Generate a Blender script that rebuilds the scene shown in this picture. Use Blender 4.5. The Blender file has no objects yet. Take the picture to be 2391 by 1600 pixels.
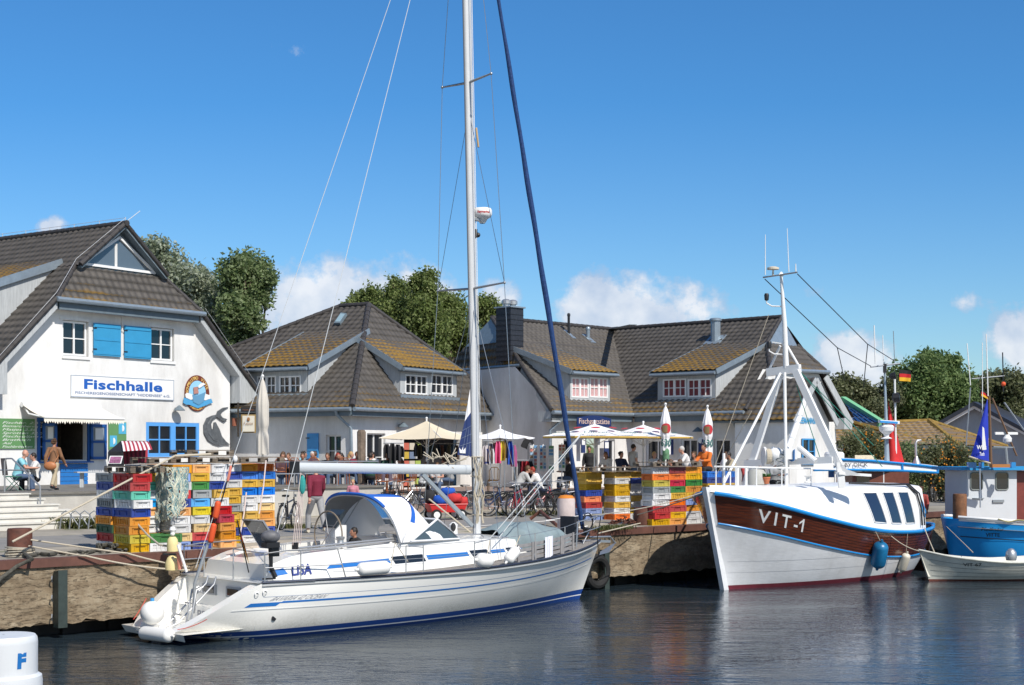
import bpy,bmesh,math,random
from mathutils import Vector,Matrix,noise
R=math.radians
PI=math.pi
random.seed(7)
SC=bpy.context.scene
COL=SC.collection
F,HZ,CX,ZC=3400.0,1050.0,1195.5,3.72
WZ,QZ,T1,T2=0.0,1.57,2.52,2.15
def P(x,y,Y):
 return Vector(((x-CX)/F*Y,Y,ZC+(HZ-y)/F*Y))
def G(x,y,z):
 return P(x,y,F*(ZC-z)/(y-HZ))
def ray_plane(x,y,p,n):
 d=P(x,y,1.0)-Vector((0,0,ZC))
 o=Vector((0,0,ZC))
 return o+d*((p-o).dot(n)/d.dot(n))
def unit(a):
 return Vector((math.cos(R(a)),math.sin(R(a)),0))
Z=Vector((0,0,1))
class Fr:
 """frame: s along d, t out towards d rotated clockwise, z up"""
 def __init__(s,o,d):
  s.o=Vector((o[0],o[1],0));s.d=Vector((d[0],d[1],0)).normalized()
  s.n=Vector((s.d.y,-s.d.x,0))
 def w(s,a,t,z):
  return s.o+s.d*a+s.n*t+Z*z
 def px(s,x,y,t=0.0):
  q=ray_plane(x,y,s.o+s.n*t,s.n)
  return(q-s.o).dot(s.d),q.z
 def at(s,x,y,t=0.0):
  a,z=s.px(x,y,t)
  return s.w(a,t,z)
MATS={}
def nodes(m):
 m.use_nodes=True
 nt=m.node_tree
 return nt,nt.nodes,nt.links,nt.nodes['Principled BSDF']
def mat(name,col,rough=0.6,metal=0.0,var=0.0,vs=3.0,bump=0.0,bs=20.0,coat=0.0,spec=None,dirt=0.0,alpha=None,stretch=None,trans=0.0,objvar=0):
 if name in MATS:return MATS[name]
 m=bpy.data.materials.new(name)
 nt,N,L,b=nodes(m)
 b.inputs['Base Color'].default_value=(*col,1)
 b.inputs['Roughness'].default_value=rough
 b.inputs['Metallic'].default_value=metal
 if coat:b.inputs['Coat Weight'].default_value=coat
 if trans:b.inputs['Transmission Weight'].default_value=trans
 if spec is not None:b.inputs['Specular IOR Level'].default_value=spec
 tc=N.new('ShaderNodeTexCoord');mp=N.new('ShaderNodeMapping')
 L.new(tc.outputs['Object'],mp.inputs[0])
 if stretch:mp.inputs['Scale'].default_value=stretch
 last=None
 if var:
  n=N.new('ShaderNodeTexNoise');n.inputs['Scale'].default_value=vs;n.inputs['Detail'].default_value=6
  n.inputs['Roughness'].default_value=0.65
  L.new(mp.outputs[0],n.inputs[0])
  cr=N.new('ShaderNodeValToRGB')
  cr.color_ramp.elements[0].position=0.3;cr.color_ramp.elements[1].position=0.7
  cr.color_ramp.elements[0].color=(*[c*(1-var) for c in col],1)
  cr.color_ramp.elements[1].color=(*[min(1,c*(1+var)) for c in col],1)
  L.new(n.outputs[0],cr.inputs[0]);last=cr.outputs[0]
  L.new(last,b.inputs['Base Color'])
 if dirt:
  n=N.new('ShaderNodeTexNoise');n.inputs['Scale'].default_value=vs*0.45;n.inputs['Detail'].default_value=8
  n.inputs['Roughness'].default_value=0.7
  mp2=N.new('ShaderNodeMapping');L.new(tc.outputs['Object'],mp2.inputs[0]);mp2.inputs['Scale'].default_value=(1,1,0.35)
  L.new(mp2.outputs[0],n.inputs[0])
  cr=N.new('ShaderNodeValToRGB');cr.color_ramp.elements[0].position=0.42;cr.color_ramp.elements[1].position=0.68
  cr.color_ramp.elements[0].color=(0,0,0,1);cr.color_ramp.elements[1].color=(dirt,dirt,dirt,1)
  L.new(n.outputs[0],cr.inputs[0])
  mx=N.new('ShaderNodeMix');mx.data_type='RGBA'
  L.new(cr.outputs[0],mx.inputs[0])
  if last:L.new(last,mx.inputs[6])
  else:mx.inputs[6].default_value=(*col,1)
  mx.inputs[7].default_value=(0.16*(.5+col[0]),0.14*(.5+col[1]),0.11*(.5+col[2]),1)
  L.new(mx.outputs[2],b.inputs['Base Color'])
 if objvar:
  oi=N.new('ShaderNodeObjectInfo');hs=N.new('ShaderNodeHueSaturation');src_=b.inputs['Base Color'].links[0].from_socket
  for o_,k_,a_,c_ in(('Value',1,.86,1.22),('Saturation',7.3,.88,1.05)):
   mm_=N.new('ShaderNodeMath');mm_.operation='MULTIPLY';mm_.inputs[1].default_value=k_;L.new(oi.outputs['Random'],mm_.inputs[0]);fr_=N.new('ShaderNodeMath');fr_.operation='FRACT';L.new(mm_.outputs[0],fr_.inputs[0])
   mr=N.new('ShaderNodeMapRange');mr.inputs[3].default_value=a_;mr.inputs[4].default_value=c_;L.new(fr_.outputs[0],mr.inputs[0]);L.new(mr.outputs[0],hs.inputs[o_])
  L.new(src_,hs.inputs['Color']);L.new(hs.outputs[0],b.inputs['Base Color'])
 if bump:
  n=N.new('ShaderNodeTexNoise');n.inputs['Scale'].default_value=bs;n.inputs['Detail'].default_value=4
  L.new(mp.outputs[0],n.inputs[0])
  bp=N.new('ShaderNodeBump');bp.inputs['Strength'].default_value=bump;bp.inputs['Distance'].default_value=0.02
  L.new(n.outputs[0],bp.inputs['Height']);L.new(bp.outputs[0],b.inputs['Normal'])
 MATS[name]=m
 return m
def roof_mat(name,lichen=0.5,eave=2.0,tone=(0.068,0.060,0.052)):
 m=bpy.data.materials.new(name);nt,N,L,b=nodes(m);MATS[name]=m
 uv=N.new('ShaderNodeUVMap');uv.uv_map='UVMap'
 sep=N.new('ShaderNodeSeparateXYZ');L.new(uv.outputs[0],sep.inputs[0])
 def math_(op,a,c=None,clamp=False):
  q=N.new('ShaderNodeMath');q.operation=op;q.use_clamp=clamp
  for i,v in enumerate((a,c)):
   if v is None:continue
   if isinstance(v,(int,float)):q.inputs[i].default_value=v
   else:L.new(v,q.inputs[i])
  return q.outputs[0]
 fl=N.new('ShaderNodeVectorMath');fl.operation='DIVIDE';fl.inputs[1].default_value=(0.3,0.34,1);L.new(uv.outputs[0],fl.inputs[0])
 f2=N.new('ShaderNodeVectorMath');f2.operation='FLOOR';L.new(fl.outputs[0],f2.inputs[0])
 wn=N.new('ShaderNodeTexWhiteNoise');L.new(f2.outputs[0],wn.inputs[0])
 cr=N.new('ShaderNodeValToRGB')
 cr.color_ramp.elements[0].color=(*[c*0.75 for c in tone],1);cr.color_ramp.elements[1].color=(*[c*1.5 for c in tone],1)
 n0=N.new('ShaderNodeTexNoise');n0.inputs['Scale'].default_value=0.9;n0.inputs['Detail'].default_value=6;L.new(uv.outputs[0],n0.inputs[0])
 a=math_('ADD',math_('MULTIPLY',wn.outputs[0],0.35),math_('MULTIPLY',n0.outputs[0],0.75));L.new(a,cr.inputs[0])
 n1=N.new('ShaderNodeTexNoise');n1.inputs['Scale'].default_value=0.55;n1.inputs['Detail'].default_value=5;L.new(uv.outputs[0],n1.inputs[0])
 n2=N.new('ShaderNodeTexNoise');n2.inputs['Scale'].default_value=9;n2.inputs['Detail'].default_value=5;n2.inputs['Roughness'].default_value=.7;L.new(uv.outputs[0],n2.inputs[0])
 fr=math_('FRACT',math_('DIVIDE',sep.outputs[1],0.34))
 low=math_('SUBTRACT',1.0,fr)
 gr=math_('MULTIPLY',math_('SUBTRACT',1.0,math_('DIVIDE',sep.outputs[1],eave),True),0.34)
 s=math_('ADD',math_('MULTIPLY',n1.outputs[0],0.75),math_('MULTIPLY',n2.outputs[0],0.75))
 s=math_('ADD',s,gr)
 s=math_('ADD',s,math_('MULTIPLY',low,0.34))
 s=math_('SUBTRACT',s,1.36-lichen*0.36)
 s=math_('MULTIPLY',s,5.5,True)
 mx=N.new('ShaderNodeMix');mx.data_type='RGBA';L.new(s,mx.inputs[0]);L.new(cr.outputs[0],mx.inputs[6])
 c2=N.new('ShaderNodeValToRGB');c2.color_ramp.elements[0].color=(0.30,0.17,0.015,1);c2.color_ramp.elements[1].color=(0.13,0.075,0.02,1)
 L.new(n2.outputs[0],c2.inputs[0]);c2.color_ramp.elements[0].position=.35;c2.color_ramp.elements[1].position=.65
 L.new(c2.outputs[0],mx.inputs[7]);L.new(mx.outputs[2],b.inputs['Base Color'])
 b.inputs['Roughness'].default_value=0.62
 bp=N.new('ShaderNodeBump');bp.inputs['Strength'].default_value=.35;bp.inputs['Distance'].default_value=.02
 L.new(n2.outputs[0],bp.inputs['Height']);L.new(bp.outputs[0],b.inputs['Normal'])
 return m
def basis(d):
 d=d.normalized()
 u=d.cross(Z)
 if u.length<1e-4:u=Vector((1,0,0))
 u.normalize();v=u.cross(d).normalized()
 return u,v
class MB:
 def __init__(s):s.v=[];s.f=[];s.uv={};s.mi={};s.cm=0
 def add(s,vs,fs):
  b=len(s.v);s.v+=[Vector(q) for q in vs]
  for f in fs:
   if s.cm:s.mi[len(s.f)]=s.cm
   s.f.append(tuple(i+b for i in f))
  return s
 def quad(s,a,b,c,d):return s.add([a,b,c,d],[(0,1,2,3)])
 def poly(s,pts):return s.add(pts,[tuple(range(len(pts)))])
 def boxv(s,o,x,y,z):
  """box from corner o with edge vectors"""
  o=Vector(o);x=Vector(x);y=Vector(y);z=Vector(z)
  vs=[o,o+x,o+x+y,o+y,o+z,o+x+z,o+x+y+z,o+y+z]
  return s.add(vs,[(0,3,2,1),(4,5,6,7),(0,1,5,4),(1,2,6,5),(2,3,7,6),(3,0,4,7)])
 def box(s,c,size,rz=0.0):
  x=Vector((math.cos(rz),math.sin(rz),0))*size[0];y=Vector((-math.sin(rz),math.cos(rz),0))*size[1];z=Z*size[2]
  return s.boxv(Vector(c)-x/2-y/2-z/2,x,y,z)
 def fbox(s,fr,s0,s1,t0,t1,z0,z1):
  return s.boxv(fr.w(s0,t0,z0),fr.d*(s1-s0),fr.n*(t1-t0),Z*(z1-z0))
 def tube(s,pts,r,n=8,cap=True,r2=None):
  pts=[Vector(p) for p in pts];k=len(pts);b=len(s.v)
  rs=r if isinstance(r,(list,tuple)) else[r+((r2 if r2 is not None else r)-r)*i/max(1,k-1) for i in range(k)]
  u=None
  for i,p in enumerate(pts):
   d=(pts[min(i+1,k-1)]-pts[max(i-1,0)])
   if d.length<1e-9:d=Z
   d=d.normalized()
   if u is None:u,w=basis(d)
   else:
    u=(u-d*u.dot(d))
    if u.length<1e-5:u,w=basis(d)
    u.normalize();w=u.cross(d).normalized()
   for j in range(n):
    a=2*PI*j/n
    s.v.append(p+(u*math.cos(a)+w*math.sin(a))*rs[i])
  for i in range(k-1):
   for j in range(n):
    if s.cm:s.mi[len(s.f)]=s.cm
    s.f.append((b+i*n+j,b+i*n+(j+1)%n,b+(i+1)*n+(j+1)%n,b+(i+1)*n+j))
  if cap:
   s.f.append(tuple(b+j for j in reversed(range(n))));s.f.append(tuple(b+(k-1)*n+j for j in range(n)))
  return s
 def bar(s,a,b,w,h=None):
  """rectangular bar between points; w horizontal, h other"""
  a=Vector(a);b=Vector(b);h=w if h is None else h
  u,v=basis(b-a);u=u*w;v=v*h
  return s.boxv(a-u/2-v/2,u,v,b-a) if True else s
 def ball(s,c,r,seg=12,ring=8,squash=None):
  c=Vector(c);rr=r if isinstance(r,(list,tuple)) else(r,r,r);b=len(s.v)
  for i in range(ring+1):
   th=PI*i/ring
   for j in range(seg):
    a=2*PI*j/seg
    s.v.append(c+Vector((rr[0]*math.sin(th)*math.cos(a),rr[1]*math.sin(th)*math.sin(a),rr[2]*math.cos(th))))
  for i in range(ring):
   for j in range(seg):
    if s.cm:s.mi[len(s.f)]=s.cm
    s.f.append((b+i*seg+j,b+(i+1)*seg+j,b+(i+1)*seg+(j+1)%seg,b+i*seg+(j+1)%seg))
  return s
 def lathe(s,c,prof,seg=20,axis=None):
  c=Vector(c);b=len(s.v);ax=Vector(axis).normalized() if axis else Z
  u,w=basis(ax) if axis else(Vector((1,0,0)),Vector((0,1,0)))
  for r,z in prof:
   for j in range(seg):
    a=2*PI*j/seg
    s.v.append(c+(u*math.cos(a)+w*math.sin(a))*max(r,1e-4)+ax*z)
  for i in range(len(prof)-1):
   for j in range(seg):
    s.f.append((b+i*seg+j,b+i*seg+(j+1)%seg,b+(i+1)*seg+(j+1)%seg,b+(i+1)*seg+j))
  return s
 def grid(s,fn,nu,nv):
  b=len(s.v)
  for i in range(nu+1):
   for j in range(nv+1):
    s.v.append(Vector(fn(i/nu,j/nv)))
  for i in range(nu):
   for j in range(nv):
    if s.cm:s.mi[len(s.f)]=s.cm
    a=b+i*(nv+1)+j
    s.f.append((a,a+nv+1,a+nv+2,a+1))
  return s
 def merge(s,o):
  b=len(s.v);s.v+=o.v;s.f+=[tuple(i+b for i in f) for f in o.f];return s
 def mesh(s,name,org,mats,smooth,fixn=True):
  me=bpy.data.meshes.new(name)
  me.from_pydata([tuple(q-org) for q in s.v],[],s.f)
  if fixn:
   bm=bmesh.new();bm.from_mesh(me)
   bmesh.ops.recalc_face_normals(bm,faces=bm.faces);bm.to_mesh(me);bm.free()
  for m in mats:me.materials.append(m)
  if s.mi and len(me.polygons)==len(s.f):
   for i,k in s.mi.items():me.polygons[i].material_index=k
  if smooth:
   me.polygons.foreach_set('use_smooth',[True]*len(me.polygons))
   if smooth!='all':me.set_sharp_from_angle(angle=R(smooth if not isinstance(smooth,bool) else 35))
  me.update()
  return me
 def build(s,name,m,parent=None,smooth=False,label=None,cat=None,group=None,kind=None,org=None,fixn=True):
  if not s.v:return None
  if parent is not None:
   org=Vector(parent['_o'])
  elif org is None:
   xs=[q.x for q in s.v];ys=[q.y for q in s.v];zs=[q.z for q in s.v]
   org=Vector(((min(xs)+max(xs))/2,(min(ys)+max(ys))/2,min(zs)))
  org=Vector(org)
  mats=m if isinstance(m,(list,tuple)) else[m]
  o=bpy.data.objects.new(name,s.mesh(name,org,mats,smooth,fixn));COL.objects.link(o)
  o['_o']=tuple(org)
  if parent is not None:o.parent=parent
  else:o.location=org
  tag(o,label,cat,group,kind)
  return o
def tag(o,label=None,cat=None,group=None,kind=None):
 if label:o['label']=label
 if cat:o['category']=cat
 if group:o['group']=group
 if kind:o['kind']=kind
 return o
def thing(name,label,cat,loc,group=None,kind=None):
 o=bpy.data.objects.new(name,None);COL.objects.link(o);o.location=Vector(loc);o['_o']=tuple(loc)
 o.empty_display_size=.2
 return tag(o,label,cat,group,kind)
def local(name,label,cat,group=None):
 """a thing built in its own local coordinates (origin 0)"""
 o=bpy.data.objects.new(name,None);COL.objects.link(o);o['_o']=(0,0,0)
 return tag(o,label,cat,group)
def dup(root,loc,rz=0.0,label=None,group=None,recol=None,sc=None):
 r=root.copy();COL.objects.link(r);r.location=Vector(loc);r.rotation_euler=(0,0,rz)
 if sc:r.scale=(sc,sc,sc)
 if label:r['label']=label
 if group:r['group']=group
 def go(src,dst):
  for ch in[c for c in bpy.data.objects if c.parent==src]:
   c=ch.copy();COL.objects.link(c);c.parent=dst
   setm(c);go(ch,c)
 def setm(c):
  if recol and c.type=='MESH':
   nm=c.name.split('.')[0]
   if nm in recol:
    c.material_slots[0].link='OBJECT';c.material_slots[0].material=recol[nm]
 setm(r);go(root,r)
 return r
FONTC={}
def text_pts(txt,size=1.0,bold=0.0,spacing=1.0,shear=0.0):
 """returns (verts2d, faces, width) of filled text"""
 k=(txt,bold,spacing,shear)
 if k not in FONTC:
  c=bpy.data.curves.new('t','FONT');c.body=txt;c.size=1.0;c.offset=bold;c.space_character=spacing;c.shear=shear
  c.resolution_u=3
  o=bpy.data.objects.new('t',c);COL.objects.link(o)
  dg=bpy.context.evaluated_depsgraph_get();dg.update()
  me=bpy.data.meshes.new_from_object(o.evaluated_get(dg))
  vs=[(v.co.x,v.co.y) for v in me.vertices];fs=[tuple(p.vertices) for p in me.polygons]
  bpy.data.objects.remove(o);bpy.data.curves.remove(c);bpy.data.meshes.remove(me)
  FONTC[k]=(vs,fs)
 vs,fs=FONTC[k]
 return[(x*size,y*size) for x,y in vs],fs
def text_on(mb,txt,fn,width=None,height=None,bold=0.0,spacing=1.0,shear=0.0,center=True):
 """fn(a,b)->world; a in [0..w], b up. scaled to width & height (cap height)"""
 vs,fs=text_pts(txt,1.0,bold,spacing,shear)
 if not vs:return
 x0=min(v[0] for v in vs);x1=max(v[0] for v in vs);y1=max(v[1] for v in vs);y0=min(v[1] for v in vs)
 if height is None:height=width/(x1-x0)*(y1)
 sy=height/y1
 sx=sy if width is None else width/(x1-x0)
 off=-(x0+x1)/2*sx if center else-x0*sx
 mb.add([fn(x*sx+off,y*sy) for x,y in vs],fs)
WHITE=mat('white_render',(0.79,0.785,0.77),.85,var=.04,vs=1.2,bump=.3,bs=30,dirt=.36)
WALLW=WHITE
WPAINT=mat('white_paint',(.80,.80,.79),.35,var=.03,vs=2)
GEL=mat('white_gelcoat',(.80,.79,.75),.22,coat=.5,var=.03,vs=1.5)
GEL2=mat('cream_gelcoat',(.78,.75,.67),.35,var=.04,vs=2)
GREYM=mat('grey_metal',(.36,.38,.40),.4,.6)
ZINC=mat('zinc',(.30,.36,.41),.45,.5,var=.12,vs=4)
FASC=mat('grey_fascia',(.13,.17,.20),.6,var=.15,vs=4)
WOODG=mat('weathered_boards',(.42,.44,.45),.8,var=.18,vs=3,stretch=(6,6,.6),bump=.3,bs=6)
ALU=mat('mast_alu',(.60,.61,.62),.55,.15,var=.05,vs=3)
STEEL=mat('stainless',(.50,.50,.50),.38,.7)
DARK=mat('dark_glass',(.012,.015,.02),.08,spec=.8)
BLACK=mat('black_plastic',(.015,.015,.017),.45)
RUBB=mat('black_rubber',(.012,.012,.012),.75,var=.3,vs=6,bump=.3,bs=30)
BLUEF=mat('blue_window_frame',(.10,.34,.74),.45,var=.05)
BLUES=mat('blue_shutter',(.055,.30,.62),.55,var=.10,vs=5)
BLUED=mat('deep_blue_wood',(.01,.09,.33),.5,var=.1)
RUST=mat('rusty_steel',(.105,.036,.022),.75,var=.45,vs=5,bump=.4,bs=18)
RUSTL=mat('rusty_coping',(.115,.048,.034),.7,var=.35,vs=2.2,bump=.2,bs=14,stretch=(1,1,.5))
ROPE=mat('cream_rope',(.50,.44,.34),.9,bump=.6,bs=60)
ROPED=mat('dark_rope',(.09,.085,.07),.95,var=.4,vs=20,bump=.6,bs=50)
WOODP=mat('old_pallet_wood',(.15,.12,.09),.9,var=.45,vs=7,bump=.4,bs=20,stretch=(1,1,4))
WOODB=mat('chair_wood',(.27,.085,.03),.5,var=.2,vs=10)
STONE=mat('concrete_light',(.46,.44,.40),.9,var=.10,vs=2.5,bump=.3,bs=25,dirt=.25)
STONED=mat('concrete_cap',(.16,.15,.135),.9,var=.2,vs=3,bump=.3,bs=25)
CREAM=mat('cream_canvas',(.66,.57,.42),.85,var=.04,vs=2)
WCAN=mat('white_canvas',(.80,.79,.80),.8,var=.03,vs=2)
REDP=mat('red_paint',(.60,.03,.03),.4)
SKIN=mat('skin',(.52,.27,.19),.55,var=.08,vs=15)
SKIN2=mat('tanned_skin',(.40,.19,.12),.55,var=.08,vs=15)
INK=mat('dark_ink',(.02,.02,.025),.6)
cam_d=bpy.data.cameras.new('camera');cam=bpy.data.objects.new('camera',cam_d);COL.objects.link(cam)
cam.location=(0,0,ZC);cam.rotation_euler=(R(90),0,0)
cam_d.sensor_width=36;cam_d.lens=F/2391*36;cam_d.shift_y=(HZ-800)/2391;cam_d.clip_end=5000;cam_d.clip_start=.5
SC.camera=cam
SC.view_settings.view_transform='Standard';SC.view_settings.look='None';SC.view_settings.exposure=0
EL=46
sunv=Vector((.60*math.cos(R(EL)),-.80*math.cos(R(EL)),math.sin(R(EL))))
sd=bpy.data.lights.new('sun','SUN');sd.energy=5.0;sd.angle=R(.5);sd.color=(1,.945,.86)
so=bpy.data.objects.new('sun',sd);COL.objects.link(so);so.location=(0,0,60)
so.rotation_euler=(-sunv).to_track_quat('-Z','Y').to_euler()
w=bpy.data.worlds.new('World');SC.world=w;w.use_nodes=True
N=w.node_tree.nodes;L=w.node_tree.links
bg=N['Background'];bg.inputs[1].default_value=.125
sky=N.new('ShaderNodeTexSky');sky.sky_type='NISHITA';sky.sun_disc=False
sky.sun_elevation=R(EL);sky.sun_rotation=math.atan2(.60,-.80);sky.air_density=1.0;sky.dust_density=.3;sky.ozone_density=3.0
tc=N.new('ShaderNodeTexCoord')
def vm(op,a,b=None):
 q=N.new('ShaderNodeVectorMath');q.operation=op
 for i,v in enumerate((a,b)):
  if v is None:continue
  if isinstance(v,tuple):q.inputs[i].default_value=v
  else:L.new(v,q.inputs[i])
 return q.outputs[0]
def mt(op,a,b=None,c=None,clamp=False):
 q=N.new('ShaderNodeMath');q.operation=op;q.use_clamp=clamp
 for i,v in enumerate((a,b,c)):
  if v is None:continue
  if isinstance(v,(int,float)):q.inputs[i].default_value=v
  else:L.new(v,q.inputs[i])
 return q.outputs[0]
sp=N.new('ShaderNodeSeparateXYZ');L.new(tc.outputs['Generated'],sp.inputs[0])
ay=mt('MAXIMUM',sp.outputs[1],.02)
cu=mt('DIVIDE',sp.outputs[0],ay);cv=mt('DIVIDE',sp.outputs[2],ay)
cb=N.new('ShaderNodeCombineXYZ');L.new(cu,cb.inputs[0]);L.new(cv,cb.inputs[1])
n1=N.new('ShaderNodeTexNoise');n1.inputs['Scale'].default_value=23;n1.inputs['Detail'].default_value=10;n1.inputs['Roughness'].default_value=.62;L.new(cb.outputs[0],n1.inputs[0])
n2=N.new('ShaderNodeTexNoise');n2.inputs['Scale'].default_value=34;n2.inputs['Detail'].default_value=7
L.new(vm('ADD',cb.outputs[0],(.012,-.016,0)),n2.inputs[0])
CL=[(800,740,300,140,1.25),(690,820,170,110,1.1),(870,690,130,75,1.2),(1395,720,110,90,1.15),(1500,725,200,90,1.1),(1575,680,80,45,.7),(1165,700,60,60,1.0),(118,528,46,30,1.1),(1975,860,130,85,1.25),(1990,840,80,60,1.2),(2375,800,90,85,1.2),(2340,708,110,30,.62),(1800,690,200,26,.42),(690,112,70,26,.34),(2070,200,40,20,.3),(2250,950,500,60,.35),(600,900,700,60,.3)]
tot=None
for(x,y,a,b,k) in CL:
 du=mt('MULTIPLY',mt('SUBTRACT',cu,(x-CX)/F),F/a)
 dv=mt('MULTIPLY',mt('SUBTRACT',cv,(HZ-y)/F),F/b)
 g=mt('MULTIPLY',mt('SUBTRACT',1.0,mt('MULTIPLY',mt('ADD',mt('MULTIPLY',du,du),mt('MULTIPLY',dv,dv)),.55),None,True),k)
 tot=g if tot is None else mt('MAXIMUM',tot,g)
dens=mt('MULTIPLY',mt('SUBTRACT',mt('ADD',mt('MULTIPLY',n1.outputs[0],2.5),mt('MULTIPLY',tot,.95)),1.68),2.4,None,True)
dens=mt('MULTIPLY',dens,mt('GREATER_THAN',tot,.01))
dens=mt('MULTIPLY',dens,.90)
front=mt('GREATER_THAN',sp.outputs[1],.03)
dens=mt('MULTIPLY',dens,front)
ccr=N.new('ShaderNodeValToRGB')
ccr.color_ramp.elements[0].position=.36;ccr.color_ramp.elements[0].color=(3.6,4.5,6.0,1)
ccr.color_ramp.elements[1].position=.66;ccr.color_ramp.elements[1].color=(7.2,7.35,7.7,1)
L.new(mt('ADD',mt('MULTIPLY',n2.outputs[0],.7),mt('MULTIPLY',dens,.22)),ccr.inputs[0])
grad=N.new('ShaderNodeValToRGB');L.new(mt('MULTIPLY',cv,2.6,None,True),grad.inputs[0])
grad.color_ramp.elements[0].position=0.0;grad.color_ramp.elements[0].color=(.72,.88,1.0,1)
grad.color_ramp.elements[1].position=.62;grad.color_ramp.elements[1].color=(.33,.74,1.06,1)
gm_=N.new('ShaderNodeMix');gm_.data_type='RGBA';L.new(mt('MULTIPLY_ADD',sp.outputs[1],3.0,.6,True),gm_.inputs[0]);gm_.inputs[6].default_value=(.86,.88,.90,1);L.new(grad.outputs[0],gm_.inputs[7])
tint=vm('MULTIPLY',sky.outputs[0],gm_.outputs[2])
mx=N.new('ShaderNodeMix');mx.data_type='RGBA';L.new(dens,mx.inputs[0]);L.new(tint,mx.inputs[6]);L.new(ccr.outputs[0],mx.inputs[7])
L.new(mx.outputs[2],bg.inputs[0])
QA,QB=G(0,1311,QZ),G(1620,1226,QZ)
Q=Fr(QA,QB-QA)
def q(s,v,z=QZ):return Q.w(s,-v,z)
m=bpy.data.materials.new('harbour_water');nt,N,L,b=nodes(m)
b.inputs['Base Color'].default_value=(.022,.034,.044,1);b.inputs['Roughness'].default_value=.03;b.inputs['IOR'].default_value=1.333
b.inputs['Specular IOR Level'].default_value=.5
geo=N.new('ShaderNodeNewGeometry')
def wn(sx,sy,sc,rz):
 mp=N.new('ShaderNodeMapping');mp.inputs['Rotation'].default_value=(0,0,R(rz));mp.inputs['Scale'].default_value=(sx,sy,1)
 L.new(geo.outputs['Position'],mp.inputs[0])
 n=N.new('ShaderNodeTexNoise');n.inputs['Scale'].default_value=sc;n.inputs['Detail'].default_value=3;n.inputs['Roughness'].default_value=.55;n.inputs['Distortion'].default_value=.6
 L.new(mp.outputs[0],n.inputs[0]);return n
a1=wn(.35,1.5,.85,6);a2=wn(.8,1.9,4.2,-9);a3=wn(.7,1.0,12,4);a4=wn(.35,1.2,.22,12)
ad=N.new('ShaderNodeMath');ad.operation='MULTIPLY_ADD';L.new(a1.outputs[0],ad.inputs[0]);ad.inputs[1].default_value=2.6;L.new(a2.outputs[0],ad.inputs[2])
ad2=N.new('ShaderNodeMath');ad2.operation='MULTIPLY_ADD';L.new(a3.outputs[0],ad2.inputs[0]);ad2.inputs[1].default_value=.30;L.new(ad.outputs[0],ad2.inputs[2])
ms=N.new('ShaderNodeMapRange');L.new(a4.outputs[0],ms.inputs[0]);ms.inputs[1].default_value=.35;ms.inputs[2].default_value=.65;ms.inputs[3].default_value=.35;ms.inputs[4].default_value=1.0
bp=N.new('ShaderNodeBump');bp.inputs['Distance'].default_value=.016;L.new(ms.outputs[0],bp.inputs['Strength']);L.new(ad2.outputs[0],bp.inputs['Height']);L.new(bp.outputs[0],b.inputs['Normal'])
mb=MB();mb.quad((-900,-60,0),(900,-60,0),(900,1500,0),(-900,1500,0))
mb.build('water',m,kind='structure',org=(0,0,0))
m=bpy.data.materials.new('quay_ground');nt,N,L,b=nodes(m)
geo=N.new('ShaderNodeNewGeometry')
def nz(sc,det=6,rough=.6):
 n=N.new('ShaderNodeTexNoise');n.inputs['Scale'].default_value=sc;n.inputs['Detail'].default_value=det;n.inputs['Roughness'].default_value=rough
 L.new(geo.outputs['Position'],n.inputs[0]);return n.outputs[0]
cr=N.new('ShaderNodeValToRGB');e=cr.color_ramp
e.elements[0].position=.3;e.elements[0].color=(.22,.19,.15,1);e.elements[1].position=.62;e.elements[1].color=(.42,.37,.29,1)
x=e.elements.new(.48);x.color=(.31,.28,.23,1)
L.new(nz(.45,8,.65),cr.inputs[0])
gm=N.new('ShaderNodeValToRGB');gm.color_ramp.elements[0].position=.56;gm.color_ramp.elements[1].position=.66
L.new(nz(.8,9,.7),gm.inputs[0])
mx=N.new('ShaderNodeMix');mx.data_type='RGBA';L.new(gm.outputs[0],mx.inputs[0]);L.new(cr.outputs[0],mx.inputs[6]);mx.inputs[7].default_value=(.10,.12,.04,1)
L.new(mx.outputs[2],b.inputs['Base Color']);b.inputs['Roughness'].default_value=.95
bp=N.new('ShaderNodeBump');bp.inputs['Strength'].default_value=.5;bp.inputs['Distance'].default_value=.03;L.new(nz(14),bp.inputs['Height']);L.new(bp.outputs[0],b.inputs['Normal'])
mb=MB();mb.quad(q(-300,.28),q(1200,.28),q(1200,1500),q(-300,1500))
mb.build('ground',m,kind='structure',org=(0,0,QZ),fixn=False)
ASPH=mat('asphalt',(.23,.22,.205),.95,var=.15,vs=1.2,bump=.4,bs=40)
mb=MB();mb.quad(q(-60,3.2,QZ+.004),q(90,3.2,QZ+.004),q(90,7.2,QZ+.004),q(-60,7.2,QZ+.004))
mb.build('road',ASPH,kind='structure',fixn=False)
m=bpy.data.materials.new('quay_concrete');nt,N,L,b=nodes(m)
tcn=N.new('ShaderNodeTexCoord');
def nz2(scale,det=7,rough=.65,st=(1,1,1),dist=0):
 mp=N.new('ShaderNodeMapping');mp.inputs['Scale'].default_value=st;mp.inputs['Rotation'].default_value=(0,0,-math.atan2(Q.d.y,Q.d.x));L.new(tcn.outputs['Object'],mp.inputs[0])
 n=N.new('ShaderNodeTexNoise');n.inputs['Scale'].default_value=scale;n.inputs['Detail'].default_value=det;n.inputs['Roughness'].default_value=rough;n.inputs['Distortion'].default_value=dist
 L.new(mp.outputs[0],n.inputs[0]);return n.outputs[0]
cr=N.new('ShaderNodeValToRGB');e=cr.color_ramp
e.elements[0].position=.30;e.elements[0].color=(.085,.060,.036,1);e.elements[1].position=.74;e.elements[1].color=(.46,.40,.30,1)
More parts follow.
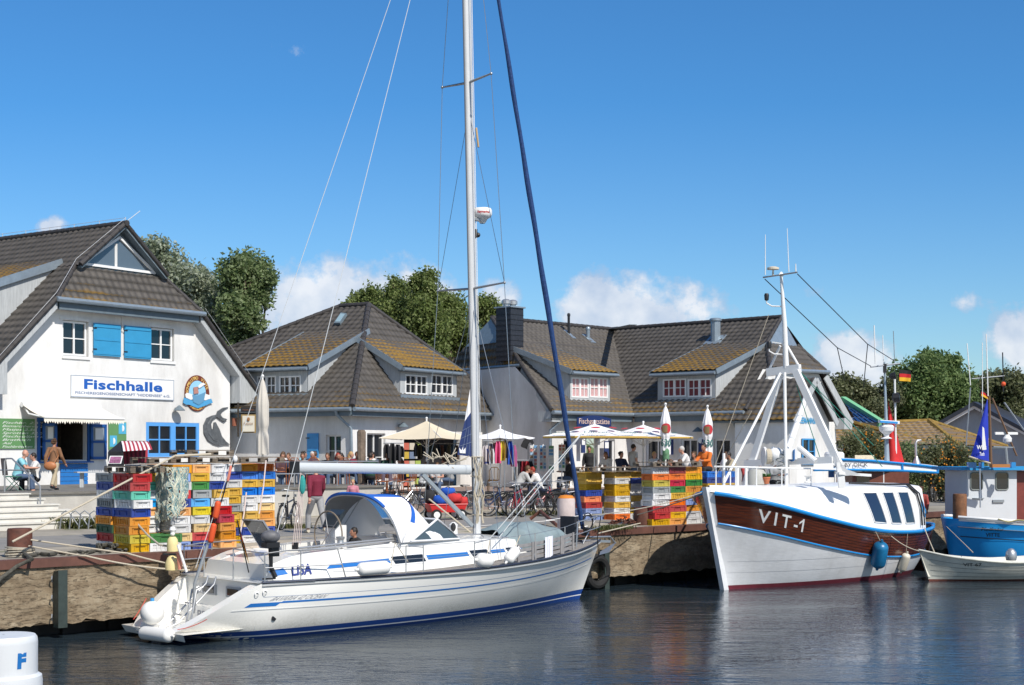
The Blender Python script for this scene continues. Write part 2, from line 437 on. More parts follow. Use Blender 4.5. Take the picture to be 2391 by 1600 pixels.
x=e.elements.new(.48);x.color=(.22,.165,.105,1);x=e.elements.new(.58);x.color=(.33,.265,.18,1)
addn=N.new('ShaderNodeMath');addn.operation='MULTIPLY_ADD';L.new(nz2(1.1,9,.72,(.6,1,2.2)),addn.inputs[0]);addn.inputs[1].default_value=.65
ml=N.new('ShaderNodeMath');ml.operation='MULTIPLY';L.new(nz2(9,8,.75),ml.inputs[0]);ml.inputs[1].default_value=.36
L.new(ml.outputs[0],addn.inputs[2]);L.new(addn.outputs[0],cr.inputs[0])
ln=nz2(2.6,5,.6,(.10,1,4.5),.3)
lr=N.new('ShaderNodeValToRGB');lr.color_ramp.elements[0].position=.485;lr.color_ramp.elements[1].position=.50
lr.color_ramp.elements[0].color=(1,1,1,1);lr.color_ramp.elements[1].color=(.55,.55,.55,1)
x=lr.color_ramp.elements.new(.515);x.color=(1,1,1,1);L.new(ln,lr.inputs[0])
vo=N.new('ShaderNodeTexVoronoi');vo.inputs['Scale'].default_value=9;L.new(tcn.outputs['Object'],vo.inputs[0])
vr=N.new('ShaderNodeValToRGB');vr.color_ramp.elements[0].position=.05;vr.color_ramp.elements[0].color=(.25,.25,.25,1);vr.color_ramp.elements[1].position=.14;vr.color_ramp.elements[1].color=(1,1,1,1);L.new(vo.outputs[0],vr.inputs[0])
m1=N.new('ShaderNodeMix');m1.data_type='RGBA';m1.blend_type='MULTIPLY';m1.inputs[0].default_value=.8;L.new(cr.outputs[0],m1.inputs[6]);L.new(lr.outputs[0],m1.inputs[7])
m2=N.new('ShaderNodeMix');m2.data_type='RGBA';m2.blend_type='MULTIPLY';m2.inputs[0].default_value=.6;L.new(m1.outputs[2],m2.inputs[6]);L.new(vr.outputs[0],m2.inputs[7])
L.new(m2.outputs[2],b.inputs['Base Color']);b.inputs['Roughness'].default_value=.95
bp=N.new('ShaderNodeBump');bp.inputs['Strength'].default_value=.9;bp.inputs['Distance'].default_value=.05
hh=N.new('ShaderNodeMath');hh.operation='MULTIPLY';L.new(addn.outputs[0],hh.inputs[0]);L.new(lr.outputs[0],hh.inputs[1])
L.new(hh.outputs[0],bp.inputs['Height']);L.new(bp.outputs[0],b.inputs['Normal'])
QCON=m
qw=thing('quay_wall','old concrete quay wall with a rusty steel coping above the water','wall',q(10,0,0))
def qwall(s0,s1,mb,nu):
 def fn(i,j):
  s=s0+(s1-s0)*i;z=1.42-1.14*j
  if j>.9:z-=(noise.noise(Vector((s*3,0,5)))*.09+noise.noise(Vector((s*11,0,5)))*.04)
  t=noise.noise(Vector((s*1.5,z*4,0)))*.035+noise.noise(Vector((s*6,z*9,3)))*.02-.03
  return Q.w(s,t,z)
 mb.grid(fn,nu,10)
mb=MB();qwall(-14,46,mb,620)
mb.quad(Q.w(-14,-.04,.28),Q.w(46,-.04,.28),Q.w(46,-1,.34),Q.w(-14,-1,.34))
mb.build('concrete_face',QCON,qw,smooth='all',fixn=False)
mb=MB()
for i in range(120):
 s=-14+i*.5;o=.12 if i%2 else 0
 mb.fbox(Q,s,s+.5,-1.3,-.62+o,-1.5,.42)
mb.fbox(Q,46,260,-1.5,-.05,-1.5,1.4);mb.fbox(Q,-300,-14,-1.5,-.05,-1.5,1.4)
mb.build('sheet_piling',mat('dark_piling',(.012,.011,.010),.6,var=.3),qw)  # near-black piling set back below the concrete face
mb=MB()
cuts=[-300,-14,-8,-2,4,10,16,22,28,34,40,46,260]
for a,c in zip(cuts,cuts[1:]):
 j=random.uniform(-.006,.006)
 mb.fbox(Q,a+.006,c-.006,-.30,.03+j*.5,1.405,QZ+.006)
mb.build('coping',RUSTL,qw)
ROOFS=MATS
roof_mat('roof_tiles',.30,2.0);roof_mat('roof_tiles_mossy',.80,3.2);roof_mat('roof_tiles_lichen',.92,3.6);roof_mat('roof_tiles_clean',.22,1.2)
SLATE=mat('ridge_tile',(.045,.040,.038),.6,var=.3,vs=5)
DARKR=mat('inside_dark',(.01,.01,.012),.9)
def tiles(pts,name,m,parent,z0=None,clips=(),thick=.09,under=None,lift=0.0):
 """real wavy tile courses over a convex planar polygon"""
 pts=[Vector(p) for p in pts]
 n=(pts[1]-pts[0]).cross(pts[2]-pts[0]).normalized()
 if n.z<0:n=-n
 e=Z.cross(n);e.normalize();up=n.cross(e);up.normalize()
 if up.z<0:up=-up
 sp=up.z
 zmin=min(p.z for p in pts);z0=zmin if z0 is None else z0
 base=min(pts,key=lambda p:p.z)
 o=base+up*((z0-base.z)/sp)-e*(base.dot(e))
 U=[(p-o).dot(e) for p in pts];V=[(p-o).dot(up) for p in pts]
 u0,u1,v0,v1=min(U)-.05,max(U)+.05,min(V)-.0,max(V)+.05
 TW,TH=.30,.34
 us=[u0+i*.06 for i in range(int((u1-u0)/.06)+2)]
 vs=[]
 k=math.floor(v0/TH)
 while k*TH<v1+TH:
  vs+=[k*TH+.004,k*TH+.17,(k+1)*TH-.004];k+=1
 bm=bmesh.new();uvl=bm.loops.layers.uv.new('UVMap')
 def H(u,v):
  c=(u/TW)%1.0
  wv=.5+.5*math.cos(2*PI*c)
  wv=wv**.7*.045
  fr=(v/TH)%1.0
  return wv+(1-fr)*.042+.012*noise.noise(Vector((math.floor(u/TW)*3.3,math.floor(v/TH)*5.1,0)))+lift
 rows=[]
 for v in vs:
  rows.append([bm.verts.new(o+e*u+up*v+n*H(u,v)) for u in us])
 for j in range(len(vs)-1):
  for i in range(len(us)-1):
   f=bm.faces.new((rows[j][i],rows[j][i+1],rows[j+1][i+1],rows[j+1][i]))
   mv=(vs[j]+vs[j+1])/2
   for l,(uu,vv) in zip(f.loops,((us[i],vs[j]),(us[i+1],vs[j]),(us[i+1],vs[j+1]),(us[i],vs[j+1]))):
    l[uvl].uv=(uu,vv)
   f.smooth=True
 cen=sum(pts,Vector())/len(pts)
 cl=[]
 for a,c in zip(pts,pts[1:]+pts[:1]):
  d=(c-a)
  if d.length<1e-4:continue
  s=d.cross(n).normalized()
  if(cen-a).dot(s)>0:s=-s
  cl.append((a,s))
 cl+=list(clips)
 for a,s in cl:
  bmesh.ops.bisect_plane(bm,geom=bm.verts[:]+bm.edges[:]+bm.faces[:],dist=1e-5,plane_co=a,plane_no=s,clear_outer=True)
 me=bpy.data.meshes.new(name)
 org=Vector(parent['_o'])
 sb=bmesh.new();vv=[sb.verts.new(p-n*.006) for p in pts];sb.faces.new(vv)
 for a,s in clips:
  bmesh.ops.bisect_plane(sb,geom=sb.verts[:]+sb.edges[:]+sb.faces[:],dist=1e-5,plane_co=a,plane_no=s,clear_outer=True)
 ex=bmesh.ops.extrude_face_region(sb,geom=sb.faces[:])
 bmesh.ops.translate(sb,verts=[v for v in ex['geom'] if isinstance(v,bmesh.types.BMVert)],vec=-n*thick)
 bmesh.ops.recalc_face_normals(sb,faces=sb.faces)
 for f in sb.faces:f.material_index=1
 tmp=bpy.data.meshes.new('x');sb.to_mesh(tmp);sb.free()
 bm.from_mesh(tmp);bpy.data.meshes.remove(tmp)
 bmesh.ops.translate(bm,verts=bm.verts[:],vec=-org)
 bm.to_mesh(me);bm.free();me.materials.append(MATS[m]);me.materials.append(under or FASC)
 ob=bpy.data.objects.new(name,me);COL.objects.link(ob);ob.parent=parent;ob['_o']=tuple(org)
 return ob
def ridge_cap(a,c,parent,r=.11,name='ridge'):
 a=Vector(a);c=Vector(c);L_=(c-a).length;k=max(2,int(L_/.38));mb=MB()
 for i in range(k):
  p=a+(c-a)*(i/k);s=a+(c-a)*((i+1.08)/k)
  mb.tube([p,s],r,10,r2=r*.88)
 return mb.build(name,SLATE,parent,smooth=True)
def wall(fr,pts,holes,t,name,m,parent,depth=.2,jm=None):
 """wall face in frame with rectangular holes (s0,s1,z0,z1) and reveals"""
 from mathutils.geometry import delaunay_2d_cdt
 vs=[Vector(p) for p in pts];n0=len(vs);edges=[(i,(i+1)%n0) for i in range(n0)]
 for(a,b_,c,d) in holes:
  k=len(vs);vs+=[Vector((a,c)),Vector((b_,c)),Vector((b_,d)),Vector((a,d))]
  edges+=[(k,k+1),(k+1,k+2),(k+2,k+3),(k+3,k)]
 r=delaunay_2d_cdt(vs,edges,[],1,1e-4)
 mb=MB()
 fs=[]
 for f in r[2]:
  c=sum((r[0][i] for i in f),Vector((0,0)))/len(f)
  if any(a<c.x<b_ and cc<c.y<d for(a,b_,cc,d) in holes):continue
  fs.append(tuple(f))
 mb.add([fr.w(v.x,t,v.y) for v in r[0]],fs)
 for(a,b_,c,d) in holes:
  for(p,q_) in(((a,c),(b_,c)),((b_,c),(b_,d)),((b_,d),(a,d)),((a,d),(a,c))):
   mb.quad(fr.w(p[0],t,p[1]),fr.w(q_[0],t,q_[1]),fr.w(q_[0],t-depth,q_[1]),fr.w(p[0],t-depth,p[1]))
 return mb.build(name,m,parent,fixn=False)
def window(fr,s0,s1,z0,z1,t,parent,cols=2,rows=2,fm=None,gm=None,sill=True,split=1,fw=.055,mw=.03,name='window',back=.0,curtain=None):
 fm=fm or WPAINT;gm=gm or DARK
 t-=back
 mb=MB();mb.fbox(fr,s0+.01,s1-.01,t-.03,t-.015,z0+.01,z1-.01)
 g=mb.build(name,gm,parent)
 mb=MB()
 def B(a,b_,c,d,t0=-.012,t1=.035):mb.fbox(fr,a,b_,t+t0,t+t1,c,d)
 B(s0,s1,z0,z0+fw);B(s0,s1,z1-fw,z1);B(s0,s0+fw,z0+fw,z1-fw);B(s1-fw,s1,z0+fw,z1-fw)
 w_=(s1-s0)/split
 for k in range(split):
  a,b_=s0+k*w_,s0+(k+1)*w_
  if k:B(a-fw*.9,a+fw*.9,z0+fw,z1-fw,-.012,.04)
  for i in range(1,cols):
   x=a+(b_-a)*i/cols
   ww=mw if not(cols==2 and split==1) else mw*1.8
   B(x-ww/2,x+ww/2,z0+fw,z1-fw,-.012,.03)
  for j in range(1,rows):
   z=z0+(z1-z0)*j/rows
   B(a+fw,b_-fw,z-mw/2,z+mw/2,-.012,.025)
 mb.build('frame',fm,g)
 if sill:
  mb=MB();mb.fbox(fr,s0-.06,s1+.06,t+.036,t+.30,z0-.07,z0-.005);mb.build('sill',WPAINT,g)
 if curtain:
  mb=MB();mb.fbox(fr,s0+.03,s1-.03,t-.014,t-.0125,z0+.03,z1-.03);mb.build('curtain',curtain,g)
 return g
def gutter(a,c,parent,r=.075):
 a=Vector(a);c=Vector(c);mb=MB();mb.tube([a,c],r,10)
 return mb.build('gutter',ZINC,parent,smooth=True)
def pipe(pts,parent,r=.05,name='downpipe',m=None):
 mb=MB();mb.tube(pts,r,10);return mb.build(name,m or ZINC,parent,smooth=True)
def triangle_boards(fr,s0,s1,z0,t,apex,name,m,parent):
 mb=MB();mb.poly([fr.w(s0,t,z0),fr.w(s1,t,z0),fr.w((s0+s1)/2,t,apex)]);return mb.build(name,m,parent,fixn=False)
def dormer(fr,zE,tp,s0,s1,t0,zb,ze,t1,z1,parent,wins,m='roof_tiles_lichen',clips=(),ov=.25,wm=None,cur=None):
 """shed dormer on slope z = zE - tp*t of frame fr"""
 d=thing_part('dormer',parent)
 rp=[fr.w(s0-.22,t0+ov,ze),fr.w(s1+.22,t0+ov,ze),fr.w(s1+.22,t1,z1),fr.w(s0-.22,t1,z1)]
 tiles(rp,'dormer_roof',m,d,clips=clips,thick=.14,under=ZINC)
 for s in(s0,s1):
  mb=MB();k=.02
  mb.poly([fr.w(s-k,t0,zb),fr.w(s-k,t0,ze+.02),fr.w(s-k,t1,z1-.05)])
  mb.poly([fr.w(s+k,t0,zb),fr.w(s+k,t0,ze+.02),fr.w(s+k,t1,z1-.05)])
  mb.build('cheek',WOODG,d,fixn=False)
 for s in(s0-.235,s1+.235):
  mb=MB();mb.bar(fr.w(s,t0+ov,ze-.05),fr.w(s,t1,z1-.05),.03,.22);mb.build('verge_board',ZINC,d)
 for(a,b_,c,e_) in[]:pass
 wall(fr,[(s0,zb),(s1,zb),(s1,ze),(s0,ze)],[(a,b_,c,e_) for(a,b_,c,e_) in wins],t0,'dormer_front',wm or WOODG,d,depth=.06,jm=None)
 for(a,b_,c,e_) in wins:
  window(fr,a,b_,c,e_,t0-.02,d,cols=2,rows=2,split=2,sill=False,fw=.06,mw=.035,curtain=cur)
 gutter(fr.w(s0-.2,t0+ov+.06,ze-.10),fr.w(s1+.2,t0+ov+.06,ze-.10),d,.065)
 mb=MB();mb.fbox(fr,s0-.1,s1+.1,t0+.01,t0+.12,zb-.10,zb+.03);mb.build('flashing',ZINC,d)
 mb=MB();mb.fbox(fr,s0-.15,s1+.15,t0+.002,t0+ov,ze-.17,ze-.13);mb.build('eave_board',FASC,d)
 return d
def thing_part(name,parent):
 o=bpy.data.objects.new(name,None);COL.objects.link(o);o.parent=parent;o['_o']=tuple(parent['_o']);return o
F1=Fr(P(0,HZ,48),(.562,.827));F1.o=F1.w(-1.04,0,0)
H1=thing('gabled_house','white gabled fish hall with blue shutters and large name board','house',F1.w(6,-5,T1))
W,zE,tp,zh,zt,ts,ov,BK=12.58,5.95,.97,8.85,10.11,-.25,.45,-17.0
tpu=.84;zr=0;sH=(zh-zE)/tp;sT=(zt-zE)/tp;zr=zt+tpu*(W/2-sT)
def slope_pair(side):
 S=(lambda s:s) if side<0 else(lambda s:W-s)
 lo=[F1.w(S(0),ov,zE),F1.w(S(0),BK,zE),F1.w(S(sT),BK,zt),F1.w(S(sT),ts,zt),F1.w(S(sH),ov,zh)]
 hi=[F1.w(S(sT),ts+.3,zt),F1.w(S(sT),BK,zt),F1.w(W/2,BK,zr),F1.w(W/2,ts+.3,zr)]
 tiles(lo,'roof','roof_tiles',H1,z0=zE,lift=.0);tiles(hi,'roof','roof_tiles',H1,z0=zE)
slope_pair(-1);slope_pair(1)
tiles([F1.w(sH,ov,zh),F1.w(W-sH,ov,zh),F1.w(W-sT,ts,zt),F1.w(sT,ts,zt)],'hipped_roof','roof_tiles_clean',H1)
ridge_cap(F1.w(W/2,ts+.4,zr+.06),F1.w(W/2,BK,zr+.06),H1)
for S in((lambda s:s),(lambda s:W-s)):
 ridge_cap(F1.w(S(sH),ov,zh+.05),F1.w(S(sT),ts,zt+.06),H1,.10)
 ridge_cap(F1.w(S(0),ov+.02,zE+.05),F1.w(S(sH),ov+.02,zh+.05),H1,.09)
 ridge_cap(F1.w(S(sT),ts+.3,zt+.06),F1.w(W/2,ts+.3,zr+.06),H1,.09)
 mb=MB()
 a=F1.w(S(.05),ov-.02,zE-.18);c=F1.w(S(sH+.05),ov-.02,zh-.18)
 mb.add([F1.w(S(.02),ov,zE-.02),F1.w(S(sH),ov,zh-.04),F1.w(S(sH),ov,zh-.34),F1.w(S(.02),ov,zE-.32),F1.w(S(.02),-.02,zE-.02),F1.w(S(sH),-.02,zh-.04),F1.w(S(sH),-.02,zh-.34),F1.w(S(.02),-.02,zE-.32)],[(0,1,2,3),(3,2,6,7),(0,3,7,4),(1,5,6,2)])
 mb.build('verge_board',WOODG,H1)
 mb=MB();s0,s1=sorted((S(.02),S(.98)))
 x=S(.98)
 mb.add([F1.w(S(.02),ov+.01,zE-.05),F1.w(S(.02),ov+.01,zE-.42),F1.w(x,ov+.01,zE-.42),F1.w(x,ov+.01,zE+.62),F1.w(S(.02),-.3,zE-.05),F1.w(S(.02),-.3,zE-.42),F1.w(x,-.3,zE-.42),F1.w(x,-.3,zE+.62)],[(0,1,2,3),(1,5,6,2),(0,4,5,1),(2,6,7,3)])
 mb.build('eave_box',WOODG,H1)
mb=MB();mb.poly([F1.w(sT,ts-.12,zt),F1.w(W-sT,ts-.12,zt),F1.w(W/2,ts-.12,zr)]);mb.build('small_gable',ZINC,H1,fixn=False)
c=W/2;hw=W/2-sT-.32;z0,z1=zt+.14,zr-.42
mb=MB();mb.poly([F1.w(c-hw,ts-.06,z0),F1.w(c+hw,ts-.06,z0),F1.w(c,ts-.06,z1)])
g=mb.build('triangular_window',mat('attic_glass',(.10,.13,.16),.12,spec=.9),H1,fixn=False)
mb=MB()
for a_,b_ in(((c-hw,z0),(c+hw,z0)),((c+hw,z0),(c,z1)),((c,z1),(c-hw,z0))):
 mb.bar(F1.w(a_[0],ts-.03,a_[1]),F1.w(b_[0],ts-.03,b_[1]),.09,.09)
mb.bar(F1.w(c-.15,ts-.05,z0),F1.w(c-.15,ts-.05,z1-.25),.12,.04)
mb.build('frame',WPAINT,g)
gutter(F1.w(sH-.1,ov+.10,zh-.03),F1.w(W-sH+.1,ov+.10,zh-.03),H1,.09)
mb=MB();mb.fbox(F1,sH+.1,W-sH-.1,ov-.1,ov-.02,zh-.36,zh-.06);mb.build('eave_board',FASC,H1)
mb=MB();mb.quad(F1.w(sH,ov-.05,zh-.33),F1.w(W-sH,ov-.05,zh-.33),F1.w(W-sH,0,zh-.33),F1.w(sH,0,zh-.33));mb.build('soffit',WOODG,H1)
mb=MB();mb.tube([F1.w(c,0+ts+.3-i*1.4,zr+.26) for i in range(11)],.008,5)
for i in range(11):mb.tube([F1.w(c,ts+.3-i*1.4,zr+.1),F1.w(c,ts+.3-i*1.4,zr+.28)],.012,5)
mb.tube([F1.w(c,ts+.3,zr+.25),F1.w(sT-.1,ts+.2,zt+.25),F1.w(sH-.1,ov+.1,zh+.2),F1.w(0,ov+.1,zE+.2)],.007,5)
mb.tube([F1.w(c,ts+.3,zr+.1),F1.w(c+.5,ts+.5,zr+.55)],.012,5)
mb.tube([F1.w(W-sH+.1,ov+.1,zh+.2),F1.w(W,ov+.1,zE+.2)],.007,5)
mb.build('lightning_cable',ALU,H1)
hol=[]
def h1(x0,y0,x1,y1):
 a,zt_=F1.px(x0,y0);b_,zb_=F1.px(x1,y1);_,z2=F1.px(x0,y1);_,z3=F1.px(x1,y0)
 return(a,b_,(zb_+z2)/2,(zt_+z3)/2)
wA=h1(146,749,207,832);wB=h1(352,766,407,843);wD=h1(341,987,465,1067);wH=h1(92,985,203,1074)
off=.10
gable=[(.45,T1-.9),(W-.98-.1,T1-.9),(W-1.02,zE+.6),(W-sH-.05,zh-.1),(sH+.05,zh-.1),(1.0,zE+.6),(.45,zE+.1)]
gable=[(-3.5,T1-.9),(W-1.05,T1-.9),(W-1.05,zE+1.05*tp-.1),(W-sH,zh-.1),(sH,zh-.1),(.4,zE+.3),(-3.5,zE+.3)]
wall(F1,gable,[wA,wB,wD,wH],0,'wall',WALLW,H1,depth=.22)
mb=MB();mb.quad(F1.w(W-1.05,0,T1-.9),F1.w(W-1.05,-17,T1-.9),F1.w(W-1.05,-17,zE+.8),F1.w(W-1.05,0,zE+.8))
mb.quad(F1.w(-3.5,-17,T1-.9),F1.w(W-1.05,-17,T1-.9),F1.w(W-1.05,-17,zE+.8),F1.w(-3.5,-17,zE+.8))
mb.build('side_wall',WALLW,H1,fixn=False)
for wx in(wA,wB):window(F1,wx[0]+.03,wx[1]-.03,wx[2]+.02,wx[3]-.02,-.12,H1,cols=2,rows=2,fw=.07,mw=.035,sill=False)
for wx in(wA,wB):
 mb=MB();mb.fbox(F1,wx[0]-.04,wx[1]+.04,-.1,.05,wx[2]-.10,wx[2]);mb.build('window_sill',WPAINT,H1)
 mb=MB();k=.03
 mb.fbox(F1,wx[0]-.12,wx[1]+.12,.0,k,wx[3],wx[3]+.1)
 mb.build('window_surround',WALLW,H1)
def shutter(fr,s0,s1,z0,z1,t,parent,m,mid=True):
 mb=MB();mb.fbox(fr,s0,s1,t,t+.04,z0,z1)
 o=mb.build('shutter',m,parent)
 mb=MB();mb.fbox(fr,s0+.03,s1-.03,t+.041,t+.06,z1-.14,z1-.04);mb.fbox(fr,s0+.03,s1-.03,t+.041,t+.055,z0+.05,z0+.12)
 mb.fbox(fr,s0+.03,s1-.03,t+.041,t+.055,(z0+z1)/2-.03,(z0+z1)/2+.03)
 mb.build('batten',m,o)
 mb=MB()
 for zz in(z0+.2,z1-.2):mb.fbox(fr,s0-.05,s0+.12,t+.042,t+.055,zz,zz+.04)
 mb.build('hinge',BLACK,o)
SHB=mat('bright_blue_shutter',(.035,.28,.52),.5,var=.06,vs=3)
s=h1(216,757,279,832);shutter(F1,s[0],s[1],s[2],s[3],.04,H1,SHB)
s=h1(288,763,350,838);shutter(F1,s[0],s[1],s[2],s[3],.04,H1,SHB)
window(F1,wD[0],wD[1],wD[2],wD[3],-.04,H1,cols=2,rows=2,split=2,fm=BLUEF,fw=.14,mw=.05,sill=False)
mb=MB();mb.fbox(F1,wH[0],wH[1],-1.5,-1.4,wH[2],wH[3]);mb.fbox(F1,wH[0],wH[1],-1.4,-.22,wH[3],wH[3]+.05);mb.fbox(F1,wH[0],wH[1],-1.4,-.22,wH[2]-.05,wH[2])
mb.fbox(F1,wH[0]-.05,wH[0],-1.4,-.22,wH[2],wH[3]);mb.fbox(F1,wH[1],wH[1]+.05,-1.4,-.22,wH[2],wH[3])
hb=mb.build('serving_hatch',mat('dim_interior',(.05,.04,.03),.9,var=.4,vs=6),H1)
mb=MB();mb.fbox(F1,wH[0]-.1,wH[1]+.1,.0,.06,wH[3],wH[3]+.12);mb.fbox(F1,wH[0]-.1,wH[0],.0,.06,wH[2]-.05,wH[3]);mb.fbox(F1,wH[1],wH[1]+.1,.0,.06,wH[2]-.05,wH[3])
mb.fbox(F1,wH[0]-.1,wH[1]+.1,.0,.25,wH[2]-.10,wH[2]-.05);mb.build('hatch_frame',BLUED,hb)
s=h1(140,1076,203,1143);mb=MB()
zz=s[2]
while zz<wH[2]-.16:mb.fbox(F1,s[0],s[1],.0,.05,zz,zz+.135);zz+=.15
mb.build('counter_boards',mat('counter_blue',(.02,.17,.50),.5,var=.08),hb)
def sash(x0,y0,x1,y1,paper=True):
 s=h1(x0,y0,x1,y1);mb=MB();t=.08
 for(a,b_,c_,d_) in((s[0],s[1],s[3]-.1,s[3]),(s[0],s[1],s[2],s[2]+.1),(s[0],s[0]+.1,s[2],s[3]),(s[1]-.1,s[1],s[2],s[3]),(s[0],s[1],(s[2]+s[3])/2-.04,(s[2]+s[3])/2+.04)):
  mb.fbox(F1,a,b_,t,t+.05,c_,d_)
 o=mb.build('hatch_shutter',BLUED,H1)
 mb=MB();mb.fbox(F1,s[0]+.05,s[1]-.05,t+.01,t+.02,s[2]+.05,s[3]-.05);mb.build('pane',mat('grey_pane',(.28,.33,.38),.2),o)
 if paper:
  mb=MB();mb.fbox(F1,s[0]+.18,s[1]-.18,t+.055,t+.06,(s[2]+s[3])/2+.08,s[3]-.14);mb.build('paper',WPAINT,o)
sash(207,991,244,1073);sash(95,988,128,1072)
def board_text(mb,txt,sc_,zb,w,h,t,bold=0.0,spacing=1.0,shear=0.0,fr=F1,center=True):
 text_on(mb,txt,lambda a,b_:fr.w(sc_+a,t,zb+b_),w,h,bold,spacing,shear,center)
sA,zA=F1.px(163,876);sB,zB=F1.px(404,887);zC_=F1.px(163,927)[1];zD_=F1.px(404,935)[1]
z1=(zA+zB)/2;z0=(zC_+zD_)/2;sm=(sA+sB)/2;hh=z1-z0
sg=MB();sg.fbox(F1,sA,sB,.02,.05,z0,z1)
SGN=tag(sg.build('sign_board',WPAINT),'white sign reading Fischhalle in blue on the white gable','sign')
mb=MB()
for(a,b_,c_,d_) in((sA,sB,z1-.025,z1),(sA,sB,z0,z0+.025),(sA,sA+.025,z0,z1),(sB-.025,sB,z0,z1)):mb.fbox(F1,a,b_,.05,.056,c_,d_)
mb.build('border',mat('sign_grey',(.30,.36,.45),.5),SGN)
SBL=mat('sign_blue',(.01,.10,.42),.5)
mb=MB();board_text(mb,'Fischhalle',sm,z0+hh*.40,(sB-sA)*.76,hh*.44,.054,bold=.035,spacing=1.05);mb.build('lettering',SBL,SGN,fixn=False)
mb=MB();board_text(mb,'FISCHEREIGENOSSENSCHAFT "HIDDENSEE" e.G.',sm,z0+hh*.14,(sB-sA)*.92,hh*.125,.056,bold=.016);mb.build('lettering',mat('sign_greyblue',(.10,.16,.32),.5),SGN,fixn=False)
lc,lz=F1.px(458.5,918.5);rr=.62
LG=thing('round_sign','brown oval bistro sign with fishing boat and blue ribbon on gable','sign',F1.w(lc,.02,lz-.7))
def ell(r,t0,t1,m,nm,parent,k=1.1,zo=0):
 mb=MB();n=40
 a=[F1.w(lc+math.cos(2*PI*i/n)*r,t1,lz+zo+math.sin(2*PI*i/n)*r*k) for i in range(n)]
 b_=[F1.w(lc+math.cos(2*PI*i/n)*r,t0,lz+zo+math.sin(2*PI*i/n)*r*k) for i in range(n)]
 mb.poly(a)
 for i in range(n):mb.quad(a[i],a[(i+1)%n],b_[(i+1)%n],b_[i])
 return mb.build(nm,m,parent)
ell(rr,.01,.05,mat('logo_brown',(.16,.035,.02),.5),'disc',LG)
ell(rr*.70,.05,.06,mat('logo_sky',(.30,.58,.78),.5),'sea_field',LG,zo=.0)
mb=MB()
def arc_text(txt,a0,a1,r,h,flip=False):
 for i,ch in enumerate(txt):
  a=R(a0+(a1-a0)*(i+.5)/len(txt));
  up=Vector((math.cos(a),math.sin(a)))*(-1 if flip else 1);rt=Vector((up.y,-up.x))
  if ch==' ':continue
  base=Vector((math.cos(a)*r,math.sin(a)*r*1.1))-up*h/2
  text_on(mb,ch,lambda x,y:F1.w(lc+base.x+rt.x*x+up.x*y,.056,lz+base.y+rt.y*x+up.y*y),None,h,bold=.02)
arc_text('FISCH-BISTRO',200,88,rr*.85,.12);arc_text('VITTE',68,15,rr*.85,.12);arc_text('ACHTERN DIEK 20',225,315,rr*.85,.11,True)
mb.build('lettering',mat('logo_gold',(.75,.50,.15),.5),LG,fixn=False)
def lpoly(pts,t,m,nm,parent,th=.02):
 mb=MB();mb.poly([F1.w(lc+x*rr,t+th,lz+y*rr) for x,y in pts])
 k=len(pts)
 for i in range(k):
  a,b_=pts[i],pts[(i+1)%k]
  mb.quad(F1.w(lc+a[0]*rr,t,lz+a[1]*rr),F1.w(lc+b_[0]*rr,t,lz+b_[1]*rr),F1.w(lc+b_[0]*rr,t+th,lz+b_[1]*rr),F1.w(lc+a[0]*rr,t+th,lz+a[1]*rr))
 return mb.build(nm,m,parent)
lpoly([(-1.18,-.62),(-1.12,-.30),(-.6,-.42),(0,-.62),(.6,-.42),(1.12,-.30),(1.25,-.55),(.95,-.62),(.7,-.72),(0,-.92),(-.7,-.72),(-.95,-.72)],.062,mat('ribbon_blue',(.08,.34,.62),.5),'ribbon',LG)
lpoly([(-1.0,-.30),(-.6,-.42),(-.3,-.35),(-.4,-.1),(-.9,.0),(-1.05,-.1)],.085,WPAINT,'wave',LG,.01)
lpoly([(.3,-.35),(.6,-.42),(1.0,-.30),(1.0,-.1),(.55,.0),(.35,-.15)],.085,WPAINT,'wave',LG,.01)
lpoly([(-.5,-.1),(-.4,-.55),(.05,-.72),(.45,-.5),(.62,.1),(.3,-.02),(-.1,-.14)],.09,mat('logo_hull',(.12,.30,.48),.5),'hull_motif',LG,.012)
lpoly([(-.35,-.06),(-.38,.34),(-.05,.40),(.05,.0)],.09,mat('logo_cabin',(.45,.22,.18),.5),'cabin_motif',LG,.012)
lpoly([(.0,.42),(.2,.60),(.42,.66),(.62,.55),(.45,.50),(.25,.38),(.05,.30)],.09,WPAINT,'gull_motif',LG,.012)
ds,dz=F1.px(0,0);fx=lambda x,y:F1.px(x/3.734,840+y/3.734)
out=[(1985,412),(1935,420),(1890,450),(1880,480),(1840,488),(1795,510),(1768,570),(1770,640),(1800,700),(1850,735),(1900,750),(1945,742),(1995,742),(1960,712),(1925,670),(1905,610),(1870,545),(1858,548),(1850,620),(1835,600),(1830,560),(1850,520),(1880,500),(1905,520),(1945,545),(1972,520),(1930,505),(1912,480),(1935,440)]
from mathutils.geometry import tessellate_polygon
pp=[fx(*p) for p in out];vv=[Vector((a,b_,0)) for a,b_ in pp];tri=tessellate_polygon([vv])
mb=MB();cxs=sum(a for a,_ in pp)/len(pp);czs=sum(b_ for _,b_ in pp)/len(pp)
mb.add([F1.w(a,.07,b_) for a,b_ in pp],tri)
for i in range(len(pp)):
 a,b_=pp[i],pp[(i+1)%len(pp)];mb.quad(F1.w(a[0],.02,a[1]),F1.w(b_[0],.02,b_[1]),F1.w(b_[0],.07,b_[1]),F1.w(a[0],.07,a[1]))
spn=[fx(*p) for p in((1960,428),(1895,470),(1835,510),(1800,570),(1805,640),(1850,700),(1920,728))]
mb.tube([F1.w(a,.05,b_) for a,b_ in spn],[.01,.02,.03,.04,.045,.04,.02],8)
FM=mat('grey_fish_sculpture',(.10,.11,.12),.5,var=.35,vs=6)
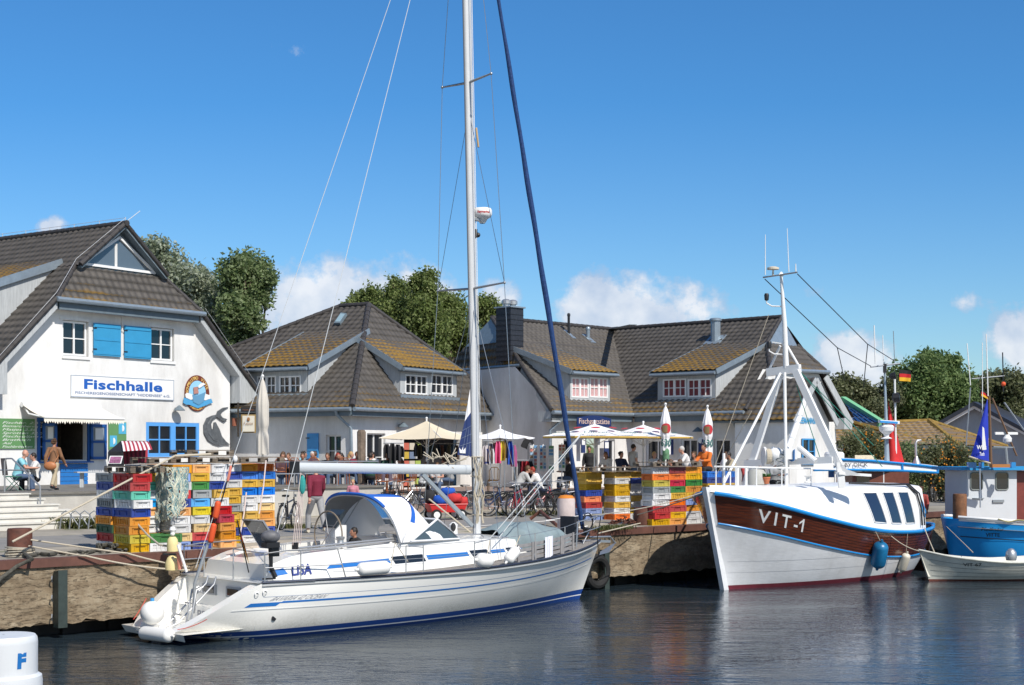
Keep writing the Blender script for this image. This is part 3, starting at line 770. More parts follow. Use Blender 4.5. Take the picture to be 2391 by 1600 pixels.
o=tag(mb.build('fish_sculpture',FM,smooth=50),'grey leaping fish sculpture fixed to the gable beside the blue window','sculpture')
def wall_lamp(fr,x,y,t,label,sz=.22):
 s_,z_=fr.px(x,y,t);r=thing('wall_lamp',label,'lamp',fr.w(s_,t,z_))
 mb=MB();mb.tube([fr.w(s_,t+.01,z_),fr.w(s_,t+.22,z_+.03)],.02,6);mb.build('bracket',GREYM,r)
 mb=MB();mb.lathe(fr.w(s_,t+.24,z_-.10),[(.02,.2),(.07,.16),(sz,.02),(sz,0),(.02,.03)],14);mb.build('shade',FASC,r,smooth=True)
 return r
wall_lamp(F1,408,953,0,'grey metal wall lamp above the blue double window')
mb=MB();a_,b_=F1.px(186,715);
for x_,y_ in((186,715),(300,722),(418,735)):
 a_,b_=F1.px(x_,y_);mb.box(F1.w(a_,.06,b_),(.14,.12,.12),.98)
mb.build('beam_end',mat('old_beam',(.08,.06,.05),.9),H1)
s_,z_=F1.px(284,735);mb=MB();mb.tube([F1.w(s_,.03,z_-.6),F1.w(s_,.03,zh-.35)],.03,6);mb.build('vent_pipe',WALLW,H1)
MENU=mat('menu_green',(.11,.26,.10),.7,var=.06)
CH=mat('chalk',(.70,.74,.70),.8)
def menu(x0,y0,x1,y1,label,lines):
 s=h1(x0,y0,x1,y1);mb=MB();mb.fbox(F1,s[0],s[1],.02,.05,s[2],s[3]);o=tag(mb.build('menu_board',MENU),label,'menu board')
 mb=MB();n=len(lines)
 for i,l in enumerate(lines):
  zz=s[3]-(s[3]-s[2])*(i+.9)/(n+.6)
  board_text(mb,l,s[1]-.92,zz,.15*len(l)**.8*.8,.08,.055,shear=.3,center=False)
  if i<n-1:board_text(mb,random.choice(['2,50','3,20','2,00','3,50']),s[1]-.12-.2,zz,.22,.08,.055,shear=.3,center=False)
 mb.build('lettering',CH,o,fixn=False);return o
s=h1(0,978,79,1048);
mb=MB();mb.fbox(F1,s[0]-1.2,s[1],.02,.05,s[2],s[3]);o=tag(mb.build('menu_board',MENU),'long green chalk menu board left of the serving hatch','menu board')
mb=MB()
for i,l in enumerate(['Fischbr. 2,50','Bismarckhering 2,50','Matjes 2,50','Sprotten 3,00','Fischsoljanka','Bratfisch','Aal','Fischbrötchen & mehr']):
 board_text(mb,l,s[0]+.05,s[3]-.17-i*(s[3]-s[2])/8.8,min(1.9,.125*len(l)),.075,.055,shear=.35,center=False)
mb.build('lettering',CH,o,fixn=False)
s=h1(252,986,293,1050);mb=MB();mb.fbox(F1,s[0],s[1],.02,.05,s[2],s[3]);o=tag(mb.build('menu_board',MENU),'narrow green board right of the hatch shutters','menu board')
for(a,b_,c_,d_) in((s[1]-.36,s[1]-.02,s[3]-.42,s[3]-.02),(s[0]+.04,s[0]+.36,s[2]+.1,s[2]+.5)):
 mb=MB();mb.fbox(F1,a,b_,.052,.058,c_,d_);p_=mb.build('poster',mat('poster_blue',(.08,.40,.62),.5),o)
 mb=MB();mb.ball(F1.w((a+b_)/2,.06,(c_+d_)/2),(.07,.01,.12),10,6);mb.build('motif',WPAINT,p_)
s=h1(541,977,549,995);mb=MB();mb.fbox(F1,s[0],s[1],.02,.10,s[2],s[3]);tag(mb.build('fuse_box',mat('redbrown_box',(.28,.10,.06),.6)),'small red brown box on the corner of the gable wall','box')
aw=thing('awning','cream fabric awning with scalloped edge over the hatch','awning',F1.w(2,.5,5))
s0,zz0=F1.px(52,945,.15);s1,zz1=F1.px(233,950,.15);zA_=(zz0+zz1)/2
AWN=mat('awning_canvas',(.78,.73,.62),.8,var=.03)
s2,z2=F1.px(103,972,1.5);s3,z3=F1.px(290,981,1.5);z2=(z2+z3)/2
def awf(u,v):
 a=s0+(s1-s0)*u;b_=s2+(s3-s2)*u
 return F1.w(a+(b_-a)*v,.15+1.35*v,zA_+(z2-zA_)*v-.04*math.sin(PI*v))
mb=MB();mb.grid(awf,8,6);mb.build('canopy',AWN,aw,smooth=True,fixn=False)
mb=MB();mb.tube([F1.w(s0,.12,zA_),F1.w(s1,.12,zA_)],.09,10);mb.build('roller',WPAINT,aw,smooth=True)
mb=MB();mb.tube([F1.w(s2,1.5,z2),F1.w(s3,1.5,z2)],.035,8);mb.build('front_bar',WPAINT,aw,smooth=True)
mb=MB();n=34
for i in range(n):
 a=s2+(s3-s2)*i/n;b_=s2+(s3-s2)*(i+1)/n;m_=(a+b_)/2;dz=.17+.05*random.random()
 mb.add([F1.w(a,1.5,z2-.02),F1.w(b_,1.5,z2-.02),F1.w(b_,1.5,z2-dz*.6),F1.w(m_,1.51,z2-dz),F1.w(a,1.5,z2-dz*.6)],[(0,1,2,3,4)])
mb.build('fringe',AWN,aw,fixn=False)
for a,b_ in((s0+.15,s2+.15),(s1-.3,s3-.3)):
 mb=MB();mb.tube([F1.w(a,.1,zA_-.12),F1.w((a+b_)/2-.3,.8,(zA_+z2)/2-.1),F1.w(b_,1.48,z2-.02)],.03,8);mb.build('arm',WPAINT,aw)
zz_=lambda t:0
LF=Fr(F1.w(0,0,0),-F1.n)
def slope1(x,y):
 n=(Z-F1.d*tp).normalized();q_=ray_plane(x,y,F1.w(0,0,zE),n);r=q_-F1.o
 return r.dot(F1.d),r.dot(F1.n),q_.z
a=slope1(142,615);b_=slope1(-20,775)
tc_=a[1]
dm=thing_part('dormer',H1)
sd0,zd0=a[0],a[2]
sF=1.7;zF=zE+tp*sF
zTop=zF+1.75
trim=[F1.w(sd0,tc_,zd0+.05),F1.w(sF,tc_,zTop)]
mb=MB();mb.poly([F1.w(sd0,tc_,zd0-.05),F1.w(sF,tc_,zTop-.1),F1.w(sF,tc_,zF-.1)]);mb.build('cheek',WOODG,dm,fixn=False)
mb=MB();mb.bar(F1.w(sd0,tc_+.1,zd0+.02),F1.w(sF-.4,tc_+.1,zTop-.18),.05,.28);mb.build('verge_board',ZINC,dm)
tiles([F1.w(sF-.4,tc_+.1,zTop-.08),F1.w(sF-.4,tc_-6,zTop-.08),F1.w(sd0,tc_-6,zd0+.1),F1.w(sd0,tc_+.1,zd0+.1)],'dormer_roof','roof_tiles_lichen',dm)
mb=MB();mb.quad(F1.w(sF,tc_,zF-.1),F1.w(sF,tc_-6,zF-.1),F1.w(sF,tc_-6,zTop-.1),F1.w(sF,tc_,zTop-.1));mb.build('dormer_front',WOODG,dm,fixn=False)
o2=P(822,HZ,54);R2=Fr(o2,(.5,.866));L2=Fr(o2,(.866,-.5))
zE2,LR,LLn=5.276,12.57,15.0
ap=R2.w(6.2,-3.684,9.751);rl=ap+Vector((-.866,.5,0))*2.3
rl.z=9.751
H2=thing('hipped_house','white house with steep hipped tile roof, two dormers and satellite dish','house',R2.w(6,-6,T1))
c0=R2.w(0,0,zE2);cR=R2.w(LR,0,zE2);cL=L2.w(-LLn,0,zE2)
rl2=L2.w(-5.18,-6.2,9.751)
tiles([c0,cR,ap],'roof','roof_tiles',H2,z0=zE2)
tiles([c0,cL,L2.w(-9.5,-6.2,9.751)*1.0 if False else L2.w(-9.2,-6.2,9.751),ap] if False else[cL,c0,ap,rl2],'roof','roof_tiles',H2,z0=zE2)
tiles([cR,ap,rl2,R2.w(LR,-13,zE2)],'roof','roof_tiles',H2)
ridge_cap(c0+Z*.05,ap+Z*.07,H2,.12);ridge_cap(ap+Z*.07,rl2+Z*.07,H2,.12);ridge_cap(cR+Z*.05,ap+Z*.07,H2,.11);ridge_cap(cL+Z*.05,rl2+Z*.07,H2,.11)
for fr,a,b_ in((R2,0,LR),(L2,-LLn,0)):
 gutter(fr.w(a,.10,zE2-.05),fr.w(b_,.10,zE2-.05),H2,.08)
 mb=MB();mb.fbox(fr,a+.05,b_-.05,-.06,.0,zE2-.30,zE2-.08);mb.build('eave_board',FASC,H2)
 mb=MB();mb.quad(fr.w(a,-.0,zE2-.26),fr.w(b_,-.0,zE2-.26),fr.w(b_,-.5,zE2-.26),fr.w(a,-.5,zE2-.26));mb.build('soffit',FASC,H2,fixn=False)
def hp(fr,x0,y0,x1,y1,t=-.45):
 a,z1_=fr.px(x0,y0,t);b_,z0_=fr.px(x1,y1,t);z2_=fr.px(x0,y1,t)[1];z3_=fr.px(x1,y0,t)[1]
 return(a,b_,(z0_+z2_)/2,(z1_+z3_)/2)
def hpf(fr,x0,x1,y0,z0,t=-.45):
 a,z1_=fr.px(x0,y0,t);b_,z3_=fr.px(x1,y0,t);return(a,b_,z0,(z1_+z3_)/2)
wl=hpf(L2,761,796,1016,T1+.55);wr=hpf(R2,857,900,1012,T2+.35);wr2=hpf(R2,943,1075,1022,T2+.05)
wall(L2,[(-LLn,T2-.8),(-.45,T2-.8),(-.45,zE2-.2),(-LLn,zE2-.2)],[wl],-.45,'wall',WALLW,H2)
wall(R2,[(.45,T2-.8),(LR-.4,T2-.8),(LR-.4,zE2-.2),(.45,zE2-.2)],[wr,wr2],-.45,'wall',WALLW,H2)
window(L2,*wl,-.6,H2,cols=2,rows=2,sill=False);window(R2,*wr,-.6,H2,cols=2,rows=2,sill=False)
mb=MB();mb.fbox(R2,wr2[0],wr2[1],-.85,-.8,wr2[2],wr2[3]);sh=mb.build('shop_opening',DARKR,H2)
cols_=[(.5,.12,.08),(.55,.5,.4),(.35,.45,.1),(.5,.35,.05),(.15,.2,.3),(.4,.4,.4)]
for i in range(5):
 for j in range(3):
  mb=MB();a=wr2[0]+.3+j*.42;zz=wr2[3]-.5-i*.36
  mb.fbox(R2,a,a+.36,-.79,-.65,zz,zz+.28);mb.build('folded_goods',mat('goods_%d'%((i*3+j)%6),cols_[(i*3+j)%6],.8),sh)
s=hpf(L2,719,745,1012,T1+.55);shutter(L2,s[0],s[1],s[2],s[3],-.43,H2,BLUES)
sg_=hpf(L2,590,640,975,T1)
pipe([L2.w(L2.px(788,960)[0],.1,zE2-.1),L2.w(L2.px(788,960)[0],.05,zE2-.25),L2.w(L2.px(805,985)[0],-.38,zE2-.75),L2.w(L2.px(808,985)[0],-.40,T1)],H2,.06)
pipe([R2.w(LR-.5,.1,zE2-.1),R2.w(LR-.6,-.38,zE2-.6),R2.w(LR-.6,-.38,T2)],H2,.06)
tpR,tpL=1.2147,.7217
s0=3.86;zb=5.87;t0=-.49
ze_=R2.px(948,857,t0+.25)[1];
cfar=cR;nfar=(ap-cR).cross(Z).normalized();
if(nfar.dot(c0-cR))>0:nfar=-nfar
wn_=[]
for x0,x1 in((946,997),(1006,1057)):
 a,z1_=R2.px(x0,875,t0);b_,_=R2.px(x1,875,t0);wn_.append((a,b_,R2.px((x0+x1)/2,921,t0)[1],R2.px((x0+x1)/2,876,t0)[1]))
dormer(R2,zE2,tpR,s0,R2.px(1066,900,t0)[0],t0,zb,ze_,-2.38,8.17,H2,wn_,clips=[(cR+Vector((0,0,0)),nfar)])
s1=-2.73;t0=-.84;zb=5.85;ze_=L2.px(702,855,t0+.25)[1]
wn_=[]
for x0,x1 in((600,645),(652,703)):
 a,_=L2.px(x0,880,t0);b_,_=L2.px(x1,880,t0);wn_.append((a,b_,L2.px((x0+x1)/2,923,t0)[1],L2.px((x0+x1)/2,878,t0)[1]))
nl=(rl2-cL).cross(Z).normalized()
if nl.dot(c0-cL)>0:nl=-nl
dormer(L2,zE2,tpL,L2.px(583,880,t0)[0],s1,t0,zb,ze_,-4.6,8.6,H2,wn_,clips=[(cL,nl)])
def sl2(x,y):
 n_=(Z+L2.n*tpL).normalized();return ray_plane(x,y,L2.o+Z*zE2,n_)+n_*.1
pq=[sl2(782,762),sl2(797,762),sl2(812,739),sl2(799,737)]
n_=(Z+L2.n*tpL).normalized();mb=MB();mb.add([p-n_*.05 for p in pq]+[p+n_*.06 for p in pq],[(4,5,6,7),(0,1,5,4),(1,2,6,5),(2,3,7,6),(3,0,4,7)])
rw=mb.build('roof_window',FASC,H2);cq=sum(pq,Vector())/4
mb=MB();mb.poly([cq+(p-cq)*.78+n_*.07 for p in pq]);mb.build('pane',mat('sky_pane',(.30,.42,.46),.1,spec=.9),rw,fixn=False)
sdp=L2.at(749,865,-2.2)
dish=thing('satellite_dish','white satellite dish beside the dormer of the hipped house','satellite dish',sdp)
ax=Vector((.45,-.85,.25));mb=MB();mb.lathe(sdp,[(.02,0),(.2,.02),(.36,.07),(.45,.12),(.46,.12),(.36,.05),(.02,-.03)],20,axis=ax);mb.build('reflector',WPAINT,dish,smooth=True)
mb=MB();mb.tube([sdp-Z*.4,sdp+ax.normalized()*.45-Z*.1],.015,6);mb.box(sdp+ax.normalized()*.47-Z*.1,(.07,.07,.08));mb.tube([sdp,sdp+Vector((.1,.3,-.5))],.025,6);mb.build('feed_arm',GREYM,dish)
V3=P(1479,HZ,62);FA=Fr(V3,(.68,.733));FC=Fr(V3,(.733,-.68));z3,tp3,w3=5.252,.687,6.2
zr3=z3+tp3*w3
H3=thing('corner_inn','white L shaped inn with grey tiled roofs, dormers and slate chimney','house',FA.w(0,-6,T2))
val=V3+Z*z3;vtop=FA.w(w3,-w3,zr3);vn=(FA.d+FA.n).normalized()
vdir=Vector((vtop.x-V3.x,vtop.y-V3.y,0)).normalized();vn=Vector((vdir.y,-vdir.x,0))
def A(s,t):return FA.w(s,t,z3-tp3*t)
def C(s,t):return FC.w(s,t,z3-tp3*t)
tiles([A(-5.27,0),A(6.5,0),A(6.5,-4.5),A(-3.05,-4.5),A(-3.82,-3.05)],'roof','roof_tiles',H3,z0=z3,clips=[(V3,vn)])
tiles([A(-3.05,-4.5),A(6.5,-4.5),A(6.5,-w3),A(-2.24,-w3)],'roof','roof_tiles',H3,z0=z3,clips=[(V3,vn)])
tiles([C(5.65,0),C(-6.5,0),C(-6.5,-4.4),C(3.83,-4.4),C(5.04,-2.75)],'roof','roof_tiles_mossy' if False else 'roof_tiles',H3,z0=z3,clips=[(V3,-vn)])
tiles([C(3.83,-4.4),C(-6.5,-4.4),C(-6.5,-w3),C(3.41,-w3)],'roof','roof_tiles',H3,z0=z3,clips=[(V3,-vn)])
mb=MB()
mb.quad(A(-2.24,-w3),vtop,FA.w(12.4,-12.4,z3),FA.w(-1.5,-12.4,z3));mb.quad(C(3.41,-w3),vtop,FA.w(12.4,-12.4,z3),FC.w(3.5,-12.4,z3));mb.build('back_roof',SLATE,H3)
ridge_cap(A(-2.24,-w3)+Z*.06,vtop+Z*.06,H3);ridge_cap(C(3.41,-w3)+Z*.06,vtop+Z*.06,H3)
mb=MB();mb.bar(val+Z*.07,vtop+Z*.07,.30,.02);mb.build('valley_flashing',ZINC,H3)
gl=[(-5.27,0),(-3.82,-3.05)]
hl=FA.w(-2.0,-9.3,z3+tp3*3.05);htl=FA.w(-2.2,-7.9,z3+tp3*4.5)
tiles([A(-3.82,-3.05),hl,htl,A(-3.05,-4.5)],'hipped_roof','roof_tiles',H3)
mb=MB();mb.poly([A(-3.05,-4.5),htl,A(-2.3,-w3)]);mb.build('small_gable',mat('blue_grey_boards',(.22,.30,.37),.7,var=.15,vs=4,stretch=(5,5,.5)),H3,fixn=False)
ridge_cap(A(-3.82,-3.05)+Z*.06,A(-3.05,-4.5)+Z*.06,H3,.1);ridge_cap(A(-3.05,-4.5)+Z*.06,A(-2.24,-w3)+Z*.06,H3,.09)
ridge_cap(A(-5.27,0)+Z*.05,A(-3.82,-3.05)+Z*.05,H3,.09)
mb=MB();mb.bar(A(-5.2,-.05)-Z*.2,A(-3.78,-3.0)-Z*.2,.05,.26);mb.build('verge_board',WOODG,H3)
gutter(A(-3.9,-2.95)-Z*.02,hl-Z*.02,H3,.08)
mb=MB();k=Z*.3
gs=FA.w(-4.85,-.35,0);ge=FA.w(-1.6,-12,0)
def gp(f,z):p=gs.lerp(ge,f);p.z=z;return p
mb.poly([gp(0,T2-.8),gp(0,z3+.15),gp(.235,z3+tp3*3.05-.15),gp(.78,z3+tp3*3.05-.15),gp(1,z3+.15),gp(1,T2-.8)]);mb.build('gable_wall',WALLW,H3,fixn=False)
mb=MB();mb.boxv(FA.w(-5.25,-.75,z3-.42),FA.d*.5,FA.n*.75,Z*.42);mb.build('eave_box',WOODG,H3)
def hA(x0,x1,y0,z0=T2):return hpf(FA,x0,x1,y0,z0,-.4)
def hC(x0,x1,y0,z0=T2):return hpf(FC,x0,x1,y0,z0,-.4)
dA=[hA(1316,1338,1026,T2+.1),hA(1369,1396,1024),hA(1420,1436,1026,T2+.1)]
dC=[hC(1508,1560,1027),hC(1590,1628,1025),hC(1667,1705,1025)]
wall(FA,[(-4.85,T2-.8),(.4,T2-.8),(.4,z3-.2),(-4.85,z3-.2)],dA,-.4,'wall',WALLW,H3)
wall(FC,[(-.4,T2-.8),(5.25,T2-.8),(5.25,z3-.2),(-.4,z3-.2)],dC,-.4,'wall',WALLW,H3)
for i,d in enumerate(dA):
 if i==1:mb=MB();mb.fbox(FA,d[0],d[1],-1.2,-1.15,d[2],d[3]);mb.build('doorway',DARKR,H3)
 else:window(FA,*d,-.52,H3,cols=1,rows=2,sill=False,fw=.07)
for d in dC:window(FC,*d,-.52,H3,cols=2,rows=2,sill=False,fw=.07)
for fr,a,b_ in((FA,-5.3,-.0),(FC,.0,5.65)):
 gutter(fr.w(a,.10,z3-.05),fr.w(b_,.10,z3-.05),H3,.085)
 mb=MB();mb.fbox(fr,a+.05,b_-.05,-.06,.0,z3-.36,z3-.08);mb.build('eave_board',FASC,H3)
 mb=MB();mb.quad(fr.w(a,.0,z3-.3),fr.w(b_,.0,z3-.3),fr.w(b_,-.42,z3-.3),fr.w(a,-.42,z3-.3));mb.build('soffit',FASC,H3,fixn=False)
pipe([FA.w(FA.px(1313,960)[0],.1,z3-.1),FA.w(FA.px(1312,960)[0],-.0,z3-.35),FA.w(FA.px(1300,985)[0],-.34,z3-.75),FA.w(FA.px(1300,985)[0],-.34,T2)],H3,.06)
pipe([FC.w(5.0,.1,z3-.1),FC.w(5.0,-.0,z3-.3),FC.w(5.1,-.33,z3-.8),FC.w(5.1,-.33,T2)],H3,.06)
CUR=mat('red_curtain',(.20,.045,.05),.8,var=.3,vs=12);CURP=mat('pink_curtain',(.55,.33,.33),.8,var=.2,vs=12)
t0=-.70;ze_=FA.px(1380,858+10,t0+.25)[1]
def wnx(fr,prs,y0,y1,t0):
 r=[]
 for x0,x1 in prs:
  a,_=fr.px(x0,y0,t0);b_,_=fr.px(x1,y0,t0);r.append((a,b_,fr.px((x0+x1)/2,y1,t0)[1],fr.px((x0+x1)/2,y0,t0)[1]))
 return r
sA_=FA.px(1331,900,t0)[0];sB_=FA.px(1424,900,t0)[0]
dormer(FA,z3,tp3,sA_,sB_,t0,5.7,ze_,-4.54,8.34,H3,wnx(FA,((1334,1374),(1377,1419)),882,929,t0),m='roof_tiles_mossy',cur=CURP)
t0=-.79;sA_=FC.px(1536,900,t0)[0];sB_=FC.px(1670,900,t0)[0];ze_=FC.px(1600,868,t0+.25)[1]
dormer(FC,z3,tp3,sA_,sB_,t0,5.76,ze_,-4.49,8.34,H3,wnx(FC,((1548,1602),(1606,1661)),885,927,t0),m='roof_tiles_lichen',cur=CUR)
cb_=A(-3.0,-4.1);ch=thing('chimney','square slate clad chimney with two steel cowls on the inn roof','chimney',(cb_.x,cb_.y,7.6))
SLT=mat('slate_cladding',(.025,.027,.035),.45,var=.3,vs=9)
zt_=ZC+(HZ-722)*(cb_.y)/F
mb=MB();mb.boxv(FA.w(-3.75,-4.5,7.5),FA.d*.80,FA.n*.85,Z*(zt_-7.5));st=mb.build('stack',SLT,ch)
mb=MB()
for i in range(9):
 zz=7.7+i*.22
 mb.boxv(FA.w(-3.765,-4.515,zz),FA.d*.83,FA.n*.88,Z*.012)
mb.build('slate_course',mat('slate_joint',(.008,.008,.01),.6),st)
mb=MB();mb.boxv(FA.w(-3.82,-4.57,zt_),FA.d*.94,FA.n*.99,Z*.06);mb.build('cap',ZINC,ch)
for f in(.2,.62):
 mb=MB();mb.lathe(FA.w(-3.75+f,-4.1,zt_+.06),[(.13,0),(.13,.12),(.2,.13),(.2,.26),(.12,.32),(.01,.34)],14);mb.build('cowl',STEEL,ch,smooth=True)
def roofpipe(fr,x,y,h,r,label,m,bend=False):
 n_=(Z+fr.n*tp3).normalized();p=ray_plane(x,y,fr.o+Z*z3,n_)
 t_=thing('vent_pipe',label,'vent',p)
 mb=MB();mb.tube([p-Z*.2,p+Z*h],r,10);mb.build('pipe',m,t_,smooth=True)
 mb=MB();mb.lathe(p+Z*h,[(r,0),(r*1.25,.02),(r*1.25,.1),(r,.14),(.01,.16)],12);mb.build('cap',m,t_,smooth=True)
 mb=MB();mb.boxv(p-fr.d*r*2+fr.n*.35-Z*.2,fr.d*r*4,-fr.n*.6+Z*.42,n_*.03);mb.build('flashing',ZINC,t_)
roofpipe(FA,1328,782,.85,.06,'thin black vent pipe near the inn ridge',BLACK)
roofpipe(FA,1373,792,.42,.09,'short grey vent pipe near the roof valley',ZINC)
roofpipe(FC,1671,795,.85,.22,'wide zinc flue above the inn dormer',ZINC)
mb=MB()
gw0=FC.w(5.25,-.4,0);gw1=FC.w(4.5,-9.0,0)
def gq(f,z):p=gw0.lerp(gw1,f);p.z=z;return p
mb.poly([gq(0,T2-.8),gq(0,z3+.15),gq(.2,z3+tp3*2.75-.1),gq(.8,z3+tp3*2.75-.1),gq(1,z3+.15),gq(1,T2-.8)]);mb.build('gable_wall',WALLW,H3,fixn=False)
hr=FC.w(4.85,-7.5,z3+tp3*2.75);htr=FC.w(3.75,-7.0,z3+tp3*4.4)
tiles([C(5.04,-2.75),hr,htr,C(3.83,-4.4)],'hipped_roof','roof_tiles_clean',H3)
mb=MB();mb.poly([C(3.83,-4.4),htr,C(3.45,-w3)]);mb.build('small_gable',ZINC,H3,fixn=False)
ridge_cap(C(5.65,0)+Z*.05,C(5.04,-2.75)+Z*.05,H3,.09);ridge_cap(C(3.83,-4.4)+Z*.05,C(3.41,-w3)+Z*.05,H3,.09);ridge_cap(C(5.04,-2.75)+Z*.05,C(3.83,-4.4)+Z*.05,H3,.1)
ridge_cap(hr+Z*.05,htr+Z*.05,H3,.1)
gutter(C(5.08,-2.6),FC.w(4.9,-7.7,z3+tp3*2.75),H3,.09)
far=FC.w(5.0,-9.5,z3-.2)
mb=MB();mb.add([hr,far,far+FC.d*-1.2,hr+FC.d*-1.2],[(0,1,2,3)]);mb.add([hr+Z*.1,far+Z*.1,far+FC.d*-1.2+Z*.1,hr+FC.d*-1.2+Z*.1],[(0,1,2,3)]);mb.build('roof_edge',SLATE,H3)
mb=MB();mb.bar(hr-Z*.2,far-Z*.2,.06,.32);mb.build('verge_board',WOODG,H3)
mb=MB();mb.bar(C(5.6,-.05)-Z*.22,C(5.0,-2.7)-Z*.22,.06,.34);mb.build('verge_board',WOODG,H3)
mb=MB();mb.boxv(FC.w(5.0,-9.55,z3-.62),FC.d*-.5,FC.n*.7,Z*.5);mb.build('eave_box',WOODG,H3)
GF=Fr(gw0,gw1-gw0)
def G2(x,y,t):return GF.px(x,y,t)
tp_=2.4
sa,_=G2(1843,980,tp_);sb_,_=G2(1936,980,tp_);zl=G2(1843,976,tp_)[1];zt_=G2(1888,884,tp_)[1];sm_=(sa+sb_)/2
prt=[GF.w(sa-.2,tp_+.3,zl-.1),GF.w(sm_,tp_+.3,zt_),GF.w(sm_,-1.0,zt_),GF.w(sa-.2,-1.0,zl-.1)]
tiles(prt,'porch_roof','roof_tiles',H3)
mb=MB();mb.quad(GF.w(sb_+.2,tp_+.3,zl-.1),GF.w(sm_,tp_+.3,zt_),GF.w(sm_,-1.0,zt_),GF.w(sb_+.2,-1.0,zl-.1));mb.build('porch_roof',SLATE,H3,fixn=False)
mb=MB();mb.poly([GF.w(sa,tp_,T2-.6),GF.w(sb_,tp_,T2-.6),GF.w(sb_,tp_,zl-.1),GF.w(sm_,tp_,zt_-.15),GF.w(sa,tp_,zl-.1)]);mb.quad(GF.w(sa,tp_,T2-.6),GF.w(sa,0,T2-.6),GF.w(sa,0,zl-.1),GF.w(sa,tp_,zl-.1));mb.quad(GF.w(sb_,tp_,T2-.6),GF.w(sb_,0,T2-.6),GF.w(sb_,0,zl-.1),GF.w(sb_,tp_,zl-.1));mb.build('porch_wall',WALLW,H3,fixn=False)
for k_ in(sa-.15,sb_+.15):
 mb=MB();mb.bar(GF.w(k_,tp_+.3,zl-.2),GF.w(sm_,tp_+.3,zt_-.08),.05,.28);mb.build('verge_board',WOODG,H3)
for(x0,x1,y0,y1,m_,t_) in((1766,1776,1026,1062,WPAINT,.05),(1871,1900,1024,1085,BLUES,tp_+.02),(1790,1802,890,925,WPAINT,.05)):
 a,z1_=G2(x0,y0,t_);b_,_=G2(x1,y0,t_);z0_=G2(x0,y1,t_)[1]
 window(GF,a,b_,z0_,z1_,t_+.03,H3,cols=2,rows=2,sill=False,fw=.06,fm=m_)
a,z1_=G2(1858,982,tp_+.02);mb=MB();text_on(mb,'SEEMANNSHUS',lambda x,y:GF.w(sm_+x,tp_+.02,z1_-.1+y),1.9,.24,bold=.03)
mb.build('lettering',mat('light_blue_letters',(.08,.35,.62),.6),H3,fixn=False)
a,z0_=FA.px(1348,996,.3);b_,_=FA.px(1427,996,.3);z1_=FA.px(1390,977,.3)[1]
mb=MB();n=12;pts=[FA.w(a,.26,z0_),FA.w(b_,.26,z0_)]+[FA.w(b_+(a-b_)*i/n,.26,z1_+.12*math.sin(PI*i/n)) for i in range(n+1)]
k=len(pts);mb.poly([p+FA.n*.04 for p in pts])
for i in range(k):mb.quad(pts[i],pts[(i+1)%k],pts[(i+1)%k]+FA.n*.04,pts[i]+FA.n*.04)
sgn=tag(mb.build('inn_sign',mat('navy_sign',(.012,.03,.12),.5)),'navy arched sign reading Fischgaststätte under the inn eave','sign')
mb=MB();text_on(mb,'Fischgaststätte',lambda x,y:FA.w((a+b_)/2+x,.305,z0_+.12+y),(b_-a)*.90,.21,bold=.0);mb.build('lettering',mat('pink_letters',(.75,.55,.45),.6),sgn,fixn=False)
wall_lamp(FC,1637,1003,-.4,'dark wall lamp between the closed parasols and the inn windows')
wall_lamp(R2,930,992,-.45,'dark wall lamp above the cream parasol')
mb=MB();mb.boxv(q(-40,12,QZ-.3),Q.d*58.2,-Q.n*90,Z*(T1-.07-QZ+.3));mb.build('terrace',STONE,kind='structure')
mb=MB();mb.boxv(q(-40,11.93,T1-.066),Q.d*58.27,-Q.n*90,Z*.066);mb.build('terrace_paving',STONED,kind='structure')
mb=MB()
for i in range(-9,5):mb.boxv(q(i*4.2,11.995,QZ),Q.d*.03,Q.n*.006,Z*.86)
mb.build('terrace_joint',STONED,kind='structure')
PAV=mat('brick_paving',(.26,.19,.16),.9,var=.15,vs=2,bump=.3,bs=30)
mb=MB();mb.boxv(q(18.4,12.0,QZ-.3),Q.d*120,-Q.n*60,Z*(T2-QZ+.3));mb.build('promenade',PAV,kind='structure')
mb=MB()
for i in range(75):mb.boxv(q(18.45+i*1.5,11.85,T2-.12),Q.d*1.48,-Q.n*.4,Z*.13)
mb.build('kerb',STONE,kind='structure')
st=thing('stone_steps','pale stone steps up to the terrace beside the handrail','steps',q(2.2,11,QZ))
s_l=-14
for i in range(6):
 xr=6.2-i*.0
 g0=G(88-i*14,1225,QZ)
 sx=(g0-Q.o).dot(Q.d)
 mb=MB();mb.boxv(q(s_l,10.2+i*.30,QZ),Q.d*(7.15-s_l-i*.29),-Q.n*(1.9-i*.3),Z*(.16*(i+1)-.01*i));mb.boxv(q(s_l,10.16+i*.30,QZ+.16*(i+1)-.01*i-.002),Q.d*(7.19-s_l-i*.29),-Q.n*.5,Z*.035);mb.build('step',mat('step_stone',(.62,.60,.55),.9,var=.06,vs=3,dirt=.2),st)
def cr_interp(pts,x):
 xs=[p[0] for p in pts]
 if x<=xs[0]:return pts[0][1]
 if x>=xs[-1]:return pts[-1][1]
 i=max(k for k in range(len(xs)) if xs[k]<=x);i=min(i,len(xs)-2)
 x0,y0=pts[i];x1,y1=pts[i+1]
 m=lambda j:(pts[min(j+1,len(pts)-1)][1]-pts[max(j-1,0)][1])/(pts[min(j+1,len(pts)-1)][0]-pts[max(j-1,0)][0])
 h=x1-x0;t=(x-x0)/h
 return(2*t**3-3*t*t+1)*y0+(t**3-2*t*t+t)*h*m(i)+(-2*t**3+3*t*t)*y1+(t**3-t*t)*h*m(i+1)
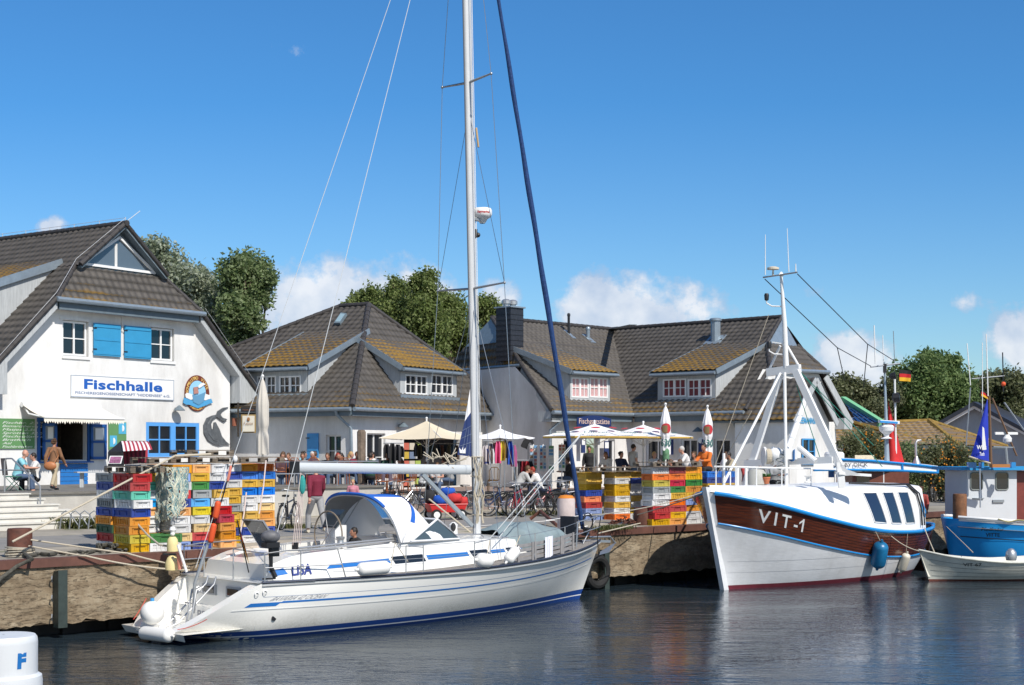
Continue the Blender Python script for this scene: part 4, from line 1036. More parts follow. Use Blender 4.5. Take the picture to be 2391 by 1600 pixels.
class Boat:
 """local x forward, y to port, z up"""
 def __init__(s,o,deg,beam,sheer,keel,xs,xb,pw):
  s.o=Vector((o[0],o[1],0));s.u=unit(deg);s.n=Vector((-s.u.y,s.u.x,0))
  s.beam,s.sheer,s.keel,s.xs,s.xb,s.pw=beam,sheer,keel,xs,xb,pw
 def w(s,x,y,z):return s.o+s.u*x+s.n*y+Z*z
 def zs(s,t):return cr_interp(s.sheer,t)
 def pt(s,t,z,side,out=0.0):
  zs=s.zs(t);zk=cr_interp(s.keel,t);h=max(0.,min(1.0,(z-zk)/(zs-zk)))
  y=max(.004,cr_interp(s.beam,t))*(h**cr_interp(s.pw,t))+out
  x=s.xs(z)*(1-t)+s.xb(z)*t
  return s.w(x,side*y,z)
 def hull(s,parent,m,nt=60,nz_=18,z0=None,name='hull'):
  mb=MB()
  for side in(-1,1):
   def fn(i,j):
    t=i;zs=s.zs(t);zk=cr_interp(s.keel,t)
    jj=j**1.3
    return s.pt(t,zs+(zk-zs)*jj,side)
   mb.grid(fn,nt,nz_)
  ob=mb.build(name,m,parent,smooth=60);return ob
 def strip(s,parent,m,name,za,zb,t0=0.,t1=1.,out=.004,n=70,sides=(-1,1)):
  for side in sides:
   mb=MB();mb.grid(lambda i,j:s.pt(t0+(t1-t0)*i,(za(t0+(t1-t0)*i)*(1-j)+zb(t0+(t1-t0)*i)*j),side,out),n,2)
   mb.build(name,m,parent,smooth='all')
 def rail(s,parent,m,name,r,dz=0.0,t0=0.,t1=1.,inn=0.0,n=60,flat=None):
  for side in(-1,1):
   pts=[]
   for i in range(n+1):
    t=t0+(t1-t0)*i/n;p=s.pt(t,s.zs(t),side,-inn);pts.append(p+Z*dz)
   mb=MB();mb.tube(pts,r,8);mb.build(name,m,parent,smooth=True)
 def deck(s,parent,m,dz=-.02,t0=0.,t1=1.,name='deck',camber=.05,n=50):
  mb=MB()
  mb.grid(lambda i,j:(s.pt(t0+(t1-t0)*i,s.zs(t0+(t1-t0)*i),-1)*(1-j)+s.pt(t0+(t1-t0)*i,s.zs(t0+(t1-t0)*i),1)*j)+Z*(dz+camber*math.sin(PI*j)),n,8)
  return mb.build(name,m,parent,smooth=True)
def capsule(mb,a,b_,r,n=14):
 a=Vector(a);b_=Vector(b_);d=(b_-a).normalized();L_=(b_-a).length
 prof=[(r*math.sin(PI/2*i/5),-r*math.cos(PI/2*i/5)*.8) for i in range(6)]+[(r*math.cos(PI/2*i/5),L_+r*math.sin(PI/2*i/5)*.8) for i in range(6)]
 u,v=basis(d);b0=len(mb.v)
 for rr,zz in prof:
  for j in range(n):
   an=2*PI*j/n;mb.v.append(a+d*zz+(u*math.cos(an)+v*math.sin(an))*max(rr,.001))
 for i in range(len(prof)-1):
  for j in range(n):mb.f.append((b0+i*n+j,b0+i*n+(j+1)%n,b0+(i+1)*n+(j+1)%n,b0+(i+1)*n+j))
def sag(a,b_,s,n=14):
 a=Vector(a);b_=Vector(b_);return[a.lerp(b_,i/n)-Z*s*4*(i/n)*(1-i/n) for i in range(n+1)]
HB=mat('hull_blue',(.012,.055,.26),.3,coat=.4);HBL=mat('stripe_blue',(.02,.16,.50),.35,coat=.3)
TEAK=mat('grey_teak',(.24,.22,.20),.8,var=.2,vs=6,stretch=(8,.6,1))
S=Boat((-6.82,28.45),43,[(0,1.50),(.2,1.85),(.45,1.98),(.65,1.74),(.8,1.24),(.9,.72),(.96,.33),(1,.02)],[(0,1.12),(.5,1.14),(.8,1.26),(1,1.42)],[(0,.10),(.06,.0),(.16,-.30),(.9,-.4),(1,-.35)],lambda z:1.3-max(0,min(1,(1.12-z)/.92))**.9*1.55,lambda z:11.62+.52*z,[(0,.30),(.3,.26),(.7,.34),(.9,.55),(1,.8)])
HULLM=bpy.data.materials.new('yacht_hull');nt,N,L,b=nodes(HULLM)
b.inputs['Roughness'].default_value=.2;b.inputs['Coat Weight'].default_value=.4
tcn=N.new('ShaderNodeTexCoord');sp=N.new('ShaderNodeSeparateXYZ');L.new(tcn.outputs['Object'],sp.inputs[0])
nn=N.new('ShaderNodeTexNoise');nn.inputs['Scale'].default_value=26;nn.inputs['Detail'].default_value=3;L.new(tcn.outputs['Object'],nn.inputs[0])
n3=N.new('ShaderNodeTexNoise');n3.inputs['Scale'].default_value=1.2;n3.inputs['Detail'].default_value=5;L.new(tcn.outputs['Object'],n3.inputs[0])
gr=N.new('ShaderNodeMapRange');gr.inputs[1].default_value=.62;gr.inputs[2].default_value=.25;L.new(sp.outputs[2],gr.inputs[0])
mm=N.new('ShaderNodeMath');mm.operation='MULTIPLY';L.new(gr.outputs[0],mm.inputs[0]);L.new(n3.outputs[0],mm.inputs[1])
m3=N.new('ShaderNodeMath');m3.operation='MULTIPLY';L.new(mm.outputs[0],m3.inputs[0]);L.new(nn.outputs[0],m3.inputs[1])
cr=N.new('ShaderNodeValToRGB');cr.color_ramp.elements[0].color=(.86,.85,.81,1);cr.color_ramp.elements[1].position=.46;cr.color_ramp.elements[1].color=(.56,.54,.48,1);L.new(m3.outputs[0],cr.inputs[0]);L.new(cr.outputs[0],b.inputs['Base Color'])
YA=thing('sailing_yacht','white sailing yacht with blue stripes, grey sprayhood and bare mast','sailing yacht',S.w(6,0,0))
S.hull(YA,HULLM,70,20)
zc=lambda v:(lambda t:v)
S.strip(YA,HB,'boot_stripe',zc(-.1),lambda t:.055+.03*t);S.strip(YA,WPAINT,'boot_line',lambda t:.055+.03*t,lambda t:.08+.03*t);S.strip(YA,HB,'boot_stripe',lambda t:.08+.03*t,lambda t:.175+.06*t)
S.strip(YA,HBL,'side_stripe',lambda t:S.zs(t)-.395-.015*(1-t),lambda t:S.zs(t)-.37,t0=.10,t1=.975,sides=(-1,1))
S.strip(YA,HBL,'side_stripe',lambda t:S.zs(t)-.46,lambda t:S.zs(t)-.385,t0=.045,t1=.10)
S.strip(YA,mat('thin_grey_line',(.40,.45,.55),.4),'pin_stripe',lambda t:S.zs(t)-.275,lambda t:S.zs(t)-.265,t0=.05,t1=.96)
S.strip(YA,WPAINT,'moulding',lambda t:S.zs(t)-.52,lambda t:S.zs(t)-.505,t0=.03,t1=.965,out=.012)
S.rail(YA,mat('toe_rail',(.05,.06,.09),.4,.5),'toe_rail',.028,.015,t0=.0)
S.rail(YA,mat('toe_rail_top',(.35,.36,.36),.6),'rubbing_strake',.02,-.05,t0=.0)
S.deck(YA,TEAK,t0=.10)
mb=MB();t_=.075
def onhull(t,z,out=.008):return S.pt(t,z,-1,out)
text_on(mb,'BAVARIA 42 OCEAN',lambda a,b_:onhull(.072+(a)/11.2,.77+b_),1.15,.075,shear=.25,center=False)
mb.build('lettering',mat('faint_grey_letters',(.42,.42,.44),.5),YA,fixn=False)
for x_ in(.026,.036):
 mb=MB();mb.lathe(S.pt(x_,.92+(x_-.026)*3,-1,.01),[(.05,0),(.05,.012),(.03,.02)],14,axis=-S.n);mb.build('vent_fitting',WPAINT,YA)
mb=MB();mb.lathe(S.pt(.13,.42,-1,.0),[(.055,.006),(.001,.008)],14,axis=-S.n);mb.build('exhaust',BLACK,YA)
def zt_f(f):return.2+.92*f
mb=MB();N_=10
for side in(-1,1):
 for i in range(N_):
  z0_,z1_=zt_f(i/N_),zt_f((i+1)/N_)
  a=S.pt(0,z0_,side);b_=S.pt(0,z1_,side);a2=a-S.n*side*.26;b2_=b_-S.n*side*.26
  mb.quad(a,b_,b2_+Z*.01,a2+Z*.01)
  c_=S.w(1.28,side*(1.24 if False else 1.22),z0_);d_=S.w(1.28,side*1.22,z1_)
  mb.quad(a2+Z*.01,b2_+Z*.01,d_,c_)
mb.quad(S.w(-.25,-1.2,.22),S.w(1.28,-1.22,.24),S.w(1.28,1.22,.24),S.w(-.25,1.2,.22))
mb.quad(S.w(-.25,-1.2,.22),S.w(-.25,1.2,.22),S.w(-.18,1.15,.08),S.w(-.18,-1.15,.08))
mb.quad(S.w(1.26,-1.3,.2),S.w(1.26,1.3,.2),S.w(1.26,1.3,1.13),S.w(1.26,-1.3,1.13))
mb.boxv(S.w(1.0,-1.2,.24),S.u*.3,S.n*2.4,Z*.32)
mb.quad(S.w(1.2,-1.5,1.13),S.w(2.4,-1.75,1.13),S.w(2.4,1.75,1.13),S.w(1.2,1.5,1.13))
tr=mb.build('transom',GEL,YA,fixn=False)
for y_ in(-.55,.35):
 mb=MB();mb.boxv(S.w(1.235,y_-.26,.78),S.u*.02,S.n*.52,Z*.21);f_=mb.build('porthole',mat('grey_rubber',(.35,.36,.37),.6),tr)
 mb=MB();mb.boxv(S.w(1.225,y_-.19,.82),S.u*.012,S.n*.38,Z*.13);mb.build('pane',DARK,f_)
mb=MB();text_on(mb,'BERLIN',lambda a,b_:S.w(.99,-a-.1,.33+b_),.95,.15);mb.build('lettering',mat('grey_letters',(.25,.26,.3),.5),tr,fixn=False)
mb=MB()
for y_ in(-.32,-.02):mb.tube([S.w(-.1,y_,.26),S.w(.15,y_,.35),S.w(.95,y_,1.05),S.w(1.0,y_,1.2)],.018,7)
for f in(.3,.55,.8):mb.tube([S.w(-.1+1.05*f,-.32,.26+.8*f),S.w(-.1+1.05*f,-.02,.26+.8*f)],.016,6)
mb.tube([S.w(.2,-.5,.24),S.w(.35,-.5,1.0),S.w(.5,-.5,1.05)],.018,7);mb.tube([S.w(.2,-.66,.24),S.w(.35,-.66,1.0),S.w(.5,-.66,1.05)],.018,7);mb.tube([S.w(.35,-.66,.95),S.w(.35,-.5,.95)],.018,7)
mb.build('stern_ladder',STEEL,YA,smooth=True)
hw_=[(1.7,1.30),(3,1.38),(5,1.32),(6.5,1.18),(8.2,.92),(9.6,.55),(10.2,.35)]
ht_=[(1.7,.34),(2.3,.52),(3.5,.60),(5.0,.66),(6.5,.62),(8.2,.50),(9.4,.32),(10.2,.06)]
def cab(x,k,side):
 """k 0 bottom outer .. 1 top centre"""
 b0=cr_interp(hw_,x);h=cr_interp(ht_,x);zd=S.zs(min(1,x/11.8))-.0
 if k<.5:f=k/.5;return S.w(x,side*(b0-.16*f),zd+h*f*.92)
 f=(k-.5)/.5;return S.w(x,side*(b0-.16)*(1-f),zd+h*(.92+.08*math.sin(f*PI/2))+.04*math.sin(f*PI/2))
mb=MB()
for side in(-1,1):
 mb.grid(lambda i,j:cab(5.0+5.2*i,j,side),36,12)
mb.poly([cab(5.0,k/12,-1) for k in range(13)]+[cab(5.0,1-k/12,1) for k in range(1,13)])
for side in(-1,1):
 mb.grid(lambda i,j:cab(1.7+3.3*i,j*.5,side),20,5)
 def inner(i,j):
  x=1.7+3.3*i;p=cab(x,.5,side);a=p-S.n*side*.42
  return p.lerp(a,j)
 mb.grid(inner,20,2)
 mb.grid(lambda i,j:inner(i,1)-Z*(.55*j),20,2)
mb.quad(cab(1.7,.0,-1),cab(1.7,.5,-1),cab(1.7,.5,1),cab(1.7,0,1));mb.quad(cab(1.7,.5,-1),cab(2.5,.5,-1),cab(2.5,.5,1),cab(1.7,.5,1))
mb.quad(cab(2.5,.5,-1),cab(2.5,.5,1),cab(2.5,0,1),cab(2.5,0,-1))
mb.quad(S.w(2.4,-1,.95),S.w(5.1,-1,.95),S.w(5.1,1,.95),S.w(2.4,1,.95))
cb=mb.build('cabin',GEL,YA,smooth=40)
def cside(x,f):
 p=cab(x,f*.5,-1);return p-S.n*.006-S.u*0+Z*.002
def cstrip(x0,x1,f0,f1,m_,nm,off=.006,n=12,taper=0):
 mb=MB();mb.grid(lambda i,j:cab(x0+(x1-x0)*i+taper*j,(f0+(f1-f0)*j)*.5,-1)-S.n*off+Z*.003,n,2);return mb.build(nm,m_,cb,smooth='all')
cstrip(1.72,2.05,.30,.62,HBL,'cabin_stripe',taper=-.08);cstrip(2.95,9.3,.34,.50,HBL,'cabin_stripe',n=40,taper=.12)
for x0,x1 in((4.75,5.65),(7.15,7.75),(8.45,8.95)):
 cstrip(x0-.09,x1+.09,.24,.60,WPAINT,'window_rim',off=.010,taper=-.1);cstrip(x0,x1,.29,.55,DARK,'cabin_window',off=.014,taper=-.1)
mb=MB();text_on(mb,'LISA',lambda a,b_:cab(2.12+a,(.22+b_*2.0)*.5,-1)-S.n*.02,.46,.2,bold=.03,shear=.2,center=False);mb.build('lettering',mat('navy_letters',(.02,.04,.22),.5),cb,fixn=False)
mb=MB();mb.tube([S.w(5.8,-.98,1.80),S.w(5.9,-.98,1.86),S.w(7.6,-.80,1.80),S.w(7.7,-.80,1.73)],.016,6);mb.tube([S.w(8.0,-.65,1.68),S.w(8.1,-.65,1.73),S.w(9.2,-.4,1.62),S.w(9.3,-.4,1.56)],.016,6);mb.build('hand_rail',STEEL,cb,smooth=True)
mb=MB();mb.tube([S.w(2.4,-1.14,1.74),S.w(4.9,-1.12,1.84)],.022,8);mb.tube([S.w(2.4,-1.14,1.69),S.w(4.9,-1.12,1.79)],.022,8);mb.build('winch_rail',STEEL,cb,smooth=True)
for x_ in(3.2,4.5):
 mb=MB();mb.lathe(S.w(x_+.3,-1.05,1.72),[(.11,0),(.07,.05),(.065,.13),(.09,.17),(.09,.2),(.01,.21)],16);mb.build('winch',STEEL,YA,smooth=True)
mb=MB();mb.lathe(S.w(7.35,-.15,1.70),[(.10,0),(.10,.1),(.09,.22),(.10,.30),(.03,.36)],14);d_=mb.build('vent_cowl',WPAINT,YA,smooth=True)
mb=MB();mb.ball(S.w(7.27,-.24,1.95),(.06,.06,.1),10,8);mb.build('opening',BLACK,d_)
HOODG=mat('sprayhood_grey',(.27,.27,.27),.85,var=.08,vs=5);HOODW=mat('sprayhood_white',(.80,.80,.82),.8,var=.02);HOODB=mat('sprayhood_blue',(.012,.12,.52),.8)
CLR=mat('clear_vinyl',(.55,.58,.60),.08,spec=.8,trans=.85)
hood=thing_part('sprayhood',YA)
def arch(x0,x1,w_,z0_,zt__,n=24,lean=0):
 pts=[]
 for i in range(n+1):
  a=PI*i/n
  y=-w_*(abs(math.cos(a))**.75)*(1 if math.cos(a)>0 else-1)
  h=math.sin(a)**.62
  pts.append(S.w(x0+(x1-x0)*h,y,z0_+(zt__-z0_)*h))
 return pts
A0=arch(4.95,4.55,1.24,1.74,2.76);A1=arch(5.0,5.5,1.22,1.74,2.73);A2=arch(6.25,6.0,1.12,1.74,2.05)
def loft(a,c_,name,m_,j0=0,j1=None,off=0.0,k=6,bulge=.05):
 j1=len(a)-1 if j1 is None else j1
 mb=MB();mb.grid(lambda i,j:(lambda p,r:p.lerp(r,j)+Z*bulge*math.sin(PI*j)*(math.sin(PI*(j0+(j1-j0)*i)/(len(a)-1)))+Z*off)(a[int(round(j0+(j1-j0)*i))],c_[int(round(j0+(j1-j0)*i))]),j1-j0,k)
 ob=mb.build(name,m_,hood,smooth='all',fixn=False)
 return ob
loft(A0,A1,'side_panel',HOODG,bulge=.0,off=-.012)
loft(A0,A1,'hood_cover',HOODW,0,9,bulge=.0,off=.0);loft(A0,A1,'hood_cover',HOODB,9,24,bulge=.0,off=.0)
loft(A1,A2,'front_panel',HOODW,0,8,bulge=.10);loft(A1,A2,'clear_window',CLR,8,16,bulge=.10);loft(A1,A2,'front_panel',HOODW,16,24,bulge=.10)
mb=MB();mb.tube([p+Z*.012-S.u*.01 for p in A0[5:20]],.035,6);mb.build('blue_edge',HOODB,hood,smooth=True)
mb=MB();mb.grid(lambda i,j:(A1[int(2+i*13)].lerp(A2[int(2+i*13)],j*.14+.0))+Z*.012+S.u*.03,13,2);mb.build('blue_edge',HOODB,hood,smooth='all')
mb=MB()
mb.tube([p-S.u*.02-Z*.03 for p in A0],.016,6);mb.tube([S.w(4.95,-1.2,1.62),A1[7]],.014,6);mb.tube([S.w(4.95,1.2,1.62),A1[17]],.014,6);mb.build('hoop',STEEL,hood)
ws=[(S.w(5.75,-1.16,1.62),S.w(5.15,-1.2,1.66),S.w(6.05,-1.1,2.05)),]
mb=MB();p0=S.w(5.2,-1.26,1.76);p1=S.w(6.8,-1.0,1.74);p2=S.w(6.1,-1.06,2.20);q2=S.w(6.1,1.0,2.20);q1=S.w(6.8,1.0,1.74)
mb.poly([p0,p1,p2]);mb.quad(p1,q1,q2,p2);mb.build('windscreen',mat('smoked_glass',(.10,.13,.15),.06,spec=.9,trans=.35),YA,fixn=False)
mb=MB();mb.tube([p0,p2,p1,p0],.028,6);mb.tube([p2,q2,q1,p1],.022,6);mb.build('windscreen_frame',mat('frame_white',(.75,.76,.78),.35),YA)
wc=S.w(3.95,0,1.90)
mb=MB();rim=[wc+S.n*.50*math.cos(a)+Z*.50*math.sin(a) for a in[2*PI*i/36 for i in range(37)]];mb.tube(rim,.017,6,cap=False);wh=mb.build('steering_wheel',mat('wheel_leather',(.20,.16,.12),.6),YA,smooth=True)
mb=MB()
for i in range(6):
 a=PI/3*i+.3;mb.tube([wc,wc+S.n*.5*math.cos(a)+Z*.5*math.sin(a)],.009,5)
mb.build('spoke',STEEL,wh)
mb=MB();mb.boxv(S.w(4.0,-.18,.95),S.u*.3,S.n*.36,Z*1.15);pe=mb.build('pedestal',WPAINT,YA)
mb=MB();mb.boxv(S.w(3.98,-.24,2.05),S.u*.12+Z*.1,S.n*.5,Z*.28+S.u*.12);mb.build('instrument_pod',mat('pod_dark',(.03,.04,.05),.3),pe)
mb=MB();a=S.w(2.35,-.60,1.68);hx=S.n*.78;hy=S.u*-.45+Z*.62;mb.boxv(a,hx,hy,S.u*.03);ht=mb.build('open_hatch',mat('hatch_frame',(.45,.46,.5),.3,.7),YA)
mb=MB();mb.boxv(a+hx*.06+hy*.06-S.u*.01,hx*.88,hy*.88,S.u*.012);mb.boxv(a+hx*.06+hy*.06+S.u*.04,hx*.88,hy*.88,S.u*.012);mb.build('pane',DARK,ht)
def mast(z):return S.w(8.21-.0264*(z-1.7),0,z)
md=(mast(19)-mast(1.7)).normalized()
mb=MB()
prof=[(math.cos(2*PI*i/16)*.105,math.sin(2*PI*i/16)*.075) for i in range(16)]
b0=[mast(1.6)+S.u*x+S.n*y for x,y in prof];b1=[mast(19)+S.u*x+S.n*y for x,y in prof]
mb.add(b0+b1,[(i,(i+1)%16,(i+1)%16+16,i+16) for i in range(16)]);ms=mb.build('mast',ALU,YA,smooth=True)
mb=MB();mb.tube([mast(1.7)-S.u*.115,mast(19)-S.u*.115],.014,5);mb.build('sail_track',mat('track_dark',(.12,.13,.15),.5),ms)
mb=MB()
for dx,dy in((.14,-.03),(.16,.04),(.13,.0)):mb.tube([mast(2.3)+S.u*dx+S.n*dy,mast(18.8)+S.u*dx+S.n*dy],.008,5)
mb.build('halyard',WPAINT,ms)
mb=MB();random.seed(3)
for k in range(9):
 a=random.uniform(0,2*PI);p=[mast(2.0+j*.12)+S.u*(.13*math.cos(a+j*.15))+S.n*(-.10+.04*math.sin(a+j)) for j in range(14)];mb.tube(p,.011,5)
for k in range(4):mb.tube([mast(2.2+.45*k)+S.u*(.13*math.cos(t))+S.n*(.1*math.sin(t)) for t in[i*.5 for i in range(14)]],.012,5)
mb.build('coiled_rope',ROPE,ms)
sp_={}
for z_,y_,nm in((7.47,1.17,'lower'),(12.25,.86,'upper')):
 for side in(-1,1):
  mb=MB();a=mast(z_);tip=a+S.n*side*y_-S.u*.06+Z*.04;mb.tube([a,tip],.032,6,r2=.02);mb.ball(tip,.035,8,6);mb.build('spreader',mat('spreader_grey',(.32,.34,.36),.4,.6),ms);sp_[(nm,side)]=tip
WIRE=mat('rigging_wire',(.34,.36,.38),.35,.8)
top=mast(19)
def stay(pts,r=.008,m_=WIRE,nm='shroud'):
 mb=MB();mb.tube(pts,r,5);return mb.build(nm,m_,YA)
for side in(-1,1):
 cp=S.w(7.95,side*1.72,1.25)
 stay([top,sp_[('upper',side)],sp_[('lower',side)],cp]);stay([mast(11.6),sp_[('lower',side)]],.007);stay([mast(7.2),S.w(8.5,side*1.66,1.25)],.007);stay([mast(7.2),S.w(7.4,side*1.72,1.25)],.006)
stay([top,S.w(1.5,-1.35,1.25)],.0075,mat('backstay_white',(.55,.57,.58),.5),'backstay');stay([top,S.w(1.5,1.3,1.25)],.0075,MATS['backstay_white'],'backstay')
BLC=mat('furled_sail_blue',(.010,.045,.16),.75,var=.25,vs=8,bump=.6,bs=14)
f0=S.w(11.75,0,1.75);f1=mast(18.7)+S.u*.15;mb=MB();n=60;pts=[]
for i in range(n+1):
 f=i/n;p=f0.lerp(f1,f)-S.u*.22*math.sin(PI*f)*.0+S.u*.0;pts.append(p+S.n*math.sin(i*.9)*.006)
mb.tube(pts,[.042+.006*math.sin(i*.7)+.024*math.sin(PI*min(1,i/n*1.1+.15)) for i in range(n+1)],10);mb.build('furled_headsail',BLC,YA,smooth=True)
mb=MB();mb.lathe(S.w(11.85,0,1.55),[(.02,0),(.11,.02),(.12,.05),(.06,.07),(.06,.16),(.12,.18),(.11,.21),(.02,.22)],14);mb.build('furler_drum',BLACK,YA,smooth=True)
bm_a=S.w(3.15,0,3.34);bm_f=S.w(7.98,0,3.25);mb=MB()
prof=[(math.cos(2*PI*i/14)*.075,math.sin(2*PI*i/14)*.115) for i in range(14)]
mb.add([bm_a+S.n*x+Z*y for x,y in prof]+[bm_f+S.n*x+Z*y for x,y in prof],[(i,(i+1)%14,(i+1)%14+14,i+14) for i in range(14)]+[tuple(range(14)),tuple(range(14,28))])
bo=mb.build('boom',mat('boom_alu',(.55,.58,.60),.55,.15),YA,smooth=40)
mb=MB();mb.boxv(bm_a-S.u*.14-S.n*.08-Z*.11,S.u*.15,S.n*.16,Z*.24);mb.build('boom_end',BLACK,bo)
mb=MB();mb.tube([bm_f,mast(3.25)],.045,8);mb.build('gooseneck',BLACK,bo)
mb=MB();mb.bar(S.w(6.55,0,3.16),S.w(8.05,0,1.95),.07,.085);vg=mb.build('vang',mat('vang_alu',(.45,.48,.5),.4,.6),YA)
mb=MB();mb.bar(S.w(6.75,.0,2.6),S.w(8.0,0,1.80),.03,.03);mb.build('tackle',ROPE,vg)
mb=MB();
for k in range(5):mb.tube([S.w(3.22+k*.035,-.03+.015*k,3.24),S.w(3.0+k*.07,-.06+.03*k,1.72)],.008,5)
mb.build('mainsheet',mat('pinkish_rope',(.66,.54,.50),.9),YA)
mb=MB();mb.box(S.w(3.1,0,1.70),(.12,.12,.14));mb.box(S.w(3.25,0,3.12),(.08,.08,.14));mb.build('block',BLACK,YA)
mb=MB();mb.ball(S.w(3.25,-.05,2.98),(.07,.05,.20),10,8);mb.build('teal_bag',mat('teal_cloth',(.03,.30,.28),.8),YA)
NAVY=mat('navy_cloth',(.016,.035,.13),.85,var=.15,vs=6)
mt_=lambda z_,dx:mast(z_)-S.u*dx
mb=MB();P4=lambda x,y:ray_plane(x,y,mast(3),S.n.cross(Z).cross(Z) if False else Vector((S.n.x,S.n.y,0)))
qd=[P4(1104,956),P4(1110,1068),P4(1068,1062),P4(1076,1020),P4(1085,984)]
mb.poly(qd);fl=mb.build('sail_bag',NAVY,YA,fixn=False)
mb=MB();mb.poly([P4(1099,900),P4(1110,902),P4(1104,956),P4(1085,984)]);mb.build('white_corner',WCAN,fl,fixn=False)
mb=MB();k_=-S.n*.012
mb.poly([p+k_ for p in(P4(1073,1058),P4(1087,1059),P4(1086,1045),P4(1081.5,1052),P4(1080,1043),P4(1077,1052),P4(1071,1045))]);mb.build('crown_motif',WCAN,fl,fixn=False)
mb=MB()
for i in range(1,5):mb.tube([P4(1070+i*8,1062)+k_,P4(1084+i*5,1000)+k_],.004,4)
for i in range(1,4):mb.tube([P4(1070+i*3,1060-i*18)+k_,P4(1108,1050-i*20)+k_],.004,4)
mb.build('seam',mat('seam_grey',(.2,.25,.35),.8),fl)
mb=MB();random.seed(5)
for k in range(26):
 a=S.w(7.3+random.uniform(-.5,.35),random.uniform(-.1,.1),3.38+random.uniform(0,.18));mb.tube([a,a+Vector((random.uniform(-.25,.25),.05,random.uniform(-.1,.22)))],.012,4)
mb.build('rope_bundle',ROPE,YA)
rc=mast(3.72+(1050-498)*.01)+S.u*.34-S.n*.03
rd=thing_part('radar',YA);mb=MB();mb.lathe(rc-Z*.12,[(.06,-.1),(.12,0),(.20,.05),(.225,.10),(.225,.20),(.20,.25),(.01,.27)],24);mb.build('radome',WPAINT,rd,smooth=True)
mb=MB();mb.bar(rc-Z*.16,mast(3.72+(1050-512)*.01),.1,.05);mb.build('bracket',GREYM,rd)
mb=MB();text_on(mb,'Raymarine',lambda a,b_:rc+(lambda th:Vector((math.cos(th),math.sin(th),0))*.229)(-PI/2+.15+a/.228)+Z*(.0+b_),.30,.055,bold=.03);mb.build('lettering',mat('red_letters',(.5,.02,.02),.5),rd,fixn=False)
mb=MB();p=mast(3.72+(1050-545)*.01)+S.u*.15;mb.box(p,(.07,.07,.2));mb.ball(p+S.u*.06-Z*.03,.06,8,6);mb.build('deck_light',BLACK,YA)
mb=MB();capsule(mb,P(1112,300,34.1),P(1117,343,34.1),.025,8);mb.build('rope_guard',mat('guard_tan',(.50,.35,.18),.8),YA,smooth=True)
def SY(x,side,inn=.06):
 t=max(0,min(1,(x-.9)/11.0));p=S.pt(t,S.zs(t),side,-inn);r=p-S.o;return r.dot(S.n)
def RP(x,side,h):return S.w(x,SY(x,side),S.zs(min(1,x/12))+h)
for side in(-1,1):
 mb=MB()
 mb.tube([RP(1.35,side,.0),RP(1.35,side,.58),RP(1.8,side,.62),RP(2.9,side,.62),RP(3.1,side,.0)],.015,7)
 mb.tube([RP(1.35,side,.3),RP(3.0,side,.3)],.012,6);mb.tube([RP(2.1,side,0),RP(2.1,side,.62)],.013,6)
 mb.tube([RP(1.35,side,.58),S.w(1.25,side*.55,1.75),S.w(1.25,side*.55,1.13)],.015,7)
 mb.build('pushpit',STEEL,YA,smooth=True)
 for x_ in(4.55,5.0,6.45,6.95,8.6,10.1):
  mb=MB();mb.tube([RP(x_,side,0),RP(x_,side,.60)],.013,7)
  mb.build('stanchion',STEEL,YA,smooth=True)
 mb=MB();mb.tube([RP(4.55,side,.6),RP(5.0,side,.55)],.012,6);mb.tube([RP(6.45,side,.55),RP(6.95,side,.6)],.012,6)
 for h in(.59,.32):mb.tube([RP(x_,side,h) for x_ in(3.05,4.55,5.0,6.45,6.95,8.6,10.1,11.2)],.006,5)
 mb.build('guard_wire',STEEL,YA)
mb=MB()
for side in(-1,1):
 mb.tube([RP(10.9,side,.0),RP(11.0,side,.60),S.w(12.3,side*.22,2.08)],.016,7);mb.tube([RP(11.5,side,.0),S.w(12.0,side*.25,2.06)],.015,7);mb.tube([RP(10.95,side,.3),S.w(12.15,side*.22,1.78)],.012,6)
mb.tube([S.w(12.3,-.22,2.08),S.w(12.38,0,2.09),S.w(12.3,.22,2.08)],.016,7);mb.build('pulpit',STEEL,YA,smooth=True)
mb=MB();mb.bar(S.w(12.1,0,1.42),S.w(12.7,0,1.38),.12,.06);mb.tube([S.w(12.0,0,1.52),S.w(12.75,0,1.50),S.w(12.95,0,1.32)],.022,8)
mb.add([S.w(12.55,-.16,1.12),S.w(12.98,0,1.36),S.w(12.55,.16,1.12),S.w(12.35,0,1.05)],[(0,1,2,3)]);mb.build('anchor',GREYM,YA)
mb=MB();mb.tube([P(1398,1300,36.4),P(1395,1255,36.3),P(1403,1205,36.2)],.012,5)
lp=[S.w(11.6+.18*math.cos(a),-.32,1.85+.22*math.sin(a)) for a in[i*.4 for i in range(33)]];mb.tube([p+Z*.004*i for i,p in enumerate(lp)],.014,5);mb.build('black_line',RUBB,YA)
COV=mat('dinghy_cover',(.20,.26,.28),.8,var=.12,vs=3,bump=.5,bs=4)
def dg_(i,j):
 x=8.55+2.75*i;a=PI*j;w_=.80*(math.sin(PI*min(1,(i*.9+.12)))**.5)*(1-.25*i);h=(.62-.30*i**2)*(math.sin(PI*min(1,i*.85+.15))**.35)
 r=1+.05*math.sin(i*31+j*9)+.04*math.sin(i*17-j*14)
 return S.w(x,-math.cos(a)*w_*r,1.38+.05*i+(math.sin(a)**.6)*h*r)
mb=MB();mb.grid(dg_,40,20);o=tag(mb.build('covered_dinghy',COV,smooth='all'),'upturned dinghy under a blue grey cover on the yacht foredeck','dinghy')
mb=MB();mb.boxv(S.w(11.1,-.35,1.45),S.u*.14,S.n*.50,Z*.62);bo_=tag(mb.build('storage_bag',mat('black_bag',(.02,.022,.03),.6,var=.3)),'black square bag standing on the yacht bow','bag')
gt=thing('gangway_board','weathered grey slatted gangway board lashed along the yacht guard rail','gangway',S.w(8.5,-1.6,1.2))
